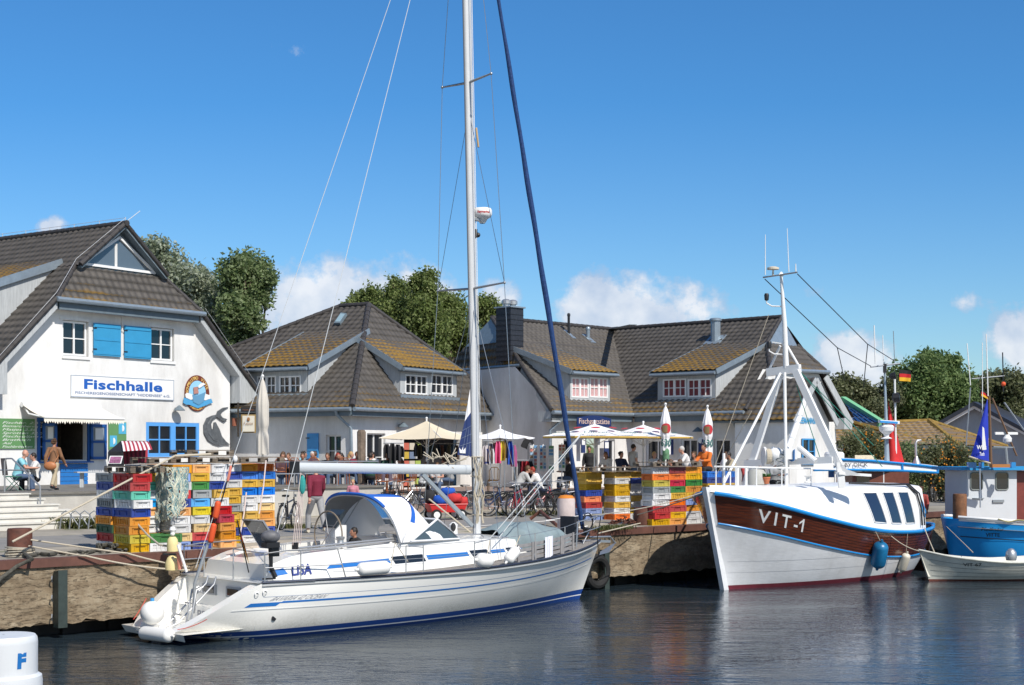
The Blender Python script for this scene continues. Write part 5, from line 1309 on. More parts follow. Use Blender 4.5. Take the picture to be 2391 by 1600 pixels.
GT=mat('grey_grating',(.26,.25,.25),.85,var=.2,vs=8)
def GP(x,h):return S.w(x,SY(x,-1,.02),S.zs(x/12)+h)
for(x0,x1) in((7.85,8.4),(8.5,9.1),(9.2,9.75),(9.85,10.5)):
 for k in range(4):
  mb=MB();a=GP(x0,.03+k*.10);c_=GP(x1,.03+k*.10);mb.boxv(a,c_-a,S.n*.02,Z*.07);mb.build('slat',GT,gt)
 for x_ in(x0,x1):
  mb=MB();a=GP(x_,.0);mb.boxv(a-S.n*.02,S.u*.06,S.n*.02,Z*.42);mb.build('batten',GT,gt)
mb=MB();mb.grid(lambda i,j:GP(8.93+.36*i,.48-.5*j-.05*math.sin(i*5)*j)-S.n*(.05+.02*math.sin(i*9)),8,8);tag(mb.build('towel',mat('white_towel',(.78,.78,.85),.9),smooth='all',fixn=False),'white towel hung over the grey gangway board','towel')
FEN=mat('fender_white',(.80,.79,.76),.4)
def fender(a,b_,r,label,rope=None,m_=FEN):
 a=Vector(a);b_=Vector(b_);t_=thing('fender',label,'fender',(a+b_)/2,'fenders on the boats')
 mb=MB();capsule(mb,a,b_,r,18);mb.build('body',m_,t_,smooth=True)
 mb=MB();d=(b_-a).normalized();mb.tube([a-d*r*.7,a-d*(r*.9+.05)],r*.28,8,r2=r*.16);mb.tube([b_+d*r*.7,b_+d*(r*.9+.05)],r*.28,8,r2=r*.16);mb.build('end_eye',m_,t_,smooth=True)
 if rope:mb=MB();mb.tube(rope,.010,6);mb.build('lanyard',ROPE,t_)
fender(S.w(3.45,-1.86,1.30),S.w(4.0,-1.90,1.31),.135,'long white fender lying on the yacht side deck beside the cockpit',[S.w(4.15,-1.9,1.32),S.w(4.3,-1.85,1.8),S.w(4.6,-1.9,1.4)])
fender(S.w(6.62,-1.92,1.32),S.w(6.80,-1.92,1.30),.16,'short round white fender on the yacht deck ahead of the sprayhood',[S.w(6.8,-1.92,1.45),RP(6.95,-1,.6)])
fender(S.w(7.52,-1.84,1.30),S.w(7.72,-1.82,1.45),.125,'tilted white fender beside the end of the grey gangway board',[S.w(7.72,-1.82,1.55),RP(8.0,-1,.6)])
fender(G(350,1480,.16)+Vector((-.12,.1,0)),G(372,1484,.16)+Vector((.22,-.18,.02)),.135,'white fender tied across the low stern platform of the yacht')
bc=S.w(-.02,.38,.50);t_=thing('ball_fender','large white ball fender on the yacht stern platform','fender',bc-Z*.27)
mb=MB();mb.ball(bc,.235,28,18);mb.build('body',FEN,t_,smooth=True);mb=MB();mb.tube([bc+Z*.22,bc+Z*.29],.04,8);mb.build('end_eye',BLUES,t_)
mb=MB();mb.tube(sag(S.w(-.2,.8,.35),S.w(.3,1.2,.7),.02),.008,5);mb.tube(sag(S.w(-.2,-.9,.3),S.w(.2,-1.3,.5),.03),.008,5);tag(mb.build('red_lashing',mat('red_line',(.6,.08,.06),.8)),'thin red lashing lines at the yacht stern platform','rope')
ob=thing('outboard_motor','black outboard motor with grey hood clamped to the yacht stern rail','outboard motor',S.w(1.5,-1.45,1.2))
mb=MB();c_=S.w(1.52,-1.46,2.02);b0=len(mb.v);mb.ball(c_,(.19,.14,.13),16,10);mb.build('engine_hood',mat('grey_hood',(.13,.13,.14),.55,var=.3,vs=8),ob,smooth=True)
mb=MB();mb.box(c_-Z*.16,(.3,.2,.1),R(43));mb.build('engine_tray',BLACK,ob)
mb=MB();mb.tube([c_-Z*.2,S.w(1.55,-1.44,1.32)],.05,8,r2=.035);mb.tube([S.w(1.55,-1.44,1.4),S.w(1.62,-1.48,1.22)],.05,8);mb.box(S.w(1.5,-1.44,1.20),(.26,.05,.03),R(20));mb.build('shaft',BLACK,ob)
mb=MB();mb.box(S.w(1.62,-1.44,1.72),(.16,.12,.18),R(43));mb.build('clamp',BLACK,ob)
def flag(base,tip,label,w_,h_,dirv,droop,colors,pole_m=BLACK,nm='flag',r=.012):
 t_=thing(nm,label,'flag',base);mb=MB();mb.tube([base,tip],r,7);mb.build('pole',pole_m,t_)
 ax=(Vector(base)-Vector(tip)).normalized()
 n=len(colors)
 for k,(nmc,col) in enumerate(colors):
  mb=MB()
  def fn(i,j):
   v=(k+j)/n;p=Vector(tip)+ax*(.03+v*h_)+Vector(dirv)*w_*i-Z*droop*i*i+Vector((dirv[1],-dirv[0],0))*.05*math.sin(i*7+v*2)*i
   return p
  mb.grid(fn,12,3);mb.build('stripe',mat('flag_'+nmc,col,.8),t_,smooth='all',fixn=False)
 return t_
GER=[('black',(.015,.015,.015)),('red',(.55,.015,.02)),('gold',(.75,.42,.02))]
flag(S.w(1.35,-.95,1.3),S.w(1.05,-1.0,2.35),'drooping black red gold flag on the yacht stern pole',.28,.50,(.45,.25,-1.3),.10,GER)
db=thing('danbuoy','rescue marker pole with two orange floats standing at the yacht stern','danbuoy',S.w(.5,0,1.0))
pa,pb=P(455,1362,28.2),P(497,1180,28.3);pc_=P(549,1072,28.3)
mb=MB();mb.tube([P(452,1432,28.2),pa,P(488,1262,28.3)],.032,10);mb.build('holder_tube',STEEL,db,smooth=True)
mb=MB();mb.tube([P(488,1262,28.3),P(520,1160,28.3),P(534,1110,28.3),pc_],.014,7);mb.build('pole',BLACK,db)
ORG=mat('orange_foam',(.72,.09,.02),.6)
for a,c_ in(((509,1176),(503,1206)),((499,1228),(492,1262))):
 mb=MB();capsule(mb,P(*a,28.25),P(*c_,28.25),.062,12);mb.build('float',ORG,db,smooth=True)
mb=MB();capsule(mb,P(539,1090,28.3),P(532,1122,28.3),.028,10);mb.build('light_tube',mat('salmon_plastic',(.75,.25,.18),.5),db,smooth=True)
mb=MB();mb.ball(pc_,(.05,.05,.07),10,8);mb.build('lamp_head',WPAINT,db,smooth=True)
hb_=thing('life_buoy','yellow and white horseshoe life buoy on the yacht stern rail','life buoy',P(405,1330,30))
YEL=mat('pale_yellow_cover',(.74,.62,.30),.7,var=.05)
c0=P(403,1292,30.0)
for z0_,z1_,r0_,r1_ in((.02,.34,.115,.10),(-.36,-.04,.15,.105)):
 mb=MB();mb.lathe(c0+Z*z0_,[(.02,0),(r0_,.02),(r0_*1.02,(z1_-z0_)*.5),(r1_,z1_-z0_-.05),(r1_*.6,z1_-z0_),(.01,z1_-z0_)],18);mb.build('cushion',YEL,hb_,smooth=True)
mb=MB();mb.lathe(c0+Z*.36,[(.03,0),(.05,.03),(.04,.07),(.07,.12),(.05,.18),(.01,.19)],12);mb.build('light',WPAINT,hb_,smooth=True)
mb=MB();mb.box(c0-Z*.02,(.36,.14,.03));mb.build('strap',BLACK,hb_)
mb=MB();mb.tube([P(417,1290,29.8),P(421,1330,29.8)],.05,8);mb.build('orange_line_bag',mat('salmon_bag',(.65,.25,.16),.8),hb_)
mb=MB();mb.tube([P(415,1272,29.7),P(436,1336,29.7)],.028,8);mb.build('light_stick',WPAINT,hb_)
def rope(pts,label,r=.02,m_=ROPE,group=None):
 mb=MB();mb.tube(pts,r,7);return tag(mb.build('mooring_rope',m_,smooth=True),label,'rope',group)
K=Boat((12.1,45.1),225,[(0,1.05),(.08,1.42),(.25,1.66),(.5,1.72),(.7,1.66),(.84,1.40),(.92,1.02),(.97,.56),(1,.04)],[(0,1.42),(.2,1.33),(.45,1.46),(.7,1.86),(.88,2.28),(1,2.60)],[(0,-.2),(.1,-.5),(1,-.6)],lambda z:.35-.30*max(0,min(1,z/1.3))**.7,lambda z:9.15+.30*z,[(0,.42),(.2,.30),(.5,.32),(.8,.60),(.92,1.0),(1,1.5)])
KU=thing('fishing_cutter','white and brown fishing cutter VIT-1 with blue rails and A-frame mast','fishing boat',K.w(5,0,0))
KW=mat('cutter_white',(.76,.77,.79),.3,coat=.2,var=.05,vs=1.2,bump=.15,bs=6,stretch=(1,1,3),dirt=.30)
KBR=bpy.data.materials.new('varnished_planks');nt,N,L,b=nodes(KBR)
tcn=N.new('ShaderNodeTexCoord');mp=N.new('ShaderNodeMapping');mp.inputs['Rotation'].default_value=(0,0,-R(45));mp.inputs['Scale'].default_value=(1.2,1.2,26);L.new(tcn.outputs['Object'],mp.inputs[0])
nn=N.new('ShaderNodeTexNoise');nn.inputs['Scale'].default_value=1.0;nn.inputs['Detail'].default_value=8;nn.inputs['Roughness'].default_value=.7;L.new(mp.outputs[0],nn.inputs[0])
cr=N.new('ShaderNodeValToRGB');cr.color_ramp.elements[0].position=.3;cr.color_ramp.elements[0].color=(.045,.012,.007,1);cr.color_ramp.elements[1].position=.75;cr.color_ramp.elements[1].color=(.19,.045,.018,1);L.new(nn.outputs[0],cr.inputs[0]);L.new(cr.outputs[0],b.inputs['Base Color'])
b.inputs['Roughness'].default_value=.22;b.inputs['Coat Weight'].default_value=.5
CB=mat('cutter_blue',(.015,.25,.62),.3,coat=.4);RED=mat('antifoul_red',(.16,.02,.035),.6,var=.15,vs=4)
K.hull(KU,KW,64,20)
up=lambda t:K.zs(t)-.03
lo=lambda t:K.zs(t)-(.80-.06*(1-t))*(1-.06*math.sin(PI*t))
K.strip(KU,KBR,'brown_band',lo,up,t0=.0,t1=.992,out=.014,n=160);
for k in range(1,9):
 z_=(lambda f:(lambda t:lo(t)+(up(t)-lo(t))*f))(k/9)
 K.strip(KU,mat('plank_seam',(.01,.004,.003),.5),'plank_seam',(lambda g:(lambda t:g(t)-.004))(z_),(lambda g:(lambda t:g(t)+.004))(z_),t0=.0,t1=.99,out=.018,n=100)
K.strip(KU,RED,'waterline_band',lambda t:-.2,lambda t:.14-.03*t,out=.006)
for side in(-1,1):
 for dz,r,nm in((.0,.055,'rail'),(None,.026,'lower_rail')):
  pts=[]
  for i in range(61):
   t=.992*i/60;z_=K.zs(t)+dz if dz is not None else lo(t)
   pts.append(K.pt(t,min(z_,K.zs(t)),side,.02))
  mb=MB();mb.tube(pts,r,8);mb.build(nm,CB,KU,smooth=True)
mb=MB()
a0=K.w(K.xb(-.3),0,-.3);a1=K.w(K.xb(2.6)+.0,0,2.74)
for p,c_ in((a0,a1),):
 mb.boxv(p-K.n*.07-K.u*.10,K.n*.14,K.u*.20,c_-p)
mb.build('stem',KW,KU)
for z_ in(.45,.75):
 K.strip(KU,mat('seam_shadow',(.50,.51,.53),.5),'hull_seam',(lambda v:(lambda t:v))(z_),(lambda v:(lambda t:v+.008))(z_),t0=.25,t1=.98,out=.004)
top_=[(.0,.0),(0.06,2.42),(.3,2.52),(.55,2.62),(.8,2.72),(1,2.76)]
wtop=[(0,1.25),(.3,1.42),(.5,1.38),(.66,1.08),(.8,.78),(.92,.45),(1,.02)]
t0_,t1_=.12,.995
def shell(t,k,side):
 base=K.pt(t,K.zs(t),side,-.05)+Z*.03;zt_=cr_interp([(.08,2.70),(.3,2.74),(.55,2.74),(.8,2.75),(1,2.78)],t);x_=K.xs(2)*(1-t)+K.xb(2.4)*t
 bw=cr_interp(K.beam,t)-.05;tw=min(bw*(.96 if t<.5 else.93),cr_interp(wtop,t)*(1.0))
 topc=K.w(x_,0,zt_);sh=K.w(x_,side*tw,zt_-.08)
 if k<.6:
  f=k/.6;p=base.lerp(sh,f);
  bul=math.sin(PI*f)*(.10 if t>.55 else.03)*min(1,(zt_-K.zs(t)))
  return p+K.n*side*bul
 f=(k-.6)/.4;p=sh.lerp(topc,f);p.z=zt_-.08+.08*math.sin(f*PI/2)+.02*math.sin(PI*f);return p
mb=MB()
for side in(-1,1):mb.grid(lambda i,j:shell(t0_+(t1_-t0_)*i,j,side),60,16)
mb.poly([shell(t0_,k/16,-1) for k in range(17)]+[shell(t0_,1-k/16,1) for k in range(1,17)])
dk=mb.build('superstructure',mat('cutter_cabin_white',(.80,.80,.80),.35,coat=.15,var=.02,vs=1),KU,smooth=50)
mb=MB();mb.quad(K.pt(0,1.0,-1),K.pt(.1,1.0,-1),K.pt(.1,1.0,1),K.pt(0,1.0,1));mb.build('aft_deck',KBR,KU)
mb=MB();rimp=[K.pt(.0,K.zs(0),s_,.02) for s_ in(-1,1)]
arc=[K.w(K.xs(1.4)-.45*math.sin(PI*i/12),-1.05*math.cos(PI*i/12),1.42+.02) for i in range(13)];mb.tube(arc,.055,8);mb.build('stern_rail',CB,KU,smooth=True)
mb=MB();mb.grid(lambda i,j:K.w(K.xs(1.4)-.45*math.sin(PI*i)*(1-.5*j),-1.05*math.cos(PI*i)*(1-.25*j),1.42-1.5*j),14,6);mb.build('stern',mat('stern_brown',(.06,.018,.01),.3,var=.3,vs=8,coat=.4),KU,smooth='all')
side=1 if(K.w(5,1,0)-Vector((0,0,0))).length<(K.w(5,-1,0)).length else-1
NS=side
def win(ta,tb,ka,kb,lean,nm='cabin_window',m_=None):
 mb=MB();g=lambda i,j:shell(ta+(tb-ta)*i+lean*j,ka+(kb-ka)*j,NS)+K.n*NS*.012
 mb.grid(g,4,4);o=mb.build(nm,m_ or mat('cutter_glass',(.018,.028,.06),.05,spec=.7),KU,smooth='all')
 pts=[g(0,j/4) for j in range(5)]+[g(i/4,1) for i in range(1,5)]+[g(1,1-j/4) for j in range(1,5)]+[g(1-i/4,0) for i in range(1,5)]
 mb=MB();mb.tube(pts,.018,5,cap=False);mb.build('window_frame',WPAINT,o)
win(.452,.385,.10,.52,.022);win(.355,.295,.10,.52,.018);win(.268,.205,.10,.52,.016)
mb=MB();h1_=[shell(.33,.62,NS)+Z*.05,shell(.22,.60,NS)+Z*.06,shell(.17,.5,NS)+K.n*NS*.05,shell(.16,.3,NS)+K.n*NS*.06,shell(.165,.06,NS)+K.n*NS*.06]
mb.tube(h1_,.028,8);mb.tube([p+K.u*-.14 for p in h1_],.022,8);mb.tube([shell(.45,.75,NS)+Z*.05,shell(.33,.62,NS)+Z*.05],.03,8);mb.build('black_hose',BLACK,KU,smooth=True)
mb=MB();g=lambda t,k:shell(t,k,NS)+K.n*NS*.01
mb.poly([g(.145,.52),g(.135,.35),g(.118,.16),g(.138,.18),g(.142,.30)]);mb.poly([g(.132,.42),g(.118,.20),g(.112,.24)]);mb.build('sail_emblem',mat('emblem_blue',(.03,.22,.50),.5),KU,fixn=False)
mb=MB();VP=lambda a,b_:K.pt(.850-a/9.2,lo(.850-a/9.2)+.24+b_,NS,.024);text_on(mb,'VIT-I',VP,1.22,.34,bold=.014,spacing=1.45);mb.add([VP(.58,.34),VP(.46,.23),VP(.46,.175),VP(.58,.275)],[(0,1,2,3)]);mb.build('lettering',WPAINT,KU,fixn=False)
def top(t,y,dz=0.0):
 zt_=cr_interp([(.08,2.46),(.3,2.56),(.55,2.68),(.8,2.74),(1,2.78)],t);return K.w(K.xs(2)*(1-t)+K.xb(2.4)*t,y,zt_+dz)
mb=MB()
r_=[top(.50,NS*.85,0),top(.50,NS*.85,.45),top(.52,NS*.85,.50),top(.9,NS*.35,.50),top(.97,0,.5),top(.9,-NS*.35,.50),top(.5,-NS*.85,.5),top(.5,-NS*.85,0)]
mb.tube(r_,.022,7)
for t_ in(.62,.74,.84,.92):
 for s_ in(-1,1):y_=s_*(.85-(.9-.5)*0-max(0,(t_-.52))/.38*.5);mb.tube([top(t_,y_,0),top(t_,y_,.5)],.018,7)
mb.build('deck_railing',WPAINT,KU,smooth=True)
gp=thing_part('gantry',KU)
Yg=40.6
ap_l,ap_r=P(1800,868,41.0),P(1862,862,40.4)
mb=MB();mb.bar(P(1792,870,41.0),P(1868,860,40.3),.14,.22);mb.build('head_beam',WPAINT,gp)
mb=MB();mb.bar(P(1824,866,40.7),P(1737,1140,41.6),.10,.18);mb.build('leg',WPAINT,gp)
mb=MB();mb.bar(P(1858,866,40.3),P(1962,1090,39.4),.11,.19);mb.bar(P(1960,1080,39.4),P(1966,1140,39.4),.13,.18);mb.build('leg',WPAINT,gp)
mb=MB();mb.poly([P(1950,1060,39.35),P(1975,1095,39.3),P(2010,1108,39.2),P(1966,1112,39.35)]);mb.bar(P(1955,1105,39.4),P(2030,1110,39.6),.25,.07);mb.build('gusset',WPAINT,gp)
mb=MB();mb.tube([P(1822,872,40.5),P(1690,1128,38.4)],.036,8);mb.build('fore_strut',WPAINT,gp,smooth=True)
mb=MB();mb.tube([P(1832,870,40.2),P(1836,1136,39.9)],.045,10);mb.build('centre_post',WPAINT,gp,smooth=True)
mb=MB();mb.bar(P(1740,1082,41.5),P(1945,1074,39.5),.12,.18);mb.build('cross_beam',WPAINT,gp)
mb=MB();mb.tube([P(1868,860,40.3),P(1838,808,40.6)],.035,8);mb.tube([P(1795,866,41),P(1822,808,40.6)],.035,8);mb.build('brace',WPAINT,gp)
pl=[P(1836,860,40.6),P(1832,760,40.6),P(1824,645,40.6)];mb=MB();mb.tube(pl,[.085,.07,.04],12);mb.lathe(pl[-1],[(.05,0),(.09,.03),(.02,.12)],10);po=mb.build('mast_pole',WPAINT,gp,smooth=True)
mb=MB();mb.tube([P(1782,648,40.9),P(1862,636,40.2)],.022,8);mb.build('antenna_yard',GREYM,po)
for a,c_,r in(((1787,642),(1787,548),.014),((1842,635),(1838,533),.014),((1858,634),(1858,616),.02)):
 mb=MB();mb.tube([P(*a,40.6),P(*c_,40.6)],r,6,r2=r*.6);mb.build('antenna',WPAINT,po)
mb=MB();c_=P(1805,627,40.8);mb.lathe(c_-Z*.03,[(.03,-.17),(.02,-.02),(.17,.0),(.17,.05),(.08,.08),(.01,.085)],16);mb.build('antenna_dish',mat('cream_plastic',(.65,.58,.46),.5),po,smooth=True)
def lamp_arm(y,x0,nm='lamp_arm'):
 mb=MB();mb.tube([P(1830,y,40.6),P(x0+12,y-1,40.7),P(x0,y-8,40.7),P(x0,y-14,40.7)],.02,7);a=mb.build(nm,WPAINT,po,smooth=True)
 mb=MB();mb.lathe(P(x0,y-14,40.7),[(.04,0),(.06,.02),(.07,.15),(.05,.2),(.01,.2)],12);mb.build('lantern',BLACK,a,smooth=True)
lamp_arm(716,1790);lamp_arm(828,1796)
mb=MB();mb.bar(P(1803,799,40.7),P(1835,804,40.6),.04,.03);mb.build('step_bar',WPAINT,po)
for pts in([P(1786,652,40.9),P(1955,812,45),P(2033,855,52)],[P(1862,640,40.2),P(2026,804,45),P(2090,844,52)],[P(1955,812,45),P(1972,888,46)],[P(2026,804,45),P(2016,905,46)]):
 mb=MB();mb.tube(pts,.014,5);mb.build('aerial_wire',BLACK,gp)
for a,c_ in(((1795,735,40.8),(1665,1100,41.5)),((1755,960,41.2),(1672,1110,41.8))):
 mb=MB();mb.tube([P(*a),P(*c_)],.010,5);mb.build('stay_wire',ROPE,gp)
for a,c_ in(((1868,868,40.3),(2060,1090,43)),((1868,868,40.3),(2040,1040,44)),((1860,900,40.3),(1915,1070,41))):
 mb=MB();mb.tube([P(*a),P(*c_)],.012,5);mb.build('green_line',mat('green_rope',(.03,.22,.16),.8),gp)
mb=MB();mb.tube([P(1886,915,42.5),P(1828,1085,40.4)],.07,10,r2=.1);mb.build('derrick',WPAINT,gp,smooth=True)
mb=MB();mb.tube([P(1865,1045,40.2),P(1905,1078,39.8)],.08,10);mb.build('hydraulic_arm',WPAINT,gp,smooth=True)
mb=MB();mb.lathe(P(1782,1066,40.4),[(.02,0),(.26,0),(.27,.05),(.14,.08),(.14,.22),(.27,.25),(.27,.3),(.02,.3)],20,axis=(1,.1,0));mb.build('winch_drum',WPAINT,gp,smooth=True)
mb=MB();mb.lathe(P(1787,1066,40.3),[(.21,0),(.22,.07),(.21,.14)],18,axis=(1,.1,0));mb.build('wound_rope',ROPE,gp)
mb=MB();mb.ball(P(1812,1062,40.3),(.24,.2,.2),12,8);mb.box(P(1845,1060,40.2),(.35,.25,.3));mb.build('gear_box',WPAINT,gp,smooth=30)
mb=MB();mb.grid(lambda i,j:P(1842+14*i,1048+26*j+4*math.sin(i*3),40.1+.1*math.sin(i*5)),6,6);mb.build('blue_rag',mat('blue_cloth',(.03,.17,.45),.8),gp)
mb=MB();lp=[P(1822+10*math.sin(k*.9),1060+k*2.6,40.0+.1*math.cos(k)) for k in range(28)];mb.tube(lp,.018,6);mb.build('dangling_hose',mat('grey_hose',(.2,.22,.22),.6),gp)
mb=MB();mb.lathe(P(1766,1131,40.2),[(.01,0),(.30,0),(.30,.10),(.28,.28),(.2,.40),(.01,.44)],20);mb.build('grey_dome',mat('grey_dome',(.40,.40,.37),.6),KU,smooth=True)
pot=thing('flower_pot','terracotta flower pot with green plant on the cutter foredeck','flower pot',P(1789,1131,40))
mb=MB();mb.lathe(P(1789,1130,40),[(.07,0),(.11,.15),(.12,.15),(.12,.19),(.1,.19)],14);mb.build('pot',mat('terracotta',(.50,.16,.07),.8),pot,smooth=True)
mb=MB()
for k in range(60):
 a=random.uniform(0,2*PI);p=P(1789,1120,40);mb.tube([p,p+Vector((math.cos(a)*.12,math.sin(a)*.12,.1+random.random()*.08))],.01,3)
mb.build('plant',mat('pot_green',(.04,.13,.02),.8),pot)
for x_ in(1742,1722,1690):
 mb=MB();mb.tube([P(x_,1136,39.5),P(x_,1136,39.5)+Z*(.5 if x_!=1690 else.9)],.04,8);mb.build('bitt',WPAINT,KU,smooth=True)
mb=MB();mb.lathe(P(1886,1127,39.6),[(.10,0),(.10,.02),(.04,.04),(.05,.14),(.13,.19)],12);mb.tube([P(1884,1125,39.6),P(1895,1105,39.6)],.02,6);mb.build('deck_fitting',WPAINT,KU,smooth=True)
fb=K.pt(.455,.98,NS,.24);fb2=K.pt(.445,.55,NS,.24);fc_=K.pt(.262,.62,NS,.14);fc2=K.pt(.255,.28,NS,.14)
fender(fb,fb2,.215,'big blue fender hanging on the brown and white cutter',[K.pt(.47,1.45,NS,.05),fb+Z*.15],mat('fender_blue',(.010,.14,.30),.35,var=.4,vs=2))
fender(fc_,fc2,.13,'slim cream fender hanging near the cutter stern',[K.pt(.28,1.32,NS,.05),fc_+Z*.1],mat('fender_cream',(.66,.62,.52),.5))
RB=Boat((14.6,39.3),180+10,[(0,.62),(.3,.82),(.6,.78),(.85,.42),(1,.02)],[(0,.62),(.4,.55),(.8,.70),(1,.88)],[(0,-.1),(1,-.1)],lambda z:.0,lambda z:3.75+.35*z,[(0,.4),(.6,.42),(1,.8)])
tipw=P(2146,1285,41.2)
RB.o=Vector((tipw.x,tipw.y,0))-RB.u*4.05
CG=mat('old_white_grp',(.62,.62,.55),.5,var=.1,vs=3,dirt=.3)
rb=thing('rowing_boat','small off-white rowing boat marked VIT 67 beside the blue boat','rowing boat',RB.w(2,0,0))
RB.hull(rb,CG,40,14)
for k in range(4):
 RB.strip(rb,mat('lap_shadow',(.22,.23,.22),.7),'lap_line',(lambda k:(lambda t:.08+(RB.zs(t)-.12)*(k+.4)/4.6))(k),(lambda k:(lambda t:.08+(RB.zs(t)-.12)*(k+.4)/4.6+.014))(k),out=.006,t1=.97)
RB.strip(rb,mat('weedy_red',(.16,.045,.03),.9,var=.5,vs=9),'weed_band',lambda t:-.08,lambda t:.05,out=.004)
RB.rail(rb,CG,'gunwale',.03,.0)
mb=MB()
for side in(-1,1):mb.grid(lambda i,j:RB.pt(i,RB.zs(i)-(RB.zs(i)-.12)*j,side,-.05),30,6)
mb.grid(lambda i,j:RB.pt(i,.15,-1,-.05).lerp(RB.pt(i,.15,1,-.05),j),30,3);mb.build('inner_skin',mat('inner_cream',(.66,.64,.56),.6,var=.1),rb,smooth=True)
for t_ in(.25,.55):
 mb=MB();a=RB.pt(t_,.42,-1,-.05);c_=RB.pt(t_,.42,1,-.05);mb.boxv(a-RB.u*.14,c_-a,RB.u*.28,Z*.05);mb.build('thwart',CG,rb)
mb=MB();mb.boxv(RB.w(.0,-.6,.0),RB.u*.03,RB.n*1.2,Z*.6);mb.build('transom',CG,rb)
rside=1 if RB.w(2,1,0).length<RB.w(2,-1,0).length else-1
mb=MB();text_on(mb,'VIT 67',lambda a,b_:RB.pt(.70-a/4.05,RB.zs(.7)-.20+b_,rside,.012),.48,.09,bold=.01);mb.build('lettering',INK,rb,fixn=False)
bl=P(2361,1298,38.7);t_=thing('silver_ball_light','silver dome lamp at the right end of the rowing boat','lamp',bl)
mb=MB();mb.lathe(bl-Z*.12,[(.13,0),(.15,.1),(.13,.22),(.07,.30),(.01,.32)],16);mb.build('dome',STEEL,t_,smooth=True)
PFB=Boat((21.2,44.6),10,[(0,.55),(.06,1.1),(.2,1.45),(.5,1.6),(1,1.4)],[(0,1.60),(.3,1.45),(1,1.35)],[(0,.1),(.12,-.4),(1,-.5)],lambda z:.25-.3*max(0,z/1.6),lambda z:9.0,[(0,.5),(.1,.45),(.4,.33),(1,.3)])
pst=P(2222,1200,45.2);PFB.o=Vector((pst.x,pst.y,0))-PFB.u*0
pf=thing('blue_cutter','bright blue fishing boat from Vitte with grey wheelhouse and blue sail','fishing boat',PFB.w(3,0,0))
PB=mat('bright_blue_hull',(.02,.36,.85),.3,coat=.4,var=.06,vs=1.5)
PFB.hull(pf,PB,50,16);PFB.deck(pf,mat('cutter_deck',(.3,.2,.12),.8),dz=-.25)
PFB.rail(pf,WPAINT,'bulwark_top',.045,.05)
PFB.strip(pf,WPAINT,'white_bulwark',lambda t:PFB.zs(t)-.07,lambda t:PFB.zs(t)+.0,out=.01)
PFB.strip(pf,mat('dark_rub',(.03,.05,.1),.5),'rubbing_line',lambda t:PFB.zs(t)-.56,lambda t:PFB.zs(t)-.53,out=.02)
mb=MB();mb.grid(lambda i,j:PFB.pt(0,1.6-1.5*j,-1).lerp(PFB.pt(0,1.6-1.5*j,1),i)-PFB.u*.25*math.sin(PI*i),10,6);mb.build('stern',PB,pf,smooth=True)
mb=MB();text_on(mb,'Pfadfinder',lambda a,b_:PFB.pt(.085+a/9,PFB.zs(.1)-.30+b_,-1,.012),.60,.11,shear=.2);text_on(mb,'VITTE',lambda a,b_:PFB.pt(.085+a/9,PFB.zs(.1)-.47+b_,-1,.012),.38,.11,bold=.01);mb.build('lettering',INK,pf,fixn=False)
WG=mat('wheelhouse_grey',(.58,.61,.64),.5,var=.03)
wf=Fr(P(2258,HZ,46.2),(PFB.u.x,PFB.u.y));zt_=ZC+(HZ-1098)*46.2/F;wr_=wf.px(2374,1100)[0]
mb=MB();mb.boxv(wf.w(0,0,1.1),wf.d*wr_,-wf.n*1.5,Z*(zt_-1.1));whs=mb.build('wheelhouse',WG,pf)
mb=MB();mb.boxv(wf.w(wr_,-.1,1.1),wf.d*1.8,-wf.n*1.3,Z*(zt_-1.15));mb.build('aft_cabin',mat('mahogany',(.18,.04,.03),.4,var=.2,vs=6),whs)
mb=MB();mb.boxv(wf.w(-.35,.25,zt_),wf.d*(wr_+2.6),-wf.n*2.0,Z*.10);mb.build('roof',mat('wheelhouse_roof',(.02,.28,.60),.5),whs)
for x0,x1,y0,y1 in((2266,2294,1104,1144),(2325,2354,1104,1144)):
 a,z1_=wf.px(x0,y0,.01);c_,z0_=wf.px(x1,y1,.01);n=6;rr=.09
 pts=[]
 for(cx,cz,a0) in((c_-rr,z1_-rr,0),(a+rr,z1_-rr,90),(a+rr,z0_+rr,180),(c_-rr,z0_+rr,270)):
  for i in range(n):an=R(a0+90*i/(n-1));pts.append((cx+rr*math.cos(an),cz+rr*math.sin(an)))
 mb=MB();mb.poly([wf.w(p_[0],.012,p_[1]) for p_ in pts]);o=mb.build('cabin_window',DARK,whs,fixn=False)
 mb=MB();mb.tube([wf.w(p_[0],.015,p_[1]) for p_ in pts+pts[:1]],.02,6,cap=False);mb.build('window_seal',mat('grey_seal',(.2,.23,.22),.6),o)
mb=MB();a,z_=wf.px(2271,1165,.02);mb.fbox(wf,a,a+.38,.0,.05,z_,z_+.03);a,z_=wf.px(2318,1170,.02);mb.fbox(wf,a,a+.38,.0,.05,z_-.05,z_+.04);mb.build('vent_slot',GREYM,whs)
mb=MB();mb.tube([P(2314,1092,45.5),P(2310,925,45.5)],.05,8,r2=.035);mm_=mb.build('wooden_mast',mat('brown_spar',(.16,.09,.05),.7),pf)
mb=MB();mb.poly([P(2306,929,45.4),P(2309,1078,45.4),P(2266,1066,45.2)]);
mb=MB();mb.grid(lambda i,j:P(2306+3*j-42*i*j,929+(149-12*i)*j,45.4-.15*math.sin(PI*i)*j),8,10);sl_=mb.build('blue_sail',mat('royal_blue_sail',(.012,.035,.42),.75,var=.15,vs=3),pf,smooth='all')
mb=MB();mb.poly([P(2294,996,45.2),P(2298,1000,45.2),P(2303,1050,45.2),P(2293,1052,45.2)]);
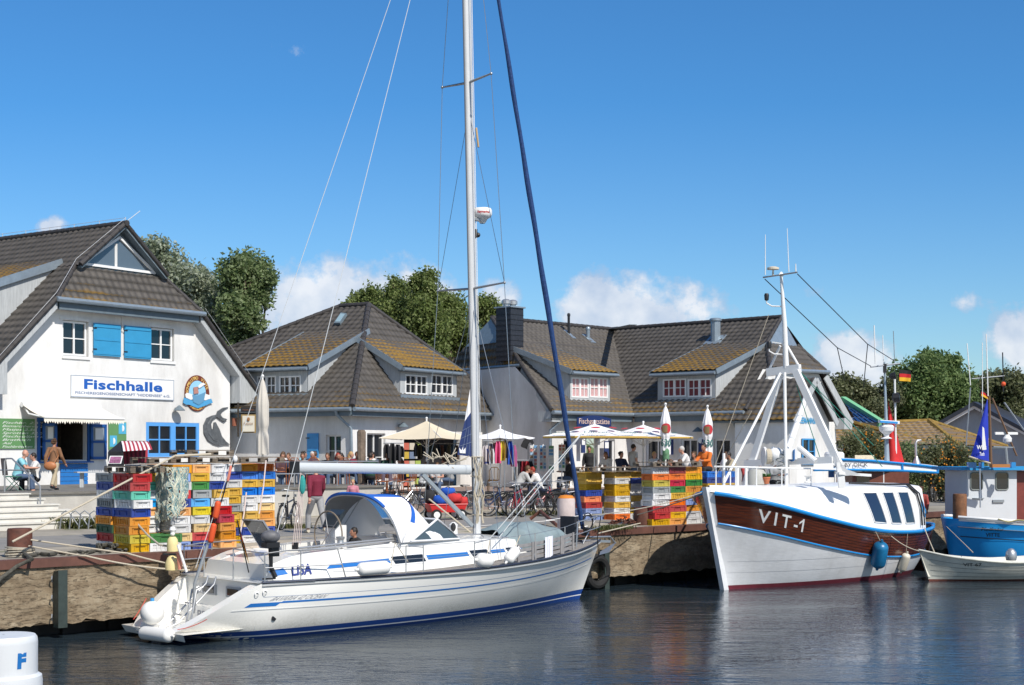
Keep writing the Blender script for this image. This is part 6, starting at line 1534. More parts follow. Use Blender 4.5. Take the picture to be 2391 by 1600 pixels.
text_on(mb,'Wirt',lambda a,b_:P(2292+a*70,1049-b_*70,45.12),.33,.13,bold=.03);text_on(mb,'Tuch',lambda a,b_:P(2293+a*70,1064-b_*70,45.12),.16,.12,bold=.03);mb.build('white_print',WPAINT,sl_,fixn=False)
mb=MB();mb.tube([P(2262,1066,45.2),P(2312,1082,45.4)],.03,6);mb.build('boom',ROPE,mm_)
for a,c_,r,m_ in(((2266,900,45.5),(2258,802,45.5),.015,WPAINT),((2294,1060,45.5),(2294,800,45.5),.013,WPAINT),((2307,925,45.5),(2303,780,45.5),.018,WPAINT),((2343,915,45.5),(2341,823,45.5),.018,BLACK),((2317,930,45.5),(2374,1065,45.5),.03,mat('brown_spar',(.1,.1,.1))),((2345,940,45.5),(2391,1005,45.5),.025,GREYM),((2256,1040,45.5),(2266,905,45.5),.02,GREYM),((2270,885,45.6),(2345,878,45.5),.02,GREYM)):
 mb=MB();mb.tube([P(*a),P(*c_)],r,6);mb.build('aerial',m_,mm_)
mb=MB();mb.ball(P(2343,897,45.5),.075,10,8);mb.build('orange_ball',ORG,mm_)
flag(P(2290,965,45.5),P(2291,908,45.5),'small black red gold flag above the blue cutter sail',.32,.20,(.8,.1,0),.16,GER,r=.008)
mb=MB();c_=P(2352,1012,45.5);mb.boxv(c_-Vector((.37,0,.04)),Vector((.74,.1,0)),Vector((0,.1,0)),Z*.08);mb.lathe(c_-Z*.32,[(.05,0),(.13,.06),(.14,.16),(.08,.24),(.05,.28)],14);mb.build('radar_scanner',WPAINT,mm_,smooth=30)
mb=MB();mb.bar(P(2320,1043,45.5),P(2368,1045,45.5),.05,.04);mb.tube([P(2352,1090,45.5),P(2348,1045,45.5)],.05,8);mb.build('radar_stand',GREYM,mm_)
mb=MB();mb.bar(P(2316,1088,45.3),P(2357,1088,45.3),.12,.1);mb.build('orange_plank',mat('orange_plank',(.45,.18,.05),.7),whs)
for i,(x_,w_) in enumerate(((2262,18),(2290,8),(2362,10))):
 mb=MB();mb.boxv(P(x_,1093,45.6),Vector((w_/75,0,0)),Vector((0,.2,0)),Z*.18);mb.build('roof_box',CB,whs)
mb=MB();mb.tube([P(2288,1095,45.0),P(2289,1185,44.6)],.02,6);mb.build('grey_pole',GREYM,pf)
mb=MB();lp=[PFB.pt(.10+.03*k,1.62-.1*math.sin(k*1.3)**2,-1,.05) for k in range(9)];mb.tube(lp,.02,6);mb.build('draped_rope',mat('yellowish_rope',(.45,.40,.2),.9),pf)
mo=thing('excursion_boat','wooden excursion boat with long white and blue canopy','boat',P(2070,1150,48.2)-Z*2.2)
WOODM=mat('mahogany_cabin',(.16,.05,.03),.45,var=.25,vs=5)
def cpy(x,y,dy=0,Y=48.0):return P(x,y,Y+(x-1900)*.008+dy)
cn=[(1900,1098,1075),(1960,1097,1073),(2030,1098,1076),(2100,1099,1082),(2160,1102,1088),(2190,1104,1092)]
mb=MB()
for(a,c_) in zip(cn,cn[1:]):
 mb.quad(cpy(a[0],a[1]),cpy(c_[0],c_[1]),cpy(c_[0],c_[2]),cpy(a[0],a[2]));mb.quad(cpy(a[0],a[2]),cpy(c_[0],c_[2]),cpy(c_[0],c_[2]-4,2.2),cpy(a[0],a[2]-4,2.2));mb.quad(cpy(a[0],a[1]),cpy(c_[0],c_[1]),cpy(c_[0],c_[1],2.2),cpy(a[0],a[1],2.2))
cp_=mb.build('canopy',WPAINT,mo)
for k in(1,2):
 mb=MB();mb.tube([cpy(c_[0],c_[k],-.03) for c_ in cn],.045,6);mb.build('blue_trim',CB,cp_,smooth=True)
mb=MB();mb.tube([cpy(2190,1104,-.03),cpy(2190,1092,-.03)],.04,6);mb.tube([cpy(2108,1099,-.03),cpy(2106,1083,-.03)],.04,6);mb.build('blue_trim',CB,cp_)
mb=MB();text_on(mb,'MOBY DICK',lambda a,b_:cpy(1988+a*70,1090-b_*70-(a*1.2),-.08),1.10,.125,bold=.006);mb.build('lettering',INK,cp_,fixn=False)
mb=MB();mb.boxv(cpy(1990,1180,.6),Vector((1.95,.1,0)),Vector((0,1.3,0)),Z*1.12);cbn=mb.build('cabin',WOODM,mo)
for x_ in(2000,2050,2090):
 mb=MB();mb.boxv(cpy(x_,1135,.5),Vector((.45,.04,0)),Vector((0,.05,0)),Z*.38);mb.build('cabin_window',DARK,cbn)
for x_ in(1950,2063,2118):
 mb=MB();mb.tube([cpy(x_,1180,.1),cpy(x_,1100,.1)],.035,6);mb.build('canopy_post',WPAINT,mo)
mb=MB();mb.grid(lambda i,j:cpy(1890+250*i,1185+60*j,.3*j+.4*math.sin(PI*i)*-1),14,4);mb.build('hull',BLUED,mo,smooth='all')
mb=MB();mb.lathe(cpy(1948,1080,.5),[(.3,.0),(.33,.1),(.33,.24),(.28,.30),(.02,.32)],20);
mb.v=[v+Z*.05 for v in mb.v];mb.build('radome',WPAINT,mo,smooth=True)
mb=MB();mb.lathe(cpy(1948,1080,.5),[(.2,-.5),(.2,-.1),(.31,.0),(.31,.06)],16);mb.build('radome_base',BLUED,mo,smooth=True)
mb=MB();mb.tube([cpy(2071,1078,.5),cpy(2070,1012,.5),cpy(2066,880,.5),cpy(2065,845,.5)],[.09,.06,.035,.03],8);ms_=mb.build('mast',mat('mast_blue_grey',(.30,.38,.45),.5),mo)
mb=MB();mb.lathe(cpy(2070,1024,.4),[(.16,-.02),(.2,0),(.08,.06),(.1,.14),(.24,.26),(.26,.40),(.2,.46),(.02,.48)],16);mb.build('radar_pot',WPAINT,ms_,smooth=30)
mb=MB();mb.bar(cpy(2053,984,.3),cpy(2098,987,.3),.12,.10);mb.build('radar_bar',WPAINT,ms_);mb=MB();mb.bar(cpy(2055,984.5,.2),cpy(2096,987.5,.2),.02,.07);mb.build('blue_face',CB,ms_)
mb=MB();mb.tube([cpy(2033,857,.4),cpy(2101,849,.4)],.03,6);mb.build('yard',GREYM,ms_)
for a,c_,r in(((2044,850),(2041,760),.02),((2063,845),(2061,783),.015),((2089,848),(2086,773),.013),((2092,1060),(2089,878),.035)):
 mb=MB();mb.tube([cpy(*a,.4),cpy(*c_,.4)],r,6);mb.build('aerial',WPAINT if r>.013 else GREYM,ms_)
mb=MB();mb.lathe(cpy(2076,880,.3),[(.03,0),(.1,.05),(.13,.22),(.02,.22)],12,axis=(1,-.3,.2));mb.box(cpy(2066,860,.4),(.1,.1,.3));mb.lathe(cpy(2082,930,.3),[(.03,0),(.16,.05),(.17,.25),(.02,.28)],12,axis=(1,-.2,.1));mb.build('floodlight',BLACK,ms_)
mb=MB();mb.grid(lambda i,j:cpy(2074+38*i*j,935+(145+3*i)*j,.6-.3*math.sin(PI*i)*j),8,10);mb.build('red_sail',mat('red_sail',(.55,.02,.02),.75,var=.12,vs=3),mo,smooth='all')
mb=MB();mb.tube([cpy(2140,1088,.3),cpy(2138,1035,.3),cpy(2141,1029,.3),cpy(2150,1028,.3)],.04,8);mb.lathe(cpy(2140,1089,.3),[(.17,0),(.15,.1),(.06,.3),(.04,.35)],12);mb.build('exhaust_stack',STEEL,mo,smooth=True)
mb=MB()
for i in range(9):mb.grid(lambda u,v:cpy(1996+i*5+5*u,1073-10*v,.5+.3*v),1,2)
mb.build('striped_cushion',mat('cream_stripe',(.55,.48,.35),.8,var=.3,vs=14),mo)
flag(cpy(2099,900,.3),cpy(2100,862,.3),'black red gold flag flying from the excursion boat mast',.39,.38,(1,.05,.03),.04,GER,r=.008)
CW,CD,CH_=.74,.45,.183
CC={'yellow':(.62,.36,.012),'amber':(.66,.26,.012),'orange':(.70,.15,.015),'peach':(.72,.36,.12),'cream':(.72,.52,.24),'red':(.45,.012,.015),'crimson':(.48,.015,.05),'dark red':(.20,.01,.012),'white':(.62,.62,.62),'grey':(.26,.28,.29),'blue':(.012,.045,.28),'bright blue':(.012,.16,.58),'pale blue':(.22,.32,.62),'sky blue':(.03,.30,.66),'green':(.03,.20,.03),'dark green':(.008,.085,.03),'turquoise':(.08,.46,.34),'lemon':(.62,.50,.02)}
CMD={k:mat('slot_'+k.replace(' ','_'),tuple(c*.42 for c in v),.7) for k,v in CC.items()}  # darkened crate colours, shade painted into the handle slots
CM={k:mat('crate_'+k.replace(' ','_'),v,.55,var=.14,vs=5,dirt=.34,objvar=1) for k,v in CC.items()}
def crate_mesh(kind):
 mb=MB();w_,d,h=CW,CD,CH_-.004
 x0,y0=w_/2,d/2;wl=.018
 def ring(ins,z):return[(-x0+ins,-y0+ins,z),(x0-ins,-y0+ins,z),(x0-ins,y0-ins,z),(-x0+ins,y0-ins,z)]
 A_=ring(.028,.0);B_=ring(.016,h-.045);C_=ring(.0,h-.04);D_=ring(.0,h);E_=ring(wl,h);F_=ring(.034,.02)
 b0=len(mb.v);mb.add([Vector(p) for r_ in(A_,B_,C_,D_,E_,F_) for p in r_],[(i*4+j,i*4+(j+1)%4,(i+1)*4+(j+1)%4,(i+1)*4+j) for i in range(5) for j in range(4)]+[(3,2,1,0),(20,21,22,23)])
 for sx in(-1,1):
  for sy in(-1,1):mb.box((sx*(x0-.03),sy*(y0-.03),h/2-.005),(.062,.062,h-.012))
 for sy in(-1,1):
  mb.box((0,sy*(y0-.024),.018),(w_-.06,.03,.03))
  if kind=='ribbed':
   for k in range(5):mb.box((-.2+.1*k,sy*(y0-.020),h/2),(.028,.034,h-.05))
  else:
   for sx in(-.13,.13):mb.box((sx,sy*(y0-.022),h*.5),(.012,.03,h-.07))
 for sx in(-1,1):
  mb.box((sx*(x0-.024),0,.018),(.03,d-.06,.03))
  for k in((-.11,0,.11) if kind=='ribbed' else(-.13,.13)):mb.box((sx*(x0-.022),k,h*.5),(.03,.014,h-.07))
 return mb
def slots():
 mb=MB()
 for sy in(-1,1):mb.box((0,sy*(CD/2-.009),CH_-.058),(.24,.022,.010));[mb.box((-.27+.18*k,sy*(CD/2-.0085),CH_-.022),(.11,.018,.008)) for k in range(4)]  # dark bars paint the shade atop the handle recess, dashes the narrow slots
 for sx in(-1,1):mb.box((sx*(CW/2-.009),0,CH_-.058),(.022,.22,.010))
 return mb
CR={}
for kd in('plain','ribbed'):
 me=crate_mesh(kd).mesh('fish_crate_'+kd,Vector((0,0,0)),[CM['yellow']],False,False);CR[kd]=me
SLM=slots().mesh('handle_slot_shade',Vector((0,0,0)),[mat('slot_dark',(.09,.075,.06),.8)],False,False)
qa=math.atan2(Q.d.y,Q.d.x)
def crate(s,v,z,rz,col,label,kind='plain',tilt=None,sx=1.0):
 o=bpy.data.objects.new('fish_crate',CR[kind]);COL.objects.link(o);o.location=q(s,v,z);o.rotation_euler=(tilt[0] if tilt else 0,tilt[1] if tilt else 0,rz)
 o.material_slots[0].link='OBJECT';o.material_slots[0].material=CM[col]
 tag(o,label,'fish crate','stacked fish crates on the quay')
 o.scale=(sx,1,1)
 c_=bpy.data.objects.new('handle_slot_shade',SLM);COL.objects.link(c_);c_.parent=o;c_.material_slots[0].link='OBJECT';c_.material_slots[0].material=CMD[col]
 return o
ORD=['top','second','third','fourth','fifth','sixth','seventh','eighth','ninth','tenth','eleventh']
random.seed(11)
def column(s,v,cols,where,lo_=QZ,long_u=False,lean=0.0,kinds=None,rot0=0.0):
 """cols listed top to bottom"""
 n=len(cols);s-=.16*(s<9)
 for i,c_ in enumerate(cols):
  lev=n-1-i;z=lo_+lev*CH_
  rz=qa+(0 if long_u else PI/2)+rot0+random.uniform(-.06,.06)
  nm='top' if i==0 else ORD[i]+' from top'
  ds,dv=random.uniform(-.024,.024),random.uniform(-.024,.024)
  tl=(0,0)
  if lean:ds-=lean*lev;tl=(random.uniform(-.02,.02),0)
  crate(s+ds,v+dv,z,rz+(random.uniform(-.12,.12) if lean else 0),c_,'%s fish crate, %s, %s'%(c_,nm,where),'ribbed' if random.random()<.35 else 'plain',tl if lean else None,.95 if long_u else 1.07)
LA='left crate wall'
def mid(s0,v0,lu):return(s0+(CW if lu else CD)/2,v0+(CD if lu else CW)/2)
cx_=lambda s,v:(s+.225,v+.40)
column(*cx_(3.15,1.29),['grey','blue','white','grey','blue','amber','dark green','red','white'],'far left column of left wall')
column(*cx_(3.15,.47),['red','red','turquoise','white','blue','amber','amber','lemon','yellow'],'second column of left wall')
column(3.86,1.36,['grey','yellow','turquoise','white','sky blue','peach','white','white','amber','blue'],'recessed column left of fishing net')
column(3.92,.62,['green','white'],'low pair in the gap of left wall',long_u=True,rot0=-.12)
column(*cx_(4.14,1.30),['peach','pale blue','white','red','blue','orange','white','white','green','white'],'rear column behind fishing net')
column(*cx_(4.11,.48),['amber','pale blue','white','red','blue','peach','white','white','cream','pale blue'],'column under fishing net')
column(*cx_(4.60,.50),['peach','yellow','green','grey','sky blue','lemon','white','cream','red','blue'],'column right beside fishing net')
column(5.46,.92,['white','white','blue','yellow','white','red','crimson','amber','amber','peach'],'leaning column',lean=.032,rot0=.12)
for(s,nm,cs) in((6.05,'column behind the leaning one',['white','blue','white','yellow','yellow','grey','yellow','yellow','blue','yellow']),(6.50,'column left of the rightmost, left wall',['amber','bright blue','yellow','bright blue','white','white','yellow','cream','blue','white']),(6.95,'rightmost column of left wall',['orange','bright blue','yellow','bright blue','white','cream','amber','peach','blue','grey'])):
 column(s+.22,2.0,cs,nm)
random.seed(12)
RA='right crate wall'
cu_=lambda s,v:(s+.35,v+.225)
column(*cu_(19.03,.47),['white','orange','lemon','grey','white','white','red','red','yellow'],'column right of rusty bollard, right wall',long_u=True)
column(*cu_(19.72,.47),['dark red','orange','crimson','green','yellow','orange','red','yellow','amber'],'dark red topped column, right wall',long_u=True)
column(*cu_(20.41,.47),['amber','yellow','green','amber','yellow','pale blue','amber','white','white'],'last column before cutter bow',long_u=True)
column(*cu_(20.60,3.5),['yellow','white','yellow','yellow','white','yellow','white','orange'],'column behind chain heap',long_u=True)
column(*cu_(19.75,3.9),['yellow','yellow','yellow','blue','orange','red','pale blue','pale blue'],'leftmost column of right wall',long_u=True)
column(*cu_(21.34,3.5),['yellow','blue','white','white','yellow','white','yellow','white'],'column between bollard and chain heap',long_u=True)
column(*cu_(21.4,2.4),['yellow','blue','white','white','yellow','white','yellow','white'][:8],'rear column behind wide bollard',long_u=True)
column(*cu_(23.4,2.2),['bright blue','blue','yellow','yellow','white','red','yellow','blue'],'blue topped column behind cutter bow',long_u=True)
column(*cu_(24.15,2.2),['bright blue','blue','yellow','amber','white','red','yellow','green'],'farthest column behind cutter railing',long_u=True)
random.seed(13)
def pallet(s,v,z,rz,label,L_=1.2,W_=.8,tilt=(0,0)):
 o=local('pallet',label,'pallet','pallets on top of the crate walls')
 def part(nm,bs):
  for b_ in bs:
   mb=MB();mb.box(*b_);mb.build(nm,WOODP,o)
 part('top_board',[((0,-W_/2+.06+i*(W_-.12)/4,.133),(L_,.11,.02)) for i in range(5)])
 part('block',[((x,y,.072),(.13,.12,.085)) for x in(-L_/2+.07,0,L_/2-.07) for y in(-W_/2+.06,W_/2-.06)])
 part('bottom_board',[((0,y,.015),(L_,.11,.02)) for y in(-W_/2+.06,0,W_/2-.06)])
 o.location=q(s-.16*(s<9),v,z);o.rotation_euler=(tilt[0],tilt[1],rz);return o
zt9=QZ+9*CH_;zt10=QZ+10*CH_;ztR=QZ+9*CH_
pallet(3.55,1.10,zt9+.01,qa+PI/2,'old dark pallet on the far left columns of the left crate wall')
pallet(4.35,1.30,zt10+.01,qa+.05,'grey pallet under the beam, middle of the left crate wall')
pallet(5.20,.95,zt10+.02,qa-.03,'lower pallet on top of the straight crate column')
pallet(5.55,1.75,zt10+.17,qa,'uppermost pallet of the left crate wall')
pallet(6.9,1.75,zt10+.01,qa+.02,'pallet above the orange crates at the right end of the left wall')
pallet(20.7,3.75,QZ+8*CH_+.01,qa,'weathered pallet on the yellow crates, left end of the right crate wall',2.4)
pallet(19.9,.75,ztR+.01,qa,'long weathered pallet above the dark red crates',2.0)
pallet(22.0,2.7,QZ+8*CH_+.01,qa,'pallet behind the bollard column of the right crate wall',1.6)
mb=MB();mb.box(q(4.2,.62,QZ+.42),(.8,.12,.03),qa-.05);tag(mb.build('loose_board',WOODP),'loose grey board resting on the green crate','board')
NETM=[mat('net_grey',(.46,.50,.44),.9),mat('net_teal',(.16,.30,.32),.9),mat('net_cream',(.66,.64,.50),.9)]
net=thing('fishing_net','grey green fishing net hanging over the crate corner','fishing net',q(4.1,.5,QZ+.8))
random.seed(21)
NA,NB=Vector(q(3.86,1.25,0)),Vector(q(3.87,.42,0));NC=Vector(q(4.26,.40,0))
def netp(u,h):
 p=NA.lerp(NB,u/.62) if u<.62 else NB.lerp(NC,(u-.62)/.38)
 n_=(-Q.d) if u<.62 else Q.n
 return Vector((p.x,p.y,h))+n_*(.04+.05*noise.noise(Vector((u*9,h*5,1))))
for mi,mm_ in enumerate(NETM):
 mb=MB()
 for k in range(60 if mi!=1 else 26):
  u=random.random();bot=2.62-.42*math.sin(PI*min(1,u*1.1))**.6;top_=QZ+9.7*CH_
  pts=[];n=13;bot+=random.uniform(-.05,.18)
  for i in range(n+1):
   f=i/n;uu=u+.045*math.sin(f*9+k)+.03*random.uniform(-1,1);pts.append(netp(min(1,max(0,uu)),top_+(bot-top_)*f))
  mb.tube(pts,.0075 if mi!=1 else.010,4)
 for k in range(26):
  u=random.random()*.8;h=random.uniform(2.35,3.2);pts=[netp(min(1,u+.03*i),h-.10*math.sin(PI*i/7)+.02*random.uniform(-1,1)) for i in range(8)];mb.tube(pts,.008,4)
 mb.build('strands',mm_,net)
mb=MB();mb.tube([q(.35,.25,1.92),P(408,1065,31.2)],.022,7);mb.tube([P(408,1065,31.2),P(492,1061,31.8)],.03,7);mb.build('long_rope',ROPE,smooth=True,label='thick cream rope running from the bollard up over the crates',cat='rope')
mb=MB();mb.tube([P(253,1098,31.3),P(300,1195,30.8),P(325,1228,30.5),P(345,1250,30.2),P(372,1272,30.2),P(395,1276,30.3)],.022,7);mb.build('hanging_rope',mat('grey_rope',(.36,.33,.27),.9,bump=.5,bs=50),smooth=True,label='slack grey rope hanging in front of the left crates',cat='rope')
for i,(x0,y0,x1,y1) in enumerate(((621,1075,605,1200),(575,1150,560,1250))):
 mb=MB();mb.tube([P(x0,y0,32.8),P((x0+x1)/2+2,(y0+y1)/2,32.6),P(x1,y1,32.4)],.016,6);mb.build('hanging_line',MATS['pinkish_rope'],label='pale line hanging before the %s crates'%('bright blue' if i==0 else 'leaning yellow'),cat='rope')
def bollard(x,y,r,h,m_,label,topm=None,z=QZ):
 g=G(x,y,z);t_=thing('bollard',label,'bollard',g)
 mb=MB();mb.lathe(g,[(r*1.0,0),(r,h*.94),(r*.93,h),(.01,h)],28);mb.build('shaft',m_,t_,smooth=40)
 if topm:mb=MB();mb.lathe(g+Z*h,[(r*.95,0),(r*.7,.07),(.01,.09)],20);mb.build('top',topm,t_,smooth=True)
 return g,t_
bg,_=bollard(46,1300,.245,.57,RUST,'squat rusty steel bollard wound with ropes at the quay edge')
for k in range(5):
 mb=MB();mb.tube([bg+Vector((math.cos(a)*(.27+.012*(k%2)),math.sin(a)*(.27+.012*(k%2)),.04+k*.035+.02*math.sin(a+k))) for a in[i*.35 for i in range(19)]],.019,6);mb.build('rope_turn',ROPE if k%2 else mat('grey_rope',(.36,.33,.27)),_)
bollard(1504,1226,.29,.5,RUST,'wide rusty bollard in front of the yellow crates')
bollard(1322,1239,.235,.86,mat('pinkish_white_paint',(.62,.52,.50),.7,var=.15,vs=3,dirt=.3),'tall pinkish white bollard with orange top',mat('orange_top',(.62,.20,.02),.8))
bollard(2241,1212,.21,.78,mat('rust_wood_pile',(.20,.085,.035),.7,var=.5,vs=4),'brown weathered bollard between the cutters')
def fpost(x,y0,y1,label,w_=.19):
 g=ray_plane(x,y0,Q.o+Q.n*.22,Q.n);zb_=ray_plane(x,y1,Q.o+Q.n*.22,Q.n).z
 t_=thing('fender_post',label,'post',(g.x,g.y,zb_));G1=mat('dark_green_steel',(.035,.05,.045),.5,var=.3,vs=5)
 s_=(g-Q.o).dot(Q.d)
 mb=MB();mb.fbox(Q,s_-w_/2,s_+w_/2,.17,.24,zb_,g.z);mb.fbox(Q,s_-w_/2,s_-w_/2+.05,.02,.17,zb_,g.z-.02);mb.build('profile',G1,t_)
 for k in range(3):
  zz=zb_+.2+k*(g.z-zb_-.3)/2.2;mb=MB();mb.tube([Q.w(s_-.14,.05,zz+.06),Q.w(s_-.17,.10,zz),Q.w(s_-.14,.05,zz-.06)],.014,6);mb.build('shackle',GREYM,t_)
fpost(146,1332,1466,'dark steel fender post on the quay wall near the left bollard');fpost(1417,1283,1432,'dark steel fender post behind the yacht bow',.17)
mb=MB();tc_=ray_plane(1393,1335,Q.o+Q.n*.16,Q.n)
b0=[]
for i in range(33):
 a=2*PI*i/32;b0.append(tc_+Q.d*math.cos(a)*.36+Z*math.sin(a)*.36)
mb.tube(b0,.12,10,cap=False);tag(mb.build('tyre_fender',RUBB,smooth=True),'black tyre fender hanging on the quay wall behind the yacht bow','tyre fender')
cl=S.w(1.35,1.30,1.28)
rope([bg+Vector((.24,-.05,.34)),Q.w(2.5,.08,1.62)]+sag(Q.w(2.6,.10,1.61),cl,.03),'upper pale mooring line from the left bollard to the yacht stern',.018)
rope([bg+Vector((.22,-.12,.22)),Q.w(1.6,.08,1.61)]+sag(Q.w(1.7,.10,1.60),S.w(1.3,1.2,1.22),.06),'lower pale mooring line from the left bollard to the yacht stern',.018)
rope([bg+Vector((.1,-.1,.1)),G(75,1306,QZ+.03),ray_plane(40,1322,Q.o+Q.n*.09,Q.n),ray_plane(0,1352,Q.o+Q.n*.09,Q.n),ray_plane(-40,1400,Q.o+Q.n*.09,Q.n)],'dark twisted rope falling over the quay edge from the left bollard',.038,ROPED)
mb=MB();random.seed(4)
gpts=[G(60+i*9,1302-.5*i+1.6*math.sin(i*1.3),QZ)+Z*.05 for i in range(28)];mb.tube(gpts,.04,7)
for k in range(3):mb.tube([G(228+45*f,1283+3*k+1.5*math.sin(f*9),QZ)+Z*(.05+.05*k) for f in[i/10 for i in range(11)]],.045,7)
tag(mb.build('coiled_rope',ROPED,smooth=True),'dark thick rope lying along the quay edge by the left crates','rope')
vb=K.w(8.8,0,2.5)
bg2=G(1504,1226,QZ)
rope(sag(bg2+Vector((-.25,-.1,.28)),P(1655,1148,38.2),.02),'grey mooring line from the wide bollard to the cutter bow',.016,MATS['grey_rope'])
rope(sag(P(1375,1204,36.2),P(1652,1146,38.2),.10),'thin line from the yacht pulpit toward the cutter bow',.013,MATS['grey_rope'])
rope([S.w(12.3,0,1.6),G(1495,1222,QZ+.15)],'bow mooring line of the yacht to the wide bollard',.016)
rope(sag(P(1994,1140,41.8),P(2146,1287,41.1),.35),'painter of the rowing boat tied to the cutter',.014)
rope([P(2205,1225,45.3),P(2272,1290,41.5)],'line from the blue cutter stern to the rowing boat',.013)
rope(sag(P(2158,1232,42.8),P(2182,1290,41.3),.02),'short line from the cutter stern rail down to the rowing boat',.015)
rope([P(1358,1012,34.5),P(1140,1262,33.2)],'white jib sheet from the furled sail to the foredeck',.011,MATS['backstay_white'])
rope([P(1358,1014,34.5),P(1160,1262,33.0)],'second white jib sheet beside the first one',.011,MATS['backstay_white'])
mb=MB();random.seed(8);gg=G(1462,1226,QZ)
for k in range(70):
 a=random.uniform(0,2*PI);r_=random.random()**.6*.5;c_=gg+Vector((math.cos(a)*r_,math.sin(a)*r_*.8,(.26*(1-r_/.55))*random.random()+.03));u=Vector((random.uniform(-1,1),random.uniform(-1,1),random.uniform(-.5,.5))).normalized();v_=u.cross(Z+u*.3).normalized()
 mb.tube([c_+u*.06*math.cos(t)+v_*.035*math.sin(t) for t in[i*PI/4 for i in range(9)]],.012,5,cap=False)
tag(mb.build('chain_heap',RUST),'heap of rusty chain on the quay beside the wide bollard','chain')
mb=MB();mb.tube([G(1238,1222,QZ)+Z*.12,G(1262,1222,QZ)+Z*.35,G(1300,1232,QZ)+Z*.06],.05,8);tag(mb.build('rusty_pipe',RUST),'bent rusty steel bar on the quay edge behind the covered dinghy','pipe')
wp=thing('mooring_pile','big white round pile cap with blue letter in front of the quay','mooring pile',P(20,1600,12.6))
c_=P(8,1480,12.6);rr_=.285;mb=MB()
mb.lathe(Vector((c_.x,c_.y,0)),[(rr_*1.14,-.5),(rr_*1.14,ZC+(HZ-1590)*12.6/F),(rr_*1.12,ZC+(HZ-1578)*12.6/F),(rr_*1.0,ZC+(HZ-1572)*12.6/F),(rr_,ZC+(HZ-1500)*12.6/F),(rr_*.985,ZC+(HZ-1489)*12.6/F),(rr_*.93,ZC+(HZ-1483)*12.6/F),(.01,ZC+(HZ-1482)*12.6/F)],48)
mb.build('cap',mat('white_plastic',(.66,.68,.70),.3,var=.03,vs=4,dirt=.08),wp,smooth=35)
mb=MB();text_on(mb,'F',lambda a,b_:Vector((c_.x+(rr_+.002)*math.sin(.73+a/rr_),c_.y-(rr_+.002)*math.cos(.73+a/rr_),ZC+(HZ-1552)*12.6/F+b_)),.09,.125,bold=.06,shear=.05,center=False);mb.build('lettering',mat('pile_blue',(.01,.14,.42),.5),wp,fixn=False)
def leaf_mat(name,c0,c1,c2):
 m=bpy.data.materials.new(name);nt,N,L,b=nodes(m);MATS[name]=m
 g=N.new('ShaderNodeNewGeometry');cr=N.new('ShaderNodeValToRGB');e=cr.color_ramp
 e.elements[0].color=(*c0,1);e.elements[1].color=(*c2,1);x=e.elements.new(.55);x.color=(*c1,1);L.new(g.outputs['Random Per Island'],cr.inputs[0]);L.new(cr.outputs[0],b.inputs['Base Color'])
 b.inputs['Roughness'].default_value=.55;b.inputs['Specular IOR Level'].default_value=.3
 tr=N.new('ShaderNodeBsdfTranslucent');L.new(cr.outputs[0],tr.inputs[0]);mx=N.new('ShaderNodeMixShader');mx.inputs[0].default_value=.45
 out=[n for n in N if n.type=='OUTPUT_MATERIAL'][0];L.new(b.outputs[0],mx.inputs[1]);L.new(tr.outputs[0],mx.inputs[2]);L.new(mx.outputs[0],out.inputs[0]);return m
LM={'willow':leaf_mat('willow_leaf',(.22,.26,.16),(.34,.39,.27),(.52,.56,.46)),'dark':leaf_mat('dark_leaf',(.11,.16,.06),(.20,.27,.11),(.34,.40,.22)),'birch':leaf_mat('birch_leaf',(.11,.15,.04),(.18,.24,.07),(.29,.33,.13)),'pine':leaf_mat('pine_leaf',(.09,.15,.05),(.17,.25,.09),(.28,.36,.15)),'olive':leaf_mat('olive_leaf',(.09,.11,.05),(.17,.19,.09),(.29,.30,.18))}
BARK=mat('bark',(.09,.07,.05),.9,var=.3,vs=8,bump=.5,bs=20)
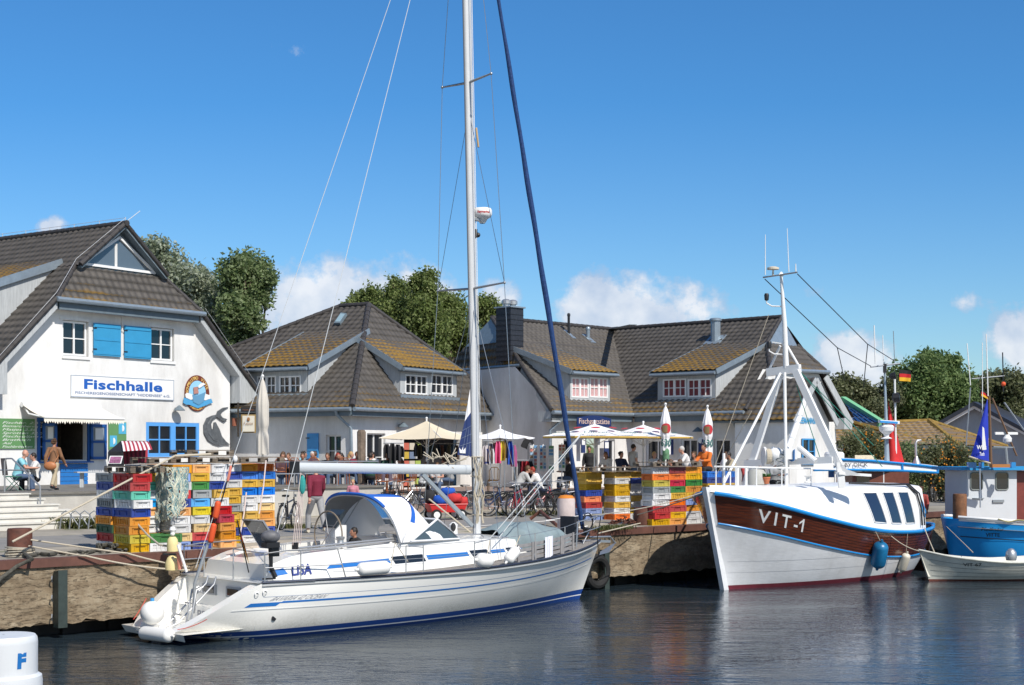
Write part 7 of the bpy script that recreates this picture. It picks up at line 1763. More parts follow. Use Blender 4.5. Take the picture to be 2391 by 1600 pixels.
def tree(name,label,Y,blobs,leaf,n_leaf,size,trunkx,ground=QZ,seed=1,droop=.3,group='trees behind the houses',trunk=True,dy=1.0,clump=.10):
 rnd=random.Random(seed);bx=sum(b_[0] for b_ in blobs)/len(blobs)
 base=P(trunkx,1100,Y);base.z=ground
 t_=thing(name,label,'tree' if 'tree' in name or name in('willow','birch','poplar') else 'bush',base,group)
 mb=MB();tot=sum(b_[2]**2 for b_ in blobs)
 for(x,y,r) in blobs:
  r=r*.94;c_=P(x,y,Y+rnd.uniform(-1,1)*dy);R_=r*Y/F;k=int(n_leaf*1.9*r*r/tot);nc=max(4,k//30)
  cl=[]
  for i in range(nc):
   d=Vector((rnd.gauss(0,1),rnd.gauss(0,1),rnd.gauss(0,1))).normalized();cl.append(c_+d*R_*(.30+.95*rnd.random()**.8))
  for i in range(k):
   cc=rnd.choice(cl);p=cc+Vector((rnd.gauss(0,1),rnd.gauss(0,1),rnd.gauss(0,1)*1.3-droop))*R_*.20+Vector((rnd.gauss(0,1),rnd.gauss(0,1),rnd.gauss(0,1)))*clump
   d=Vector((rnd.gauss(0,1),rnd.gauss(0,1),rnd.gauss(0,.8)-droop)).normalized();s_=d.cross(Vector((rnd.gauss(0,1),rnd.gauss(0,1),rnd.gauss(0,1)))).normalized()
   a=size*rnd.uniform(.4,1.05);w_=a*.28
   mb.v+=[p,p+d*a*.5+s_*w_,p+d*a,p+d*a*.5-s_*w_];b0=len(mb.v)-4;mb.f.append((b0,b0+1,b0+2,b0+3))
 mb.build('crown',LM[leaf],t_,fixn=False)
 if trunk:
  mb=MB();topz=min(P(b_[0],b_[1],Y).z for b_ in blobs);tp_=P(trunkx,900,Y);tp_.z=max(ground+2,topz)
  mb.tube([base,base.lerp(tp_,.5)+Vector((.15,0,0)),tp_],[.32,.25,.2],8)
  for(x,y,r) in blobs:
   c_=P(x,y,Y);st=base.lerp(tp_,.6+.4*rnd.random());m_=st.lerp(c_,.5)+Vector((rnd.uniform(-.3,.3),0,-.3));mb.tube([st,m_,c_+Z*r*Y/F*.3],[.13,.08,.03],6)
  mb.build('trunk',BARK,t_,smooth=True)
 return t_
tree('willow','silvery willow tree rising behind the fish hall roof',76,[(350,590,26),(372,575,22),(345,630,36),(392,615,36),(420,660,42),(375,680,52),(460,650,34),(490,672,30),(450,710,52),(400,745,55),(500,730,42),(480,790,55),(530,780,36),(430,810,50),(520,840,46),(550,870,38),(470,870,50)],'willow',22000,.30,430,seed=2,droop=.2)
tree('poplar','dark tree with a wind-bent crown right of the willow',74,[(540,628,28),(572,620,30),(602,635,30),(625,655,20),(585,665,36),(545,665,30),(610,690,26),(575,715,34),(545,720,30),(590,750,24),(560,775,34),(575,815,22),(545,830,32),(560,880,28),(570,850,20)],'dark',14000,.28,575,seed=3,droop=.1)
tree('birch','low birch tree just above the hipped roof ridge',88,[(818,708,16),(842,700,20),(868,690,22),(862,712,26),(890,715,26)],'birch',5000,.26,865,seed=4,droop=.7)
tree('birch','tall birch tree above the right slope of the hipped roof',86,[(918,670,22),(935,690,28),(905,705,30),(930,730,38),(955,715,26),(945,770,40),(915,765,34),(960,800,34)],'birch',9000,.26,935,seed=5,droop=.7)
tree('birch','birch tree behind the yacht lower spreader',84,[(975,655,22),(1000,652,22),(985,685,28),(1008,690,24),(985,730,34),(1012,755,34),(980,785,38),(1010,815,34)],'birch',9000,.26,990,seed=6,droop=.7)
tree('birch','broad birch tree just left of the yacht mast',87,[(1040,705,24),(1062,715,28),(1035,745,34),(1070,760,36),(1045,795,38),(1075,810,30),(1030,835,26),(1090,780,30)],'birch',9000,.26,1055,seed=7,droop=.6)
tree('birch','small birch crown between mast and slate chimney',90,[(1125,712,18),(1145,718,20),(1160,728,14),(1130,735,20),(1110,735,18)],'birch',3500,.26,1135,seed=8,droop=.5)
tree('pine_tree','large dark green tree behind the mossy roofs',95,[(2165,838,20),(2160,862,30),(2205,858,30),(2225,850,20),(2120,882,34),(2180,895,44),(2235,895,34),(2145,925,44),(2210,940,48),(2245,930,34),(2110,940,36),(2100,975,34),(2170,975,44),(2235,980,36)],'pine',16000,.34,2180,seed=9,droop=-.2,group='trees at the right')
tree('leafy_tree','olive green tree behind the solar roof',92,[(1945,905,22),(1975,903,24),(2000,915,24),(1960,935,30),(2000,945,30),(2035,930,24),(2045,960,26),(2080,925,22),(2075,900,18)],'olive',8000,.30,1990,seed=10,droop=0,group='trees at the right')
tree('leafy_tree','olive green tree above the grey shed roof',98,[(2290,900,24),(2325,885,24),(2355,892,26),(2380,905,24),(2300,930,28),(2345,925,32),(2385,940,28),(2280,950,24),(2320,955,30),(2365,960,30)],'olive',8000,.32,2335,seed=14,droop=0,group='trees at the right')
ORB=mat('orange_berries',(.62,.24,.02),.5)
def bush(label,Y,blobs,seed,berries=True,leaf='olive'):
 t_=tree('bush',label,Y,blobs,leaf,6000,.16,blobs[0][0],seed=seed,trunk=False,droop=-.1,group='bushes at the right',dy=.5,clump=.04)
 if berries:
  rnd=random.Random(seed);mb=MB()
  for k in range(110):
   x,y,r=rnd.choice(blobs);a=rnd.uniform(0,2*PI);rr=r*rnd.random()**.5;c_=P(x+rr*math.cos(a),y+rr*math.sin(a)*.9,Y)+Vector((0,-r*Y/F*.85,0));mb.ball(c_,.038,5,4)
  mb.build('berries',ORB,t_,kind='stuff')
 mb=MB()
 for(x,y,r) in blobs:
  c_=P(x,y,Y);mb.tube([Vector((c_.x,c_.y,QZ)),c_],[.05,.02],5)
 mb.build('stem',BARK,t_)
bush('sea buckthorn bush with orange berries behind the excursion canopy',62,[(1990,1045,28),(2020,1030,26),(2050,1045,28),(1975,1070,26),(2030,1075,32),(2075,1060,26),(2095,1075,24)],31,True)
bush('berry laden bush left of the blue sail',60,[(2170,1062,26),(2205,1055,28),(2240,1060,28),(2185,1095,32),(2225,1095,34),(2255,1085,24),(2150,1090,26),(2215,1125,30),(2175,1125,26),(2248,1125,24)],32,True)
bush('dark green bush behind the excursion boat exhaust',64,[(2110,1060,24),(2135,1075,26),(2120,1100,30),(2150,1115,26),(2095,1105,24)],33,False,'dark')
bush('dark bush behind the wheelhouse of the blue cutter',58,[(2262,1110,20),(2268,1145,22),(2262,1175,20),(2280,1090,18)],34,False,'dark')
GR=leaf_mat('grass_blade',(.05,.07,.02),(.13,.15,.05),(.26,.22,.10))
def grass(pts,n,spread,h,label,seed):
 rnd=random.Random(seed);mb=MB()
 for k in range(n):
  g=rnd.choice(pts);p=g+Vector((rnd.gauss(0,1)*spread,rnd.gauss(0,1)*spread,0));a=rnd.uniform(0,2*PI);hh_=h*rnd.uniform(.4,1.3);l_=Vector((math.cos(a),math.sin(a),0))*hh_*.4;w_=Vector((-math.sin(a),math.cos(a),0))*.012
  mb.add([p-w_,p+w_,p+l_*.4+Z*hh_*.7+w_*.6,p+l_+Z*hh_],[(0,1,2),(0,2,3)])
 o=mb.build('grass',GR,kind='stuff',fixn=False,label=label)
grass([G(x,1234,QZ) for x in range(112,225,6)],620,.13,.26,'dry grass tufts below the terrace wall',41)
grass([G(x,1203,QZ) for x in range(1180,1560,12)],1500,.30,.16,'green weeds between the bicycles',42)
grass([G(x,1238-(x-1400)*.05,QZ) for x in range(1395,1470,5)],500,.12,.12,'weeds at the quay edge near the chain heap',43)
grass([G(x,1234,QZ) for x in range(655,720,5)],500,.15,.12,'weeds under the leaning bicycle',44)
bgd=thing('low_house','low house with wide mossy brown roofs behind the berry bushes','house',P(2060,1090,70))
BW=mat('bg_wall',(.30,.31,.32),.8)
def bp(x,y,Y):return P(x,y,Y)
mb=MB();mb.quad(bp(1930,1120,72),bp(2300,1120,70),bp(2300,1030,70),bp(1930,1030,72));mb.build('wall',BW,bgd)
roof_mat('roof_far',.52,12,(.13,.095,.065))
def tri_roof(ps,nm='roof'):return tiles(ps,nm,'roof_far',bgd)
def planar(a,b_,c_,px,py):
 n=(b_-a).cross(c_-a).normalized();return ray_plane(px,py,a,n)
a,b_,c_=bp(1930,1038,66),bp(2100,1042,66),bp(1945,978,69);tri_roof([a,planar(a,b_,c_,2150,1042),planar(a,b_,c_,2045,1000),planar(a,b_,c_,1945,972)])
a,b_,c_=bp(2090,1040,65),bp(2240,1041,65),bp(2165,984,68);tri_roof([a,b_,planar(a,b_,c_,2168,984),planar(a,b_,c_,2060,988)])
a,b_,c_=bp(2236,1041,65),bp(2350,1045,73),bp(2168,984,68);tri_roof([a,b_,c_])
mb=MB();mb.tube([bp(2168,983,68),bp(2236,1040,65)],.14,6);mb.tube([bp(2168,983,68),bp(2350,1043,73)],.12,6);mb.tube([bp(2060,987,67.8),bp(2168,983,68)],.12,6);mb.tube([bp(1945,975,68.8),bp(2160,1032,65.5)],.12,6);mb.build('mossy_ridge',mat('moss_ridge',(.24,.15,.03),.9,var=.4,vs=3),bgd)
sol=thing('solar_roof_house','house roof with blue solar panels and green ridge edge','house',P(1990,1060,82))
a,b_,c_,d=bp(1935,985,80),bp(2055,988,80),bp(1968,938,84),bp(1930,938,84)
mb=MB();mb.quad(a,b_,c_,d);rf=mb.build('roof',mat('panel_gap',(.10,.13,.17),.5),sol,fixn=False)
nn_=(b_-a).cross(c_-a).normalized();nn_=nn_ if nn_.z>0 else-nn_
SOLM=mat('solar_cell',(.015,.04,.13),.2,spec=.8)
for j in range(4):
 for i in range(9):
  u0_,u1_,v0_,v1_=i/9+.006,(i+1)/9-.006,j/4*.90,(j+1)/4*.90-.02
  f=lambda u,v:(a+(b_-a)*u).lerp(d+(c_-d)*u,v)+nn_*.06
  if max(u0_,u1_)*1.0>1:continue
  mb=MB();mb.quad(f(u0_,v0_),f(u1_-.03,v0_),f(u1_-.03,v1_),f(u0_,v1_));mb.build('solar_panel',SOLM,sol,fixn=False)
mb=MB();mb.bar(bp(2058,992,80),bp(1968,936,84),.3,.5);mb.bar(bp(1968,936,84),bp(1930,934,84),.3,.4);mb.build('green_edge',mat('green_edge',(.20,.50,.26),.5),sol)
mb=MB();mb.quad(bp(1940,1060,80.2),bp(2060,1060,80.2),bp(2060,985,80.2),bp(1940,985,80.2));mb.build('wall',BW,sol)
shd=thing('grey_shed','grey gabled boat shed with dark roof behind the blue cutter','shed',P(2300,1100,92))
GB=mat('grey_boards',(.34,.37,.40),.7,var=.08,vs=2,stretch=(4,4,.4))
mb=MB();mb.poly([bp(2190,1110,92),bp(2440,1110,88),bp(2440,1040,88),bp(2276,954,91),bp(2190,1000,92)]);mb.build('gable_wall',GB,shd)
mb=MB();mb.bar(bp(2185,1000,91.6),bp(2276,948,90.6),.3,.28);mb.bar(bp(2276,948,90.6),bp(2440,1034,87.6),.3,.28);mb.build('verge_board',WPAINT,shd)
mb=MB();mb.quad(bp(2276,943,90.5),bp(2440,1028,87.5),bp(2520,1028,100),bp(2350,943,103));mb.bar(bp(2185,994,91.6),bp(2276,942,90.6),.6,.22);mb.bar(bp(2276,942,90.6),bp(2440,1028,87.6),.6,.22);mb.build('roof',mat('dark_blue_roof',(.03,.035,.05),.5,var=.2,vs=2),shd)
mb=MB();mb.poly([bp(2320,1000,102),bp(2520,1010,102),bp(2520,935,108),bp(2355,935,108)]);mb.build('side_roof',MATS['dark_blue_roof'],shd)
mb=MB()
rnd=random.Random(77)
for k in range(5000):
 x=rnd.uniform(-300,3000);Y=rnd.uniform(170,230);z_=QZ+abs(rnd.gauss(0,1))*1.8*(1+.5*math.sin(x*.01));p=P(x,1000,Y);p.z=z_;s_=rnd.uniform(.5,1.2);d=Vector((rnd.gauss(0,1),rnd.gauss(0,1),rnd.gauss(0,1))).normalized();e=d.cross(Z).normalized();mb.add([p-e*s_,p+d*s_*.6,p+e*s_,p-d*s_*.6],[(0,1,2,3)])
mb.build('treeline',LM['dark'],kind='stuff',fixn=False,label='far low line of trees along the horizon')
def remesh(mb,name,m_,parent,vox=.016,org=(0,0,0),smooth_it=3):
 me=mb.mesh(name,Vector(org),[m_],True,False);o=bpy.data.objects.new('tmp',me);COL.objects.link(o)
 r=o.modifiers.new('r','REMESH');r.mode='VOXEL';r.voxel_size=vox;r.use_smooth_shade=True
 s_=o.modifiers.new('s','SMOOTH');s_.iterations=smooth_it;s_.factor=.5
 dg=bpy.context.evaluated_depsgraph_get();me2=bpy.data.meshes.new_from_object(o.evaluated_get(dg));bpy.data.objects.remove(o)
 me2.name=name
 me2.materials.clear();me2.materials.append(m_)
 ob=bpy.data.objects.new(name,me2);COL.objects.link(ob);ob.parent=parent;ob['_o']=tuple(org);return ob
def V(*a):return Vector(a)
def pose_j(pose):
 J={}
 if pose in('stand','walk','doorway'):
  J['pel']=V(0,0,.93);J['waist']=V(0,0,1.08);J['chest']=V(0,.01,1.32);J['neck']=V(0,.0,1.47);J['head']=V(0,.03,1.62)
  for s_,x in(('l',-1),('r',1)):
   J['sh'+s_]=V(x*.18,0,1.41);sw=.16*x if pose=='walk' else.02
   J['el'+s_]=V(x*.24,sw*.6-.02,1.14);J['wr'+s_]=V(x*.25,sw*1.3+.08,.90)
   J['hip'+s_]=V(x*.09,0,.90);st=-.24*x if pose=='walk' else.02*x
   J['kn'+s_]=V(x*.10,st*.75+.05,.49);J['an'+s_]=V(x*.10,st-(.06 if st<-.1 else 0),.09+(.06 if st<-.1 else 0));
 elif pose in('sit','sit_cup','sit_lean'):
  ln=.14 if pose=='sit_lean' else.03
  J['pel']=V(0,0,.50);J['waist']=V(0,ln*.3,.65);J['chest']=V(0,ln*.8,.90);J['neck']=V(0,ln*1.1,1.05);J['head']=V(0,ln*1.3+.05,1.19)
  for s_,x in(('l',-1),('r',1)):
   J['sh'+s_]=V(x*.18,ln*.9,.99);J['el'+s_]=V(x*.23,ln+.14,.76)
   J['wr'+s_]=V(x*.10,ln+.28,1.02) if(pose=='sit_cup' and s_=='r') else V(x*.14,ln+.36,.76)
   J['hip'+s_]=V(x*.09,0,.50);J['kn'+s_]=V(x*.13,.42,.50);J['an'+s_]=V(x*.13,.44,.09)
 elif pose=='curb':
  J['pel']=V(0,0,.12);J['waist']=V(0,.06,.26);J['chest']=V(0,.20,.48);J['neck']=V(0,.28,.61);J['head']=V(0,.36,.72)
  for s_,x in(('l',-1),('r',1)):
   J['sh'+s_]=V(x*.17,.24,.56);J['el'+s_]=V(x*.20,.36,.34);J['wr'+s_]=V(x*.08,.54,.42)
   J['hip'+s_]=V(x*.09,0,.12);J['kn'+s_]=V(x*.13,.40,.36);J['an'+s_]=V(x*.12,.44,-.14)
 return J
PN=0
def person(label,loc,rz,pose,top,bottom,hair,skin=SKIN,sc=1.0,sleeves='long',legs='long',hairstyle='short',shoe=None,voxel=.017,group=None,name='person'):
 global PN;PN+=1
 J=pose_j(pose);t_=local(name,label,'person',group)
 mb=MB()
 h=J['head'];
 mb.ball(h,(.074,.092,.112),16,12);mb.ball(h+V(0,.03,-.06),(.052,.06,.055),12,8);mb.ball(h+V(0,.098,-.012),(.013,.022,.022),8,6)
 for x in(-1,1):mb.ball(h+V(x*.076,-.005,-.01),(.012,.022,.03),8,6)
 mb.tube([J['neck']-Z*.04,h-Z*.05],[.056,.05],10)
 mb.tube([J['pel'],J['waist'],J['chest'],J['neck']-Z*.03],[.14,.12,.14,.07],14)
 mb.ball(J['chest'],(.175,.11,.15),14,10);mb.ball(J['pel'],(.155,.12,.12),14,10)
 for s_,x in(('l',-1),('r',1)):
  mb.tube([J['chest']+V(x*.08,0,.08),J['sh'+s_],J['el'+s_],J['wr'+s_]],[.06,.056,.044,.030],10)
  w_=J['wr'+s_];d=(w_-J['el'+s_]).normalized();sd_=V(1,0,0)-d*d.x;sd_.normalize();u=d.cross(sd_).normalized()
  pc=w_+d*.045;mb.tube([w_,pc,w_+d*.085],[.028,.036,.034],8)
  for k in range(4):
   b0_=w_+d*.085+sd_*(-.027+.018*k);ln=(.062,.074,.07,.054)[k]
   mb.tube([b0_-d*.02,b0_+d*ln*.55,b0_+d*ln+u*x*.016],[.0105,.010,.0085],6)
  mb.tube([w_+d*.02+sd_*-x*.02,w_+d*.055-sd_*x*.045,w_+d*.085-sd_*x*.05],[.014,.012,.009],6)
  mb.tube([J['hip'+s_],J['kn'+s_],J['an'+s_]],[.088,.058,.038],10)
  a_=J['an'+s_];mb.tube([a_,a_+V(0,.06,-.04),a_+V(0,.15,-.055)],[.04,.042,.03],8)
 remesh(mb,'body',skin,t_,voxel*.72)
 mb=MB()
 mb.tube([J['pel']+Z*.02,J['waist'],J['chest'],J['neck']-Z*.05],[.165,.15,.165,.085],14);mb.ball(J['chest'],(.20,.135,.17),14,10);mb.ball(J['pel']+Z*.04,(.178,.145,.10),14,8)
 for s_,x in(('l',-1),('r',1)):
  e=J['el'+s_];w_=J['wr'+s_];sh_=J['sh'+s_]
  if sleeves=='long':mb.tube([J['chest']+V(x*.08,0,.08),sh_,e,e.lerp(w_,.94)],[.08,.078,.064,.046],10)
  else:mb.tube([J['chest']+V(x*.08,0,.08),sh_,sh_.lerp(e,.65)],[.08,.076,.068],10)
 remesh(mb,'jacket' if sleeves=='long' else 'shirt',top,t_,voxel)
 mb=MB();mb.ball(J['pel'],(.168,.14,.13),14,10)
 for s_,x in(('l',-1),('r',1)):
  k_=J['kn'+s_];a_=J['an'+s_]
  if legs=='long':mb.tube([J['hip'+s_],k_,a_+(k_-a_)*.08],[.105,.076,.066],10)
  else:mb.tube([J['hip'+s_],J['hip'+s_].lerp(k_,.85)],[.105,.085],10)
 remesh(mb,'trousers',bottom,t_,voxel)
 for s_ in('l','r'):
  a_=J['an'+s_];mb=MB();mb.tube([a_+V(0,-.03,-.03),a_+V(0,.05,-.045),a_+V(0,.16,-.06),a_+V(0,.19,-.065)],[.045,.050,.042,.02],10)
  mb.build('shoe',shoe or BLACK,t_,smooth=True)
 if hair is not None:
  mb=MB();mb.ball(h+V(0,-.016,.022),(.084,.098,.108),16,10);b0_=mb.v;
  mb.f=[f for f in mb.f if(sum((mb.v[i] for i in f),Vector())/4-h).y<.055+(.04 if(sum((mb.v[i] for i in f),Vector())/4-h).z>.07 else 0) and(sum((mb.v[i] for i in f),Vector())/4-h).z>(-.05 if hairstyle=='short' else-.08)]
  if hairstyle=='long':mb.tube([h+V(0,-.07,.02),h+V(0,-.09,-.10),h+V(0,-.08,-.24)],[.07,.075,.04],10)
  if hairstyle=='curly':
   rr=random.Random(PN)
   for k in range(26):mb.ball(h+V(rr.uniform(-1,1)*.085,-abs(rr.gauss(0,.06)),rr.uniform(-.02,.12)),.032,6,5)
  mb.build('hair',hair,t_,smooth=True)
 for x in(-1,1):
  mb=MB();mb.ball(h+V(x*.030,.082,.012),(.011,.008,.007),8,6);mb.build('eye',INK,t_)
 mb=MB();mb.ball(h+V(0,.088,-.055),(.024,.008,.006),8,6);mb.build('mouth',mat('lips',(.38,.12,.10),.5),t_)
 t_.location=Vector(loc);t_.rotation_euler=(0,0,rz);t_.scale=(sc,sc,sc)
 return t_
def PX(x,Y,z):p=P(x,HZ,Y);p.z=z;return p
HD=mat('dark_hair',(.018,.012,.010),.6);HBR=mat('brown_hair',(.09,.045,.02),.6);HW=mat('grey_hair',(.50,.48,.45),.7);HRD=mat('red_hair',(.28,.03,.015),.6);HBL=mat('blond_hair',(.45,.28,.12),.6)
def cloth(n,c):return mat('cloth_'+n,c,.85,var=.12,vs=7,bump=.25,bs=12)
NAV=cloth('navy',(.02,.03,.07));BLK=cloth('black',(.02,.02,.022));GRY=cloth('grey',(.25,.26,.27));LGR=cloth('light_grey',(.48,.49,.50));BEI=cloth('beige',(.42,.35,.24));JEAN=cloth('jeans',(.07,.11,.19));TEAL=cloth('aqua',(.22,.50,.58));WHT=cloth('white',(.72,.71,.70));MAR=cloth('maroon',(.17,.012,.035));BRN=cloth('brown_leather',(.24,.12,.06));GRN=cloth('dark_green',(.02,.06,.04));ORJ=cloth('orange',(.68,.16,.02));GTR=cloth('grey_trousers',(.30,.30,.31));PLA=cloth('plaid',(.22,.20,.18))
A_=lambda deg:R(deg)
person('bald man in a light blue shirt sitting in the folding chair',PX(40,42.6,T1-.08),A_(-80),'sit_lean',TEAL,JEAN,None,sc=.98,sleeves='short')
person('dark haired person in pale shirt drinking at the terrace table',PX(84,43.4,T1-.14),A_(120),'sit_cup',WHT,BLK,HD,sc=.95)
p3_=person('woman in brown leather jacket and beige trousers with shoulder bag',PX(126,43.0,T1),A_(-15),'walk',BRN,BEI,HBR,sc=.87,hairstyle='curly')
bag=thing('shoulder_bag','orange brown leather shoulder bag carried at the hip of the woman','bag',PX(117,42.7,T1+.78))
mb=MB();c_=PX(117,42.7,T1+.72);mb.ball(c_,(.19,.08,.13),14,10);mb.build('pouch',mat('tan_leather',(.42,.16,.06),.5),bag,smooth=True)
mb=MB();mb.tube([c_+V(-.12,0,.08),c_+V(-.0,-.02,.40),c_+V(.14,.05,.62),c_+V(.2,.15,.3),c_+V(.12,.0,.08)],.012,6);mb.build('strap',MATS['tan_leather'],bag)
person('man in a maroon jacket and grey trousers walking on the quay',PX(738,37.3,QZ),A_(35),'walk',MAR,GTR,HBR,sc=1.02,shoe=mat('cream_shoe',(.5,.45,.36),.7),voxel=.014)
seat_l=[(657,50.4,'man in a dark jacket seated at the left end of the terrace railing',A_(-150),NAV,HBR,'short'),(676,51.6,'person in a black jacket seated behind the man at the railing',A_(160),BLK,HBR,'short'),(706,50.8,'grey clad guest seated above the walking man',A_(-170),GRY,HBR,'short'),(766,50.6,'brown haired guest in black seated before the inn window',A_(170),BLK,HBR,'long'),(786,51.2,'guest with long reddish brown hair on the terrace',A_(-140),NAV,HRD,'long'),(800,52.2,'dark haired guest close behind the long haired one',A_(140),BLK,HD,'long'),(842,50.6,'guest wearing a dark cap beside the wooden post',A_(-90),BLK,HD,'short'),(905,50.9,'sunlit guest seated under the hanging jackets',A_(180),GRN,HBL,'short')]
for x,Y,lb,rz,c_,h,hs in seat_l:
 person(lb,PX(x,Y,T1-.16),rz,'sit',c_,JEAN,h,SKIN2,sc=.95,hairstyle=hs,voxel=.02)
person('guest in a dark green coat seated with back to the harbour',PX(865,50.2,T1-.22),A_(10),'sit',GRN,BLK,HD,sc=1.0,voxel=.02)
person('person in a grey hooded top sitting by the yacht vang',PX(986,51.0,T2-.1),A_(-40),'sit_lean',LGR,BLK,HBR,sc=.95,voxel=.02)
person('person in a white shirt sitting bent over on the promenade',PX(1024,51.5,T2-.1),A_(170),'sit_lean',WHT,JEAN,HBR,sc=.93,sleeves='short',voxel=.02)
person('young man in a grey shirt crouching on the promenade edge',PX(1208,53.2,T2+.02),A_(-75),'curb',LGR,BLK,HBR,sc=1.15,voxel=.018)
person('red haired person in white and blue crouching on the promenade edge',PX(1268,53.2,T2+.0),A_(75),'curb',WHT,NAV,HRD,sc=1.12,voxel=.018)
person('man in a grey T-shirt standing behind the right crates',PX(1478,54.5,T2),A_(-60),'stand',LGR,JEAN,HD,sc=1.02,sleeves='short',voxel=.018)
person('person in dark clothes standing in the inn doorway',PX(1376,58.4,T2),A_(170),'stand',BLK,BLK,HD,SKIN2,sc=.98,voxel=.02)
person('white haired person in a pale jacket leaning on the table',PX(1606,53.0,T2+.32),A_(100),'sit_lean',WHT,JEAN,HW,sc=1.05,voxel=.018)
person('person in an orange jacket bending over beside the closed parasol',PX(1652,52.5,T2+.32),A_(140),'sit_lean',ORJ,BLK,HD,SKIN2,sc=1.12,voxel=.018)
for x,Y,lb,c_,h in((1545,52.2,'guest with dark hair low behind the right pallets',NAV,HD),(1570,52.4,'guest in a dark cap behind the right pallets',NAV,HBR),(1592,52.2,'sunburnt guest bent forward behind the right pallets',GRY,HBR),(1742,49.5,'guest in a red top seen through the cutter railing',cloth('red',(.3,.03,.03)),HBR),(1778,50.5,'guest in a dark top seen behind the flower pot',BLK,HD),(1806,50,'grey clad guest seen behind the cutter centre post',GRY,HBR)):
 person(lb,PX(x,Y,T2-.02),A_(random.choice((150,-150,100))),'sit',c_,BLK,h,SKIN2,sc=.95,voxel=.022)
person('dark clad sailor sitting in the yacht cockpit',S.w(4.45,-.35,.93),A_(43+90-10),'sit',BLK,BLK,HD,SKIN2,sc=.86,voxel=.015)
person('blond child peeking over in front of the terrace wall',PX(824,45.5,QZ),A_(180),'stand',cloth('pink',(.5,.2,.25)),JEAN,HBL,sc=.70,voxel=.02)
person('person with a reddish scarf at the excursion boat cabin',PX(2150,49.2,.82),A_(150),'stand',cloth('red2',(.35,.06,.05)),BLK,HBR,SKIN2,sc=.95,hairstyle='curly',voxel=.02)
for x,Y,lb,c_,h,b_ in((664,53.5,'guest in white at a rear table behind the railing',WHT,HBR,0),(697,53.8,'guest in aqua at a rear table, hair dark',TEAL,HD,1),(727,52.6,'guest with grey hair under the blue shutter',NAV,HW,0),(748,53.4,'guest in beige left of the house window',BEI,HBR,1),(815,53.0,'guest in grey with blond hair near the corner',GRY,HBL,0),(828,51.8,'guest in maroon next to the dark cap',MAR,HBR,1),(872,52.6,'guest in white before the tall shop window',WHT,HD,0),(940,52.0,'person in navy by the black jackets',NAV,HBR,0),(1052,52.5,'person in grey behind the handcart near the mast',GRY,HD,1),(1330,55.2,'guest in black at the rattan chairs',BLK,HBR,0),(1420,55.0,'guest in white seated under the beer parasol',WHT,HBR,1),(1448,54.6,'guest in navy seated under the beer parasol',NAV,HD,0),(1525,54.0,'guest in light grey between the two beer parasols',LGR,HBL,0),(1625,53.6,'guest in plaid right of the white haired one',PLA,HBR,1),(1690,52.0,'guest in white near the cutter bow railing',WHT,HBR,0),(1715,51.2,'guest in beige behind the cutter railing',BEI,HD,1)):
 z_=(T1-.14) if x<900 else T2+(.22 if x>1400 else.0);person(lb,PX(x,Y,z_),A_(random.choice((150,-150,100,-100,175))),'sit_lean' if b_ else 'sit',c_,JEAN,h,SKIN2 if b_ else SKIN,sc=.97,hairstyle=random.choice(('short','long','curly')),voxel=.024)
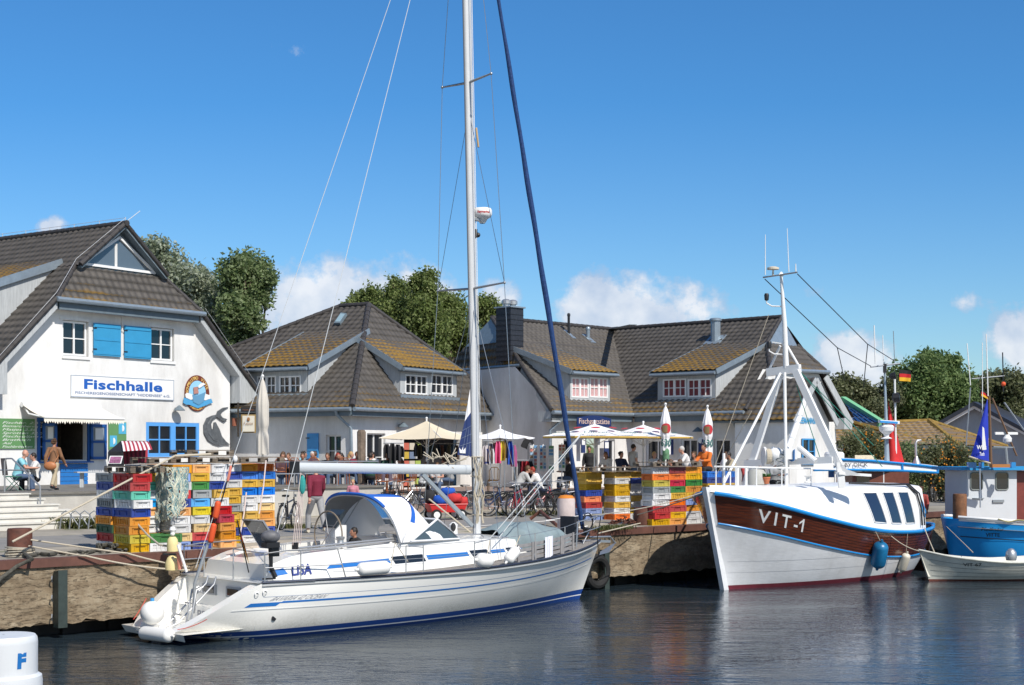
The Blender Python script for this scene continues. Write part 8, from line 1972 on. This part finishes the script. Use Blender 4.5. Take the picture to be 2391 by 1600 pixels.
def bike_proto(kind,label):
 o=local('bicycle',label,'bicycle','bicycles parked on the quay')
 rw,x0,x1=.345,-.54,.54
 for x in(x0,x1):
  w_=MB();
  c_=V(x,0,rw);w_.tube([c_+V(math.cos(a)*rw*.96,0,math.sin(a)*rw*.96) for a in[2*PI*i/28 for i in range(29)]],.027,6,cap=False)
  w=w_.build('wheel',RUBB,o,smooth=True)
  r_=MB();r_.tube([c_+V(math.cos(a)*rw*.90,0,math.sin(a)*rw*.90) for a in[2*PI*i/28 for i in range(29)]],.010,5,cap=False)
  for i in range(14):a=2*PI*i/14;r_.tube([c_,c_+V(math.cos(a)*rw*.9,0,math.sin(a)*rw*.9)],.0035,3)
  r_.tube([c_-V(0,.04,0),c_+V(0,.04,0)],.025,8);r_.build('rim',STEEL,w)
 bb=V(-.05,0,.30);st=V(-.20,0,.78);hd0=V(.36,0,.80);hd1=V(.40,0,.66)
 mb=MB();mb.tube([bb,st],.022,7)
 if kind=='diamond':mb.tube([st-V(0,0,.06),hd0],.022,7);mb.tube([bb,hd1],.024,7)
 else:mb.tube([bb+(st-bb)*.35,V(.1,0,.48),hd0-V(-.02,0,.04)],.025,7);mb.tube([bb,V(.12,0,.38),hd1],.025,7)
 mb.tube([hd0+V(-.02,0,.06),hd1],.021,7)
 for y in(-.05,.05):
  mb.tube([bb+V(0,y*.5,0),V(x0,y,rw)],.010,6);mb.tube([st-V(0,-y*.3,.12),V(x0,y,rw)],.009,6);mb.tube([hd1+V(0,y*.6,-.02),V(.47,y,.48),V(x1,y,rw)],.012,6)
 mb.build('frame',mat('bike_black',(.03,.03,.035),.35,coat=.3),o,smooth=True)
 mb=MB();mb.tube([hd0,V(.30,0,1.02)],.014,6);mb.tube([V(.14,-.30,1.02),V(.26,-.26,1.05),V(.31,-.10,1.03),V(.31,.10,1.03),V(.26,.26,1.05),V(.14,.30,1.02)],.017,6);mb.build('handlebar',STEEL,o,smooth=True)
 mb=MB();mb.tube([st,V(-.24,0,.90)],.013,6);mb.build('seat_post',STEEL,o)
 mb=MB();mb.grid(lambda i,j:V(-.38+.28*i,(j-.5)*(.20-.15*i**.7),.93+.02*math.sin(PI*j)-.015*i),8,6);mb.grid(lambda i,j:V(-.38+.28*i,(j-.5)*(.17-.14*i**.7),.885+.01*i),8,6)
 mb.grid(lambda i,j:V(-.38,(i-.5)*.2,.885+.05*j),6,2);mb.build('saddle',BLACK,o,smooth=True)
 mb=MB()
 for y in(-.06,0,.06):mb.tube([V(-.74,y,.72),V(-.34,y,.72)],.007,5)
 mb.tube([V(-.70,-.06,.72),V(x0,-.06,rw)],.006,5);mb.tube([V(-.70,.06,.72),V(x0,.06,rw)],.006,5);mb.build('rack',BLACK,o)
 for x,a0,a1 in((x0,20,190),(x1,-10,140)):
  mb=MB();pts=[V(x+math.cos(R(a))*.385,0,rw+math.sin(R(a))*.385) for a in[a0+(a1-a0)*i/12 for i in range(13)]];mb.tube(pts,.016,5);mb.build('mudguard',BLACK,o)
 mb=MB();mb.tube([bb-V(0,.06,0),bb+V(0,.06,0)],.05,10);mb.tube([bb+V(0,.07,0),bb+V(.1,.07,-.13)],.010,5);mb.tube([bb-V(0,.07,0),bb+V(-.1,-.07,.13)],.010,5);mb.box(bb+V(.1,.11,-.13),(.09,.08,.02));mb.box(bb+V(-.1,-.11,.13),(.09,.08,.02));mb.build('crank',GREYM,o)
 mb=MB();mb.box(V(.42,0,.90),(.06,.07,.07));mb.build('lamp',STEEL,o)
 return o
pa=bike_proto('diamond','x');pb_=bike_proto('step','x')
RDB=mat('bike_red',(.28,.012,.02),.35,coat=.4);SLB=mat('bike_silver',(.42,.43,.45),.35,.6);DBB=mat('bike_darkblue',(.02,.04,.12),.35,coat=.4)
bikes=[(0,672,1236,80,None,'black bicycle leaning by the right end of the left crate wall'),(1,1178,1206,15,DBB,'dark blue step-through bicycle right of the yacht mast'),(1,1232,1206,-25,SLB,'silver step-through bicycle beside the dark blue one'),(1,1262,1200,25,RDB,'red bicycle in front of the red haired person'),(0,1290,1203,-50,None,'black bicycle with wire basket close to the pinkish bollard'),(1,1315,1198,70,SLB,'silver framed bicycle behind the pinkish bollard'),(0,1362,1201,-70,None,'black bicycle with silver post next to the furled blue sail'),(0,868,1196,10,DBB,'dark blue bicycle seen through the sprayhood window'),(0,905,1198,-10,None,'black bicycle standing behind the sprayhood'),(1,985,1200,60,None,'black bicycle left of the red handcart'),(0,1100,1202,30,SLB,'silver bicycle behind the yacht mast')]
bikes+=[(1,1140,1203,-20,None,'black bicycle just right of the mast foot'),(0,1205,1210,70,RDB,'red bicycle seen end-on between two others'),(0,1338,1206,20,DBB,'dark blue bicycle behind the furled sail'),(1,940,1203,35,SLB,'silver bicycle half hidden by the sprayhood')]
first={0:True,1:True}
for k,x,y,deg,cm,lb in bikes:
 pr=(pa,pb_)[k];g=G(x,y,QZ)
 if first[k]:first[k]=False;pr.location=g;pr.rotation_euler=(R(4),0,R(deg));pr['label']=lb;b=pr
 else:b=dup(pr,g,R(deg),lb,sc=1.06);b.rotation_euler=(R(random.uniform(-6,6)),0,R(deg))
 if cm:
  for c_ in b.children:
   if c_.name.startswith('frame'):c_.material_slots[0].link='OBJECT';c_.material_slots[0].material=cm
random.seed(9)
for i in range(6):
 b=dup(pa,PX(2180+i*11,60+.3*i,QZ),R(random.uniform(30,110)),'bicycle parked in the dense row before the berry bushes','bicycles in the row before the bushes')
hc=thing('handcart','red plastic handcart loaded with blue and red bags','handcart',PX(1040,44.5,QZ))
def HCp(x,y,z):return PX(1040,44.6,QZ)+Vector((.93*x-.36*y,.36*x+.93*y,z))
mb=MB()
vs=[HCp(-.5,-.28,.24),HCp(.5,-.28,.24),HCp(.5,.28,.24),HCp(-.5,.28,.24),HCp(-.6,-.33,.48),HCp(.6,-.33,.48),HCp(.6,.33,.48),HCp(-.6,.33,.48)]
mb.add(vs,[(0,1,2,3),(0,4,5,1),(1,5,6,2),(2,6,7,3),(3,7,4,0)]);mb.tube([vs[4],vs[5],vs[6],vs[7],vs[4]],.02,6);mb.build('tub',REDP,hc)
for x in(-.4,.4):
 for y in(-.36,.36):
  c_=HCp(x,y,.17);ax=HCp(0,1,0)-HCp(0,0,0);mb=MB();mb.lathe(c_-ax*.03,[(.10,0),(.16,.0),(.17,.03),(.16,.06),(.10,.06)],18,axis=ax);w=mb.build('wheel',RUBB,hc,smooth=True)
  mb=MB();mb.lathe(c_-ax*.035,[(.01,0),(.10,0),(.10,.07),(.01,.07)],14,axis=ax);mb.build('rim',WPAINT,w)
mb=MB();mb.tube([HCp(-.6,0,.3),HCp(-1.1,0,.9)],.018,6);mb.build('handle',BLACK,hc)
BBLU=cloth('bag_blue',(.01,.08,.42));BRED=cloth('bag_red',(.5,.03,.03))
for k,(x,z_,c_,lb,sz) in enumerate(((1030,.60,BBLU,'blue rucksack lying on the red handcart',(.26,.2,.15)),(1060,.66,BRED,'red travel bag behind the blue rucksack',(.26,.18,.15)),(1046,.86,BBLU,'bright blue bag on top of the handcart load',(.24,.18,.12)),(1003,.70,BLK,'black bag at the left end of the handcart',(.18,.16,.2)),(1078,.56,BRED,'red bag sagging over the right end of the handcart',(.2,.16,.14)))):
 c0_=PX(x,44.5+.1*k,QZ+z_);b=thing('travel_bag',lb,'bag',c0_);mb=MB();mb.grid(lambda i,j:c0_+Vector((sz[0]*math.sin(PI*j)**.5*math.cos(2*PI*i),sz[1]*math.sin(PI*j)**.5*math.sin(2*PI*i),sz[2]*math.cos(PI*j)))*(1+.08*math.sin(i*25+j*11)),18,10);mb.build('pouch',c_,b,smooth='all')
 mb=MB();mb.tube([c0_+V(-.1,0,sz[2]*.9),c0_+V(0,0,sz[2]*1.35),c0_+V(.1,0,sz[2]*.9)],.015,6);mb.build('handle',BLACK,b)
for i in range(4):
 g=G(140+i*22,1236,QZ);mb=MB();mb.tube([g,g+V(.05,0,.42),g+V(.16,0,.5),g+V(.25,.05,.42),g+V(.5,.1,.05),g+V(.58,.1,.1)],.018,6);tag(mb.build('bicycle_stand',GREYM,smooth=True),'low metal bicycle stand in the dry grass below the terrace','bicycle stand','bicycle stands below the terrace')
def rail(pts,label,h=.95,mid_=.5,every=1.1):
 t_=thing('railing',label,'railing',pts[0]);
 for a,c_ in zip(pts,pts[1:]):
  a=Vector(a);c_=Vector(c_);n=max(1,int((c_-a).length/every))
  for k in range(n+1):
   p=a.lerp(c_,k/n);mb=MB();mb.tube([p,p+Z*h],.022,7);mb.build('post',GREYM,t_)
 for hh_ in(h,mid_):mb=MB();mb.tube([Vector(p)+Z*hh_ for p in pts],.02,7);mb.build('rail',GREYM,t_)
 return t_
rail([q(11.4,12.15,T1),q(18.1,12.15,T1),q(18.1,16,T1)],'grey steel railing along the terrace edge behind the boom',.80,.42,1.6)
hr_=thing('handrail','steel handrail beside the stone steps','handrail',G(95,1232,QZ))
p0_,p1_,p2_,p3__=P(95,1232,40.2),P(95,1138,40.2),P(20,1070,41.0),P(12,1070,41.1)
mb=MB();mb.tube([P(94,1224,40.2),P(94,1136,40.2),P(28,1071,41.2),P(15,1071,41.3),P(11,1078,41.3),P(11,1150,41.3)],.024,8);mb.build('rail_tube',STEEL,hr_,smooth=True)
mb=MB();mb.tube([P(-30,1098,41.6),P(68,1098,41.2),P(68,1143,41.2)],.02,7);mb.tube([P(-10,1098,41.6),P(-10,1150,41.6)],.02,7);mb.build('side_rail',STEEL,hr_,smooth=True)
def chair_proto(label,cm,style):
 o=local('chair',label,'chair')
 mb=MB();mb.lathe((0,0,.42),[(.01,0),(.2,0),(.22,.02),(.2,.045),(.01,.05)],16);mb.build('seat',cm,o,smooth=35)
 for x,y in((-.17,.16),(.17,.16),(-.18,-.17),(.18,-.17)):
  mb=MB();mb.tube([V(x,y,.44),V(x*1.15,y*1.25,0)],.016,6);mb.build('leg',cm,o)
 mb=MB();mb.tube([V(-.18,-.17,.44),V(-.19,-.22,.80),V(-.10,-.24,.92),V(.10,-.24,.92),V(.19,-.22,.80),V(.18,-.17,.44)],.016,6)
 for k in range(7 if style else 3):x=-.13+.26*k/(6 if style else 2);mb.tube([V(x*.9,-.19,.48),V(x,-.235,.90)],.009,5)
 mb.build('backrest',cm,o,smooth=True);return o
cp1=chair_proto('reddish wooden chair under the yacht boom, empty',WOODB,True)
YC=mat('yellow_rattan',(.55,.28,.06),.6,var=.15,vs=14);cp2=chair_proto('x',YC,False)
fst=True
spots=[(800,50.0,20,'rattan chair with a turquoise jacket, beside the seated guests'),(892,49.3,0,'empty reddish chair left of the green coat'),(915,49.5,10,'empty reddish chair right below the boom'),(937,49.7,-25,'reddish chair nearest to the vang'),(730,50.2,180,'reddish chair behind the man in maroon'),(655,49.8,10,'reddish chair at the left end of the railing'),(690,49.9,0,'reddish chair second from the left end of the railing'),(955,50.5,60,'reddish chair turned sideways by the kerb')]
for i,(x,Y,deg,lb) in enumerate(spots):
 z_=T1 if x<860 else T2+.05
 if i==0:cp1.location=PX(x,Y,z_);cp1.rotation_euler=(0,0,R(deg));cp1['label']=lb;cp1['group']='bistro chairs on the terrace'
 else:dup(cp1,PX(x,Y,z_),R(deg),lb,'bistro chairs on the terrace')
for i,(x,Y,deg,lb) in enumerate(((1345,53.6,30,'yellow rattan chair left of the furled sail'),(1372,53.8,-30,'yellow rattan chair close to the furled sail'),(1152,53.5,10,'yellow rattan chair below the colourful clothes rack'))):
 if i==0:cp2.location=PX(x,Y,T2);cp2.rotation_euler=(0,0,R(deg));cp2['label']=lb;cp2['group']='rattan chairs on the promenade'
 else:dup(cp2,PX(x,Y,T2),R(deg),lb,'rattan chairs on the promenade')
def table(x,Y,z_,label,m_=None,r=.38,stuff=()):
 t_=thing('table',label,'table',PX(x,Y,z_));c_=PX(x,Y,z_)
 mb=MB();mb.lathe(c_+Z*.70,[(.01,0),(r,0),(r,.03),(.01,.03)],20);mb.build('tabletop',m_ or WPAINT,t_,smooth=35)
 mb=MB();mb.tube([c_+Z*.02,c_+Z*.7],.03,8);mb.build('column',GREYM,t_);mb=MB();mb.lathe(c_,[(.25,0),(.22,.03),(.03,.06)],16);mb.build('foot',GREYM,t_)
 return t_
table(66,42.9,T1-.05,'small table between the two seated guests by the hatch',mat('table_dark',(.08,.06,.05),.5),.32)
table(690,51.3,T1-.1,'round table at the left end of the railing');table(775,51.7,T1-.1,'round table among the long haired guests');table(885,51.7,T1-.1,'pale round table beside the green coat')
table(1605,51.6,T2,'round table of the white haired person');table(1560,53.6,T2,'round table of the capped guest')
mb=MB();mb.boxv(PX(180,46.0,T1+.46),V(.85,.3,0),V(-.2,.3,0),Z*.04);b=thing('bench','pale wooden bench below the green board','bench',PX(200,46,T1));mb.build('seat',WOODG,b)
for x in(186,228):mb=MB();mb.boxv(PX(x,46.2,T1),V(.1,.04,0),V(0,.1,0),Z*.46);mb.build('leg',WOODG,b)
fc=thing('folding_chair','green metal folding chair at the top of the steps','chair',PX(30,42.3,T1))
c0_=PX(33,42.4,T1);mb=MB();mb.boxv(c0_+V(-.24,-.2,.40),V(.46,0,0),V(0,.4,0),Z*.03);mb.build('seat',mat('green_metal',(.05,.16,.12),.5),fc)
mb=MB()
for y in(-.2,.2):mb.tube([c0_+V(-.2,y,0),c0_+V(.2,y,.42)],.012,6);mb.tube([c0_+V(.2,y,0),c0_+V(-.2,y,.42)],.012,6)
mb.build('crossed_legs',MATS['green_metal'],fc)
mb=MB();mb.boxv(c0_+V(-.27,-.2,.45),V(-.06,0,.5),V(0,.4,0),V(.025,0,0));mb.build('backrest',mat('dark_slats',(.06,.05,.05),.6),fc)
sk=thing('beach_basket','roofed beach basket chair with red and white striped awning','beach chair',PX(300,37,QZ))
kx=lambda x,y,Y:P(x,y,Y)
RS=mat('stripe_red',(.34,.03,.05),.85);WS=mat('stripe_white',(.72,.68,.70),.85)
a0_,a1_,b0_,b1_=P(283,1030,34.0),P(346,1031,34.5),P(288,1054,33.4),P(356,1050,33.9)
for k in range(14):
 mb=MB();mb.grid(lambda i,j:(a0_.lerp(a1_,(k+i)/14)).lerp(b0_.lerp(b1_,(k+i)/14),j)+Z*.03*math.sin(PI*j),1,5);mb.build('awning_stripe',RS if k%2 else WS,sk,smooth='all',fixn=False)
c0_,c1_=P(282,1052,34.0),P(345,1050,34.6);d0_,d1_=P(286,1085,33.9),P(345,1082,34.5)
for k in range(12):
 mb=MB();mb.grid(lambda i,j:(c0_.lerp(c1_,(k+i)/12)).lerp(d0_.lerp(d1_,(k+i)/12),j),1,3);mb.build('lining_stripe',RS if k%2 else mat('stripe_dark_red',(.14,.015,.02),.85),sk,fixn=False)
mb=MB();mb.poly([P(283,1029,34.0),P(252,1055,34.6),P(252,1090,34.6),P(290,1090,33.8),P(288,1054,33.5)]);mb.quad(P(283,1029,34.02),P(346,1030,34.52),P(330,1050,35.5),P(262,1050,35.2));mb.build('basket',mat('dark_wicker',(.035,.025,.03),.7,bump=.8,bs=40),sk,fixn=False)
mb=MB();mb.boxv(P(252,1083,31.6),V(.27,.05,0),V(.03,.05,.17),V(0,.02,0));o=tag(mb.build('picture_board',WPAINT),'small white framed board with red and blue picture on the pallet','board')
mb=MB();mb.boxv(P(252,1083,31.6)+V(.025,-.004,.02),V(.23,.042,0),V(.025,.042,.135),V(0,.002,0));mb.build('picture',mat('picture_print',(.25,.08,.18),.6,var=.8,vs=22),o)
def parasol(x,ytop,Y,rad,drop,ground,m_,label,sides=8,logo=None,under=None,rot=0.0):
 tp_=P(x,ytop,Y);t_=thing('parasol',label,'parasol',(tp_.x,tp_.y,ground))
 mb=MB();n=sides;rim_=[]
 for i in range(n):a=2*PI*i/n+rot;rim_.append(tp_+V(math.cos(a)*rad,math.sin(a)*rad,-drop))
 for i in range(n):
  a,c_=rim_[i],rim_[(i+1)%n]
  mb.grid(lambda u,v:tp_.lerp(a.lerp(c_,v),u)-Z*(.06*math.sin(PI*u)+.05*u*math.sin(PI*v)),6,6)
 mb.build('canopy',m_,t_,fixn=False)
 mb=MB();mb.tube([V(tp_.x,tp_.y,ground),tp_+Z*.08],.03,8);mb.ball(tp_+Z*.1,.045,8,6);mb.build('pole',WPAINT,t_,smooth=True)
 for i in range(n):mb=MB();mb.tube([rim_[i]-Z*.0,tp_-Z*.12],.012,5);mb.tube([rim_[i].lerp(tp_,.5)-Z*.06,V(tp_.x,tp_.y,tp_.z-drop-.35)],.010,5);mb.build('rib',WPAINT,t_)
 if under:
  mb=MB()
  for i in range(n):a,c_=rim_[i],rim_[(i+1)%n];mb.quad(a,c_,c_-Z*.06,a-Z*.06)
  mb.build('valance',under,t_,fixn=False)
 if logo:
  cam_v=Vector((0,0,ZC))
  for i in range(n):
   a,c_=rim_[i],rim_[(i+1)%n];m_c=(a+c_)/2
   if(m_c-V(tp_.x,tp_.y,m_c.z)).dot(Vector((-tp_.x,-tp_.y,0)).normalized())<rad*.30:continue
   e=(c_-a).normalized()*(1 if(c_-a).x>0 else-1);up_=(tp_-m_c).normalized();nrm=e.cross(up_);nrm=nrm if nrm.z>0 else-nrm
   base=m_c+up_*.25+nrm*.06;mb=MB();text_on(mb,logo,lambda x_,y_:base+e*x_+up_*y_,.95,.22,bold=.02,shear=.2);mb.build('lettering',mat('logo_green',(.05,.16,.14),.6),t_,fixn=False)
   c2_=m_c+up_*(rad*.50)+nrm*.075;mb=MB();mb.poly([c2_+e*.17*math.cos(q_)+up_*.12*math.sin(q_) for q_ in[2*PI*k/20 for k in range(20)]]);mb.build('emblem',mat('logo_red',(.50,.03,.04),.6),t_,fixn=False)
 return t_
parasol(996,983,52,1.75,.62,T2,CREAM,'large cream parasol in front of the hipped house',4,rot=R(20))
parasol(1168,1001,52.5,1.25,.34,T2,WCAN,'plain white parasol above the colourful clothes',8)
YEU=mat('valance_yellow',(.55,.36,.08),.8)
parasol(1388,990,53.5,2.05,.46,T2,WCAN,'white beer parasol under the inn sign',8,'Lübzer',YEU,rot=R(22));parasol(1502,992,54.8,1.95,.46,T2,WCAN,'white beer parasol left of the closed parasols',8,'Lübzer',YEU,rot=R(10))
def closed(x,y0,y1,Y,ground,label,logo,m_=WCAN,r=.15,low=None):
 a=P(x,y0,Y);b_=P(x,y1,Y);t_=thing('closed_parasol',label,'parasol',(a.x,a.y,ground));L_=a.z-b_.z;rnd=random.Random(int(x))
 def fn(i,j):
  an=2*PI*i;rr=r*(min(1,(j*3.2)**.7)*(1-.18*math.sin(PI*min(1,j*1.0))*0))*(1+.12*math.sin(an*8))*(1-.28*math.exp(-((j-.68)/.05)**2))+.03
  return V(a.x+math.cos(an)*rr,a.y+math.sin(an)*rr,a.z-L_*j+.02*math.sin(an*8)*(j>.9))
 mb=MB();mb.grid(fn,48,30);mb.build('canopy',m_,t_,smooth='all',fixn=False)
 mb=MB();mb.tube([V(a.x,a.y,ground),a+Z*.08],.028,8);mb.ball(a+Z*.10,.05,8,6);mb.build('pole',WPAINT,t_,smooth=True)
 if logo:
  cyl=lambda x_,z_,k=0:V(a.x+(r*1.16+.03)*math.sin(x_/(r*1.1)),a.y-(r*1.16+.03)*math.cos(x_/(r*1.1)),z_)
  mb=MB();zc_=a.z-L_*.45;mb.grid(lambda i,j:cyl((i-.5)*.34,zc_+(j-.5)*.36*math.sqrt(max(0,1-(2*i-1)**2))),12,4);mb.build('emblem',mat('logo_red',(.5,.03,.04),.6),t_,fixn=False)
  mb=MB();mb.grid(lambda i,j:cyl((i-.5)*.16-.04,zc_-.16+j*.26)+V(0,-.01,0),6,2);mb.build('tower_motif',mat('logo_brown2',(.20,.14,.06),.6),t_,fixn=False)
  mb=MB();text_on(mb,logo,lambda x_,y_:cyl(x_,a.z-L_*.82+y_),.36,.26,bold=.03);mb.build('lettering',mat('logo_green',(.05,.16,.14),.6),t_,fixn=False)
closed(1554,950,1062,53.0,T2,'closed beer parasol with green bag, left of two','630');closed(1652,955,1062,53.4,T2,'closed beer parasol above the orange jacket, right of two','630')
closed(613,886,1062,43.5,T1,'closed cream parasol beside the hanging inn sign',None,mat('cream_cover',(.58,.54,.48),.85,var=.06,vs=3,bump=.4,bs=8),.145)
mb=MB();mb.grid(lambda i,j:P(1547+16*i,1050+24*j+3*math.sin(i*7),52.7-.1*math.sin(PI*i)),8,5);tag(mb.build('cloth_bag',mat('green_yellow_bag',(.12,.26,.14),.8,var=.5,vs=6),smooth='all'),'green and yellow cloth tied on the left closed parasol','cloth')
hs=thing('hanging_sign','cream framed hanging inn sign with small dark sign above','sign',P(575,1010,45.2))
mb=MB();mb.tube([P(556,940,45.4),P(556,1020,45.4)],.03,6);mb.tube([P(548,949,45.4),P(600,949,45.4)],.025,6);mb.tube([P(548,966,45.4),P(600,966,45.4)],.02,6);mb.build('bracket',mat('wrought_iron',(.04,.03,.02),.6),hs)
def pan(x0,y0,x1,y1,Y,m_,nm,par):a=P(x0,y1,Y);b_=P(x1,y0,Y);mb=MB();mb.boxv(a,V(b_.x-a.x,0,0),V(0,.05,0),Z*(b_.z-a.z));return mb.build(nm,m_,par)
pan(562,951,597,962,45.3,BLACK,'dark_board',hs);pan(563,968,597,1011,45.3,mat('gold_frame',(.30,.20,.07),.5),'frame',hs);c_=pan(566,971,594,1008,45.26,mat('cream_sign',(.66,.62,.52),.6),'panel',hs)
mb=MB();text_on(mb,'Restaurant',lambda a,b_:P(580+a*75,992-b_*75,45.23),.30,.09,shear=.3);mb.build('lettering',mat('brown_letters',(.22,.10,.05),.6),c_,fixn=False)
mb=MB();text_on(mb,'FISCHLADEN',lambda a,b_:P(580+a*75,959-b_*75,45.28),.36,.05);mb.build('lettering',mat('brown_letters',(.22,.10,.05),.6),hs,fixn=False)
mb=MB();mb.ball(P(580,979,45.23),(.05,.01,.06),10,6);mb.build('crest',mat('crest_brown',(.30,.14,.05),.6),c_)
pp_=P(844,1082,50.5);ps=thing('carved_post','weathered carved wooden post before the hipped house corner','post',V(pp_.x,pp_.y,T1))
mb=MB();tz_=P(844,1004,50.5).z;mb.tube([V(pp_.x,pp_.y,T1),V(pp_.x,pp_.y,tz_-.08),V(pp_.x,pp_.y,tz_)],[.14,.155,.11],8);mb.build('trunk',mat('carved_wood',(.16,.12,.09),.9,var=.4,vs=5,bump=.8,bs=12),ps,smooth=30)
def garment(x,y0,y1,Y,w_,m_,parent,nm='garment'):
 mb=MB();rr=random.Random(int(x*7+y0));ph=rr.random()*6
 mb.grid(lambda i,j:P(x+(i-.5)*w_*(.55+.45*min(1,j*3)),y0+(y1-y0)*j,Y+.12*math.sin(i*9+ph)*(.3+j)),10,6);mb.grid(lambda i,j:P(x+(i-.5)*w_*(.55+.45*min(1,j*3)),y0+(y1-y0)*j,Y+.22+.06*math.sin(i*9)),6,4)
 return mb.build(nm,m_,parent,smooth='all')
rk=thing('clothes_rack','rack of hanging colourful jackets under the white parasol','clothes rack',PX(1185,51.5,T2))
mb=MB();mb.tube([P(1150,1026,51.5),P(1208,1026,51.5)],.02,6);mb.tube([P(1178,1026,51.5),PX(1178,51.5,T2)],.025,6);mb.build('stand',GREYM,rk)
for i,(x,y0,y1,c_) in enumerate(((1135,1040,1085,(.6,.55,.55)),(1146,1036,1080,(.05,.05,.08)),(1163,1030,1082,(.68,.10,.24)),(1172,1030,1076,(.62,.50,.06)),(1180,1028,1070,(.20,.12,.04)),(1191,1030,1085,(.02,.08,.42)),(1200,1040,1090,(.35,.08,.20)),(1156,1034,1078,(.6,.25,.2)))):
 garment(x,y0,y1,51.3+.05*i,15,cloth('rack%d'%i,c_),rk)
rk2=thing('clothes_rack','rack of black jackets beneath the cream parasol','clothes rack',PX(915,50.8,T2))
mb=MB();mb.tube([P(895,1035,50.8),P(942,1035,50.8)],.02,6);mb.build('rod',GREYM,rk2)
for i,(x,y0,y1) in enumerate(((903,1037,1070),(916,1036,1084),(929,1038,1076),(936,1042,1068))):garment(x,y0,y1,50.7+.06*i,17,BLK if i!=2 else cloth('charcoal',(.035,.035,.04)),rk2)
rk3=thing('clothes_rack','dense rack of dark clothes and hats right of the shop shelf','clothes rack',PX(1000,53,T2))
mb=MB();mb.tube([P(968,1036,52.5),P(1075,1036,52.5)],.02,6);mb.build('rod',GREYM,rk3)
gc=[(.03,.04,.06),(.10,.09,.06),(.03,.06,.10),(.08,.05,.04),(.05,.08,.08),(.12,.12,.12),(.02,.03,.05),(.15,.07,.05)]
for i in range(12):garment(972+i*8.6,1037+(i*5)%4,1066+(i*7)%14,52.4+.05*(i%3),12,cloth('dk%d'%(i%8),gc[i%8]),rk3)
rk4=thing('clothes_rack','rack with white and patterned goods right beside the mast','clothes rack',PX(1140,50.5,T2))
mb=MB();mb.tube([P(1128,1030,50.4),P(1150,1030,50.4)],.02,6);mb.build('rod',GREYM,rk4)
for i in range(4):garment(1131+i*6,1042+6*(i%2),1078+5*(i%2),50.3+.05*i,12,cloth('wp%d'%i,[(.55,.5,.5),(.08,.1,.3),(.4,.3,.25),(.6,.6,.6)][i]),rk4)
rk5=thing('clothes_rack','low rack of dark red and grey jackets by the postcards','clothes rack',PX(1220,53.2,T2))
mb=MB();mb.tube([P(1195,1075,54.2),P(1245,1075,54.2)],.02,6);mb.build('rod',GREYM,rk5)
for i,c_ in enumerate(((.30,.30,.31),(.02,.02,.03),(.20,.01,.02),(.35,.02,.03),(.02,.02,.03))):garment(1203+i*9,1077,1122,54+.05*i,15,cloth('lr%d'%i,c_),rk5)
PCM=[mat('card_%d'%i,c_,.5) for i,c_ in enumerate(((.10,.25,.45),(.55,.55,.52),(.30,.20,.10),(.12,.30,.15),(.45,.15,.12),(.25,.40,.55)))]
def cards(x,y0,y1,Y,label,cols=2,wpx=11):
 t_=thing('postcard_stand',label,'postcard stand',PX(x,Y,T2));rr=random.Random(int(x));px=wpx
 mb=MB();mb.tube([PX(x,Y+.1,T2),P(x,y0-3,Y+.1)],.02,6);mb.lathe(PX(x,Y+.1,T2),[(.2,0),(.02,.05)],10);mb.build('stand',WPAINT,t_)
 mb=MB();mb.boxv(P(x-px*cols/2,y1,Y+.06),V(px*cols*Y/F,0,0),V(0,.01,0),Z*((y1-y0)*Y/F));mb.build('back_panel',WPAINT,t_)
 rows=int((y1-y0)/8)
 for r_ in range(rows):
  for c_ in range(cols):
   a=P(x-px*cols/2+px*c_+1.2,y0+8*(r_+1)-1.6,Y);mb=MB();mb.boxv(a,V((px-2.6)*Y/F,0,0),V(0,.03,.01),V(0,.02,5.6*Y/F));mb.build('card',rr.choice(PCM),t_)
cards(1246,1040,1100,54.4,'left postcard stand behind the red haired person',2,9);cards(1268,1040,1100,54.8,'second postcard stand from the left',2,8);cards(1287,1041,1104,53.8,'postcard stand with white wire frame on a single foot',1,13);cards(1312,1038,1100,54.5,'postcard stand with framed pictures near the downpipe',2,8)
shp=[(1216,1040),(1222,1028),(1232,1020),(1241,1021),(1249,1040),(1243,1038),(1237,1033),(1232,1041),(1231,1050),(1226,1047),(1217,1044)]
mb=MB();vv=[P(x,y,56.2) for x,y in shp];mb.poly(vv);
for i in range(len(vv)):a,b_=vv[i],vv[(i+1)%len(vv)];mb.quad(a,b_,b_+V(0,.04,0),a+V(0,.04,0))
mb.tube([P(1233,1035,56.1),V(P(1233,0,56.1).x,56.1,T2)],.015,5);tag(mb.build('fish_cutout',BLK),'black cut-out fish figure beside the white parasol','sign')
for x0,x1,y0,y1,lb in((1411,1421,1030,1066,'tall dark blue menu board beside the inn door'),(1357,1366,1022,1058,'narrow menu board partly behind the furled sail')):
 s_,zt_=FA.px(x0,y0,-.1);s2_,zb_=FA.px(x1,y1,-.1);mb=MB();mb.fbox(FA,s_,s2_,-.12,-.08,zb_,zt_);o=tag(mb.build('notice_board',NAVY),lb,'board');mb=MB();mb.fbox(FA,s_+.02,s2_-.02,-.079,-.075,zt_-.3,zt_-.05);mb.build('notice',WPAINT,o)
for x0,x1,y0,y1,lb in((1560,1572,1026,1062,'dark blue board right of the left closed parasol'),(1631,1644,1026,1062,'dark blue beer board left of the right closed parasol')):
 s_,zt_=FC.px(x0,y0,-.1);s2_,zb_=FC.px(x1,y1,-.1);mb=MB();mb.fbox(FC,s_,s2_,-.12,-.08,zb_,zt_);o=tag(mb.build('notice_board',NAVY),lb,'board');mb=MB();mb.ball(FC.w((s_+s2_)/2,-.07,zt_-.05),(.12,.02,.12),12,6);mb.build('round_emblem',WPAINT,o)
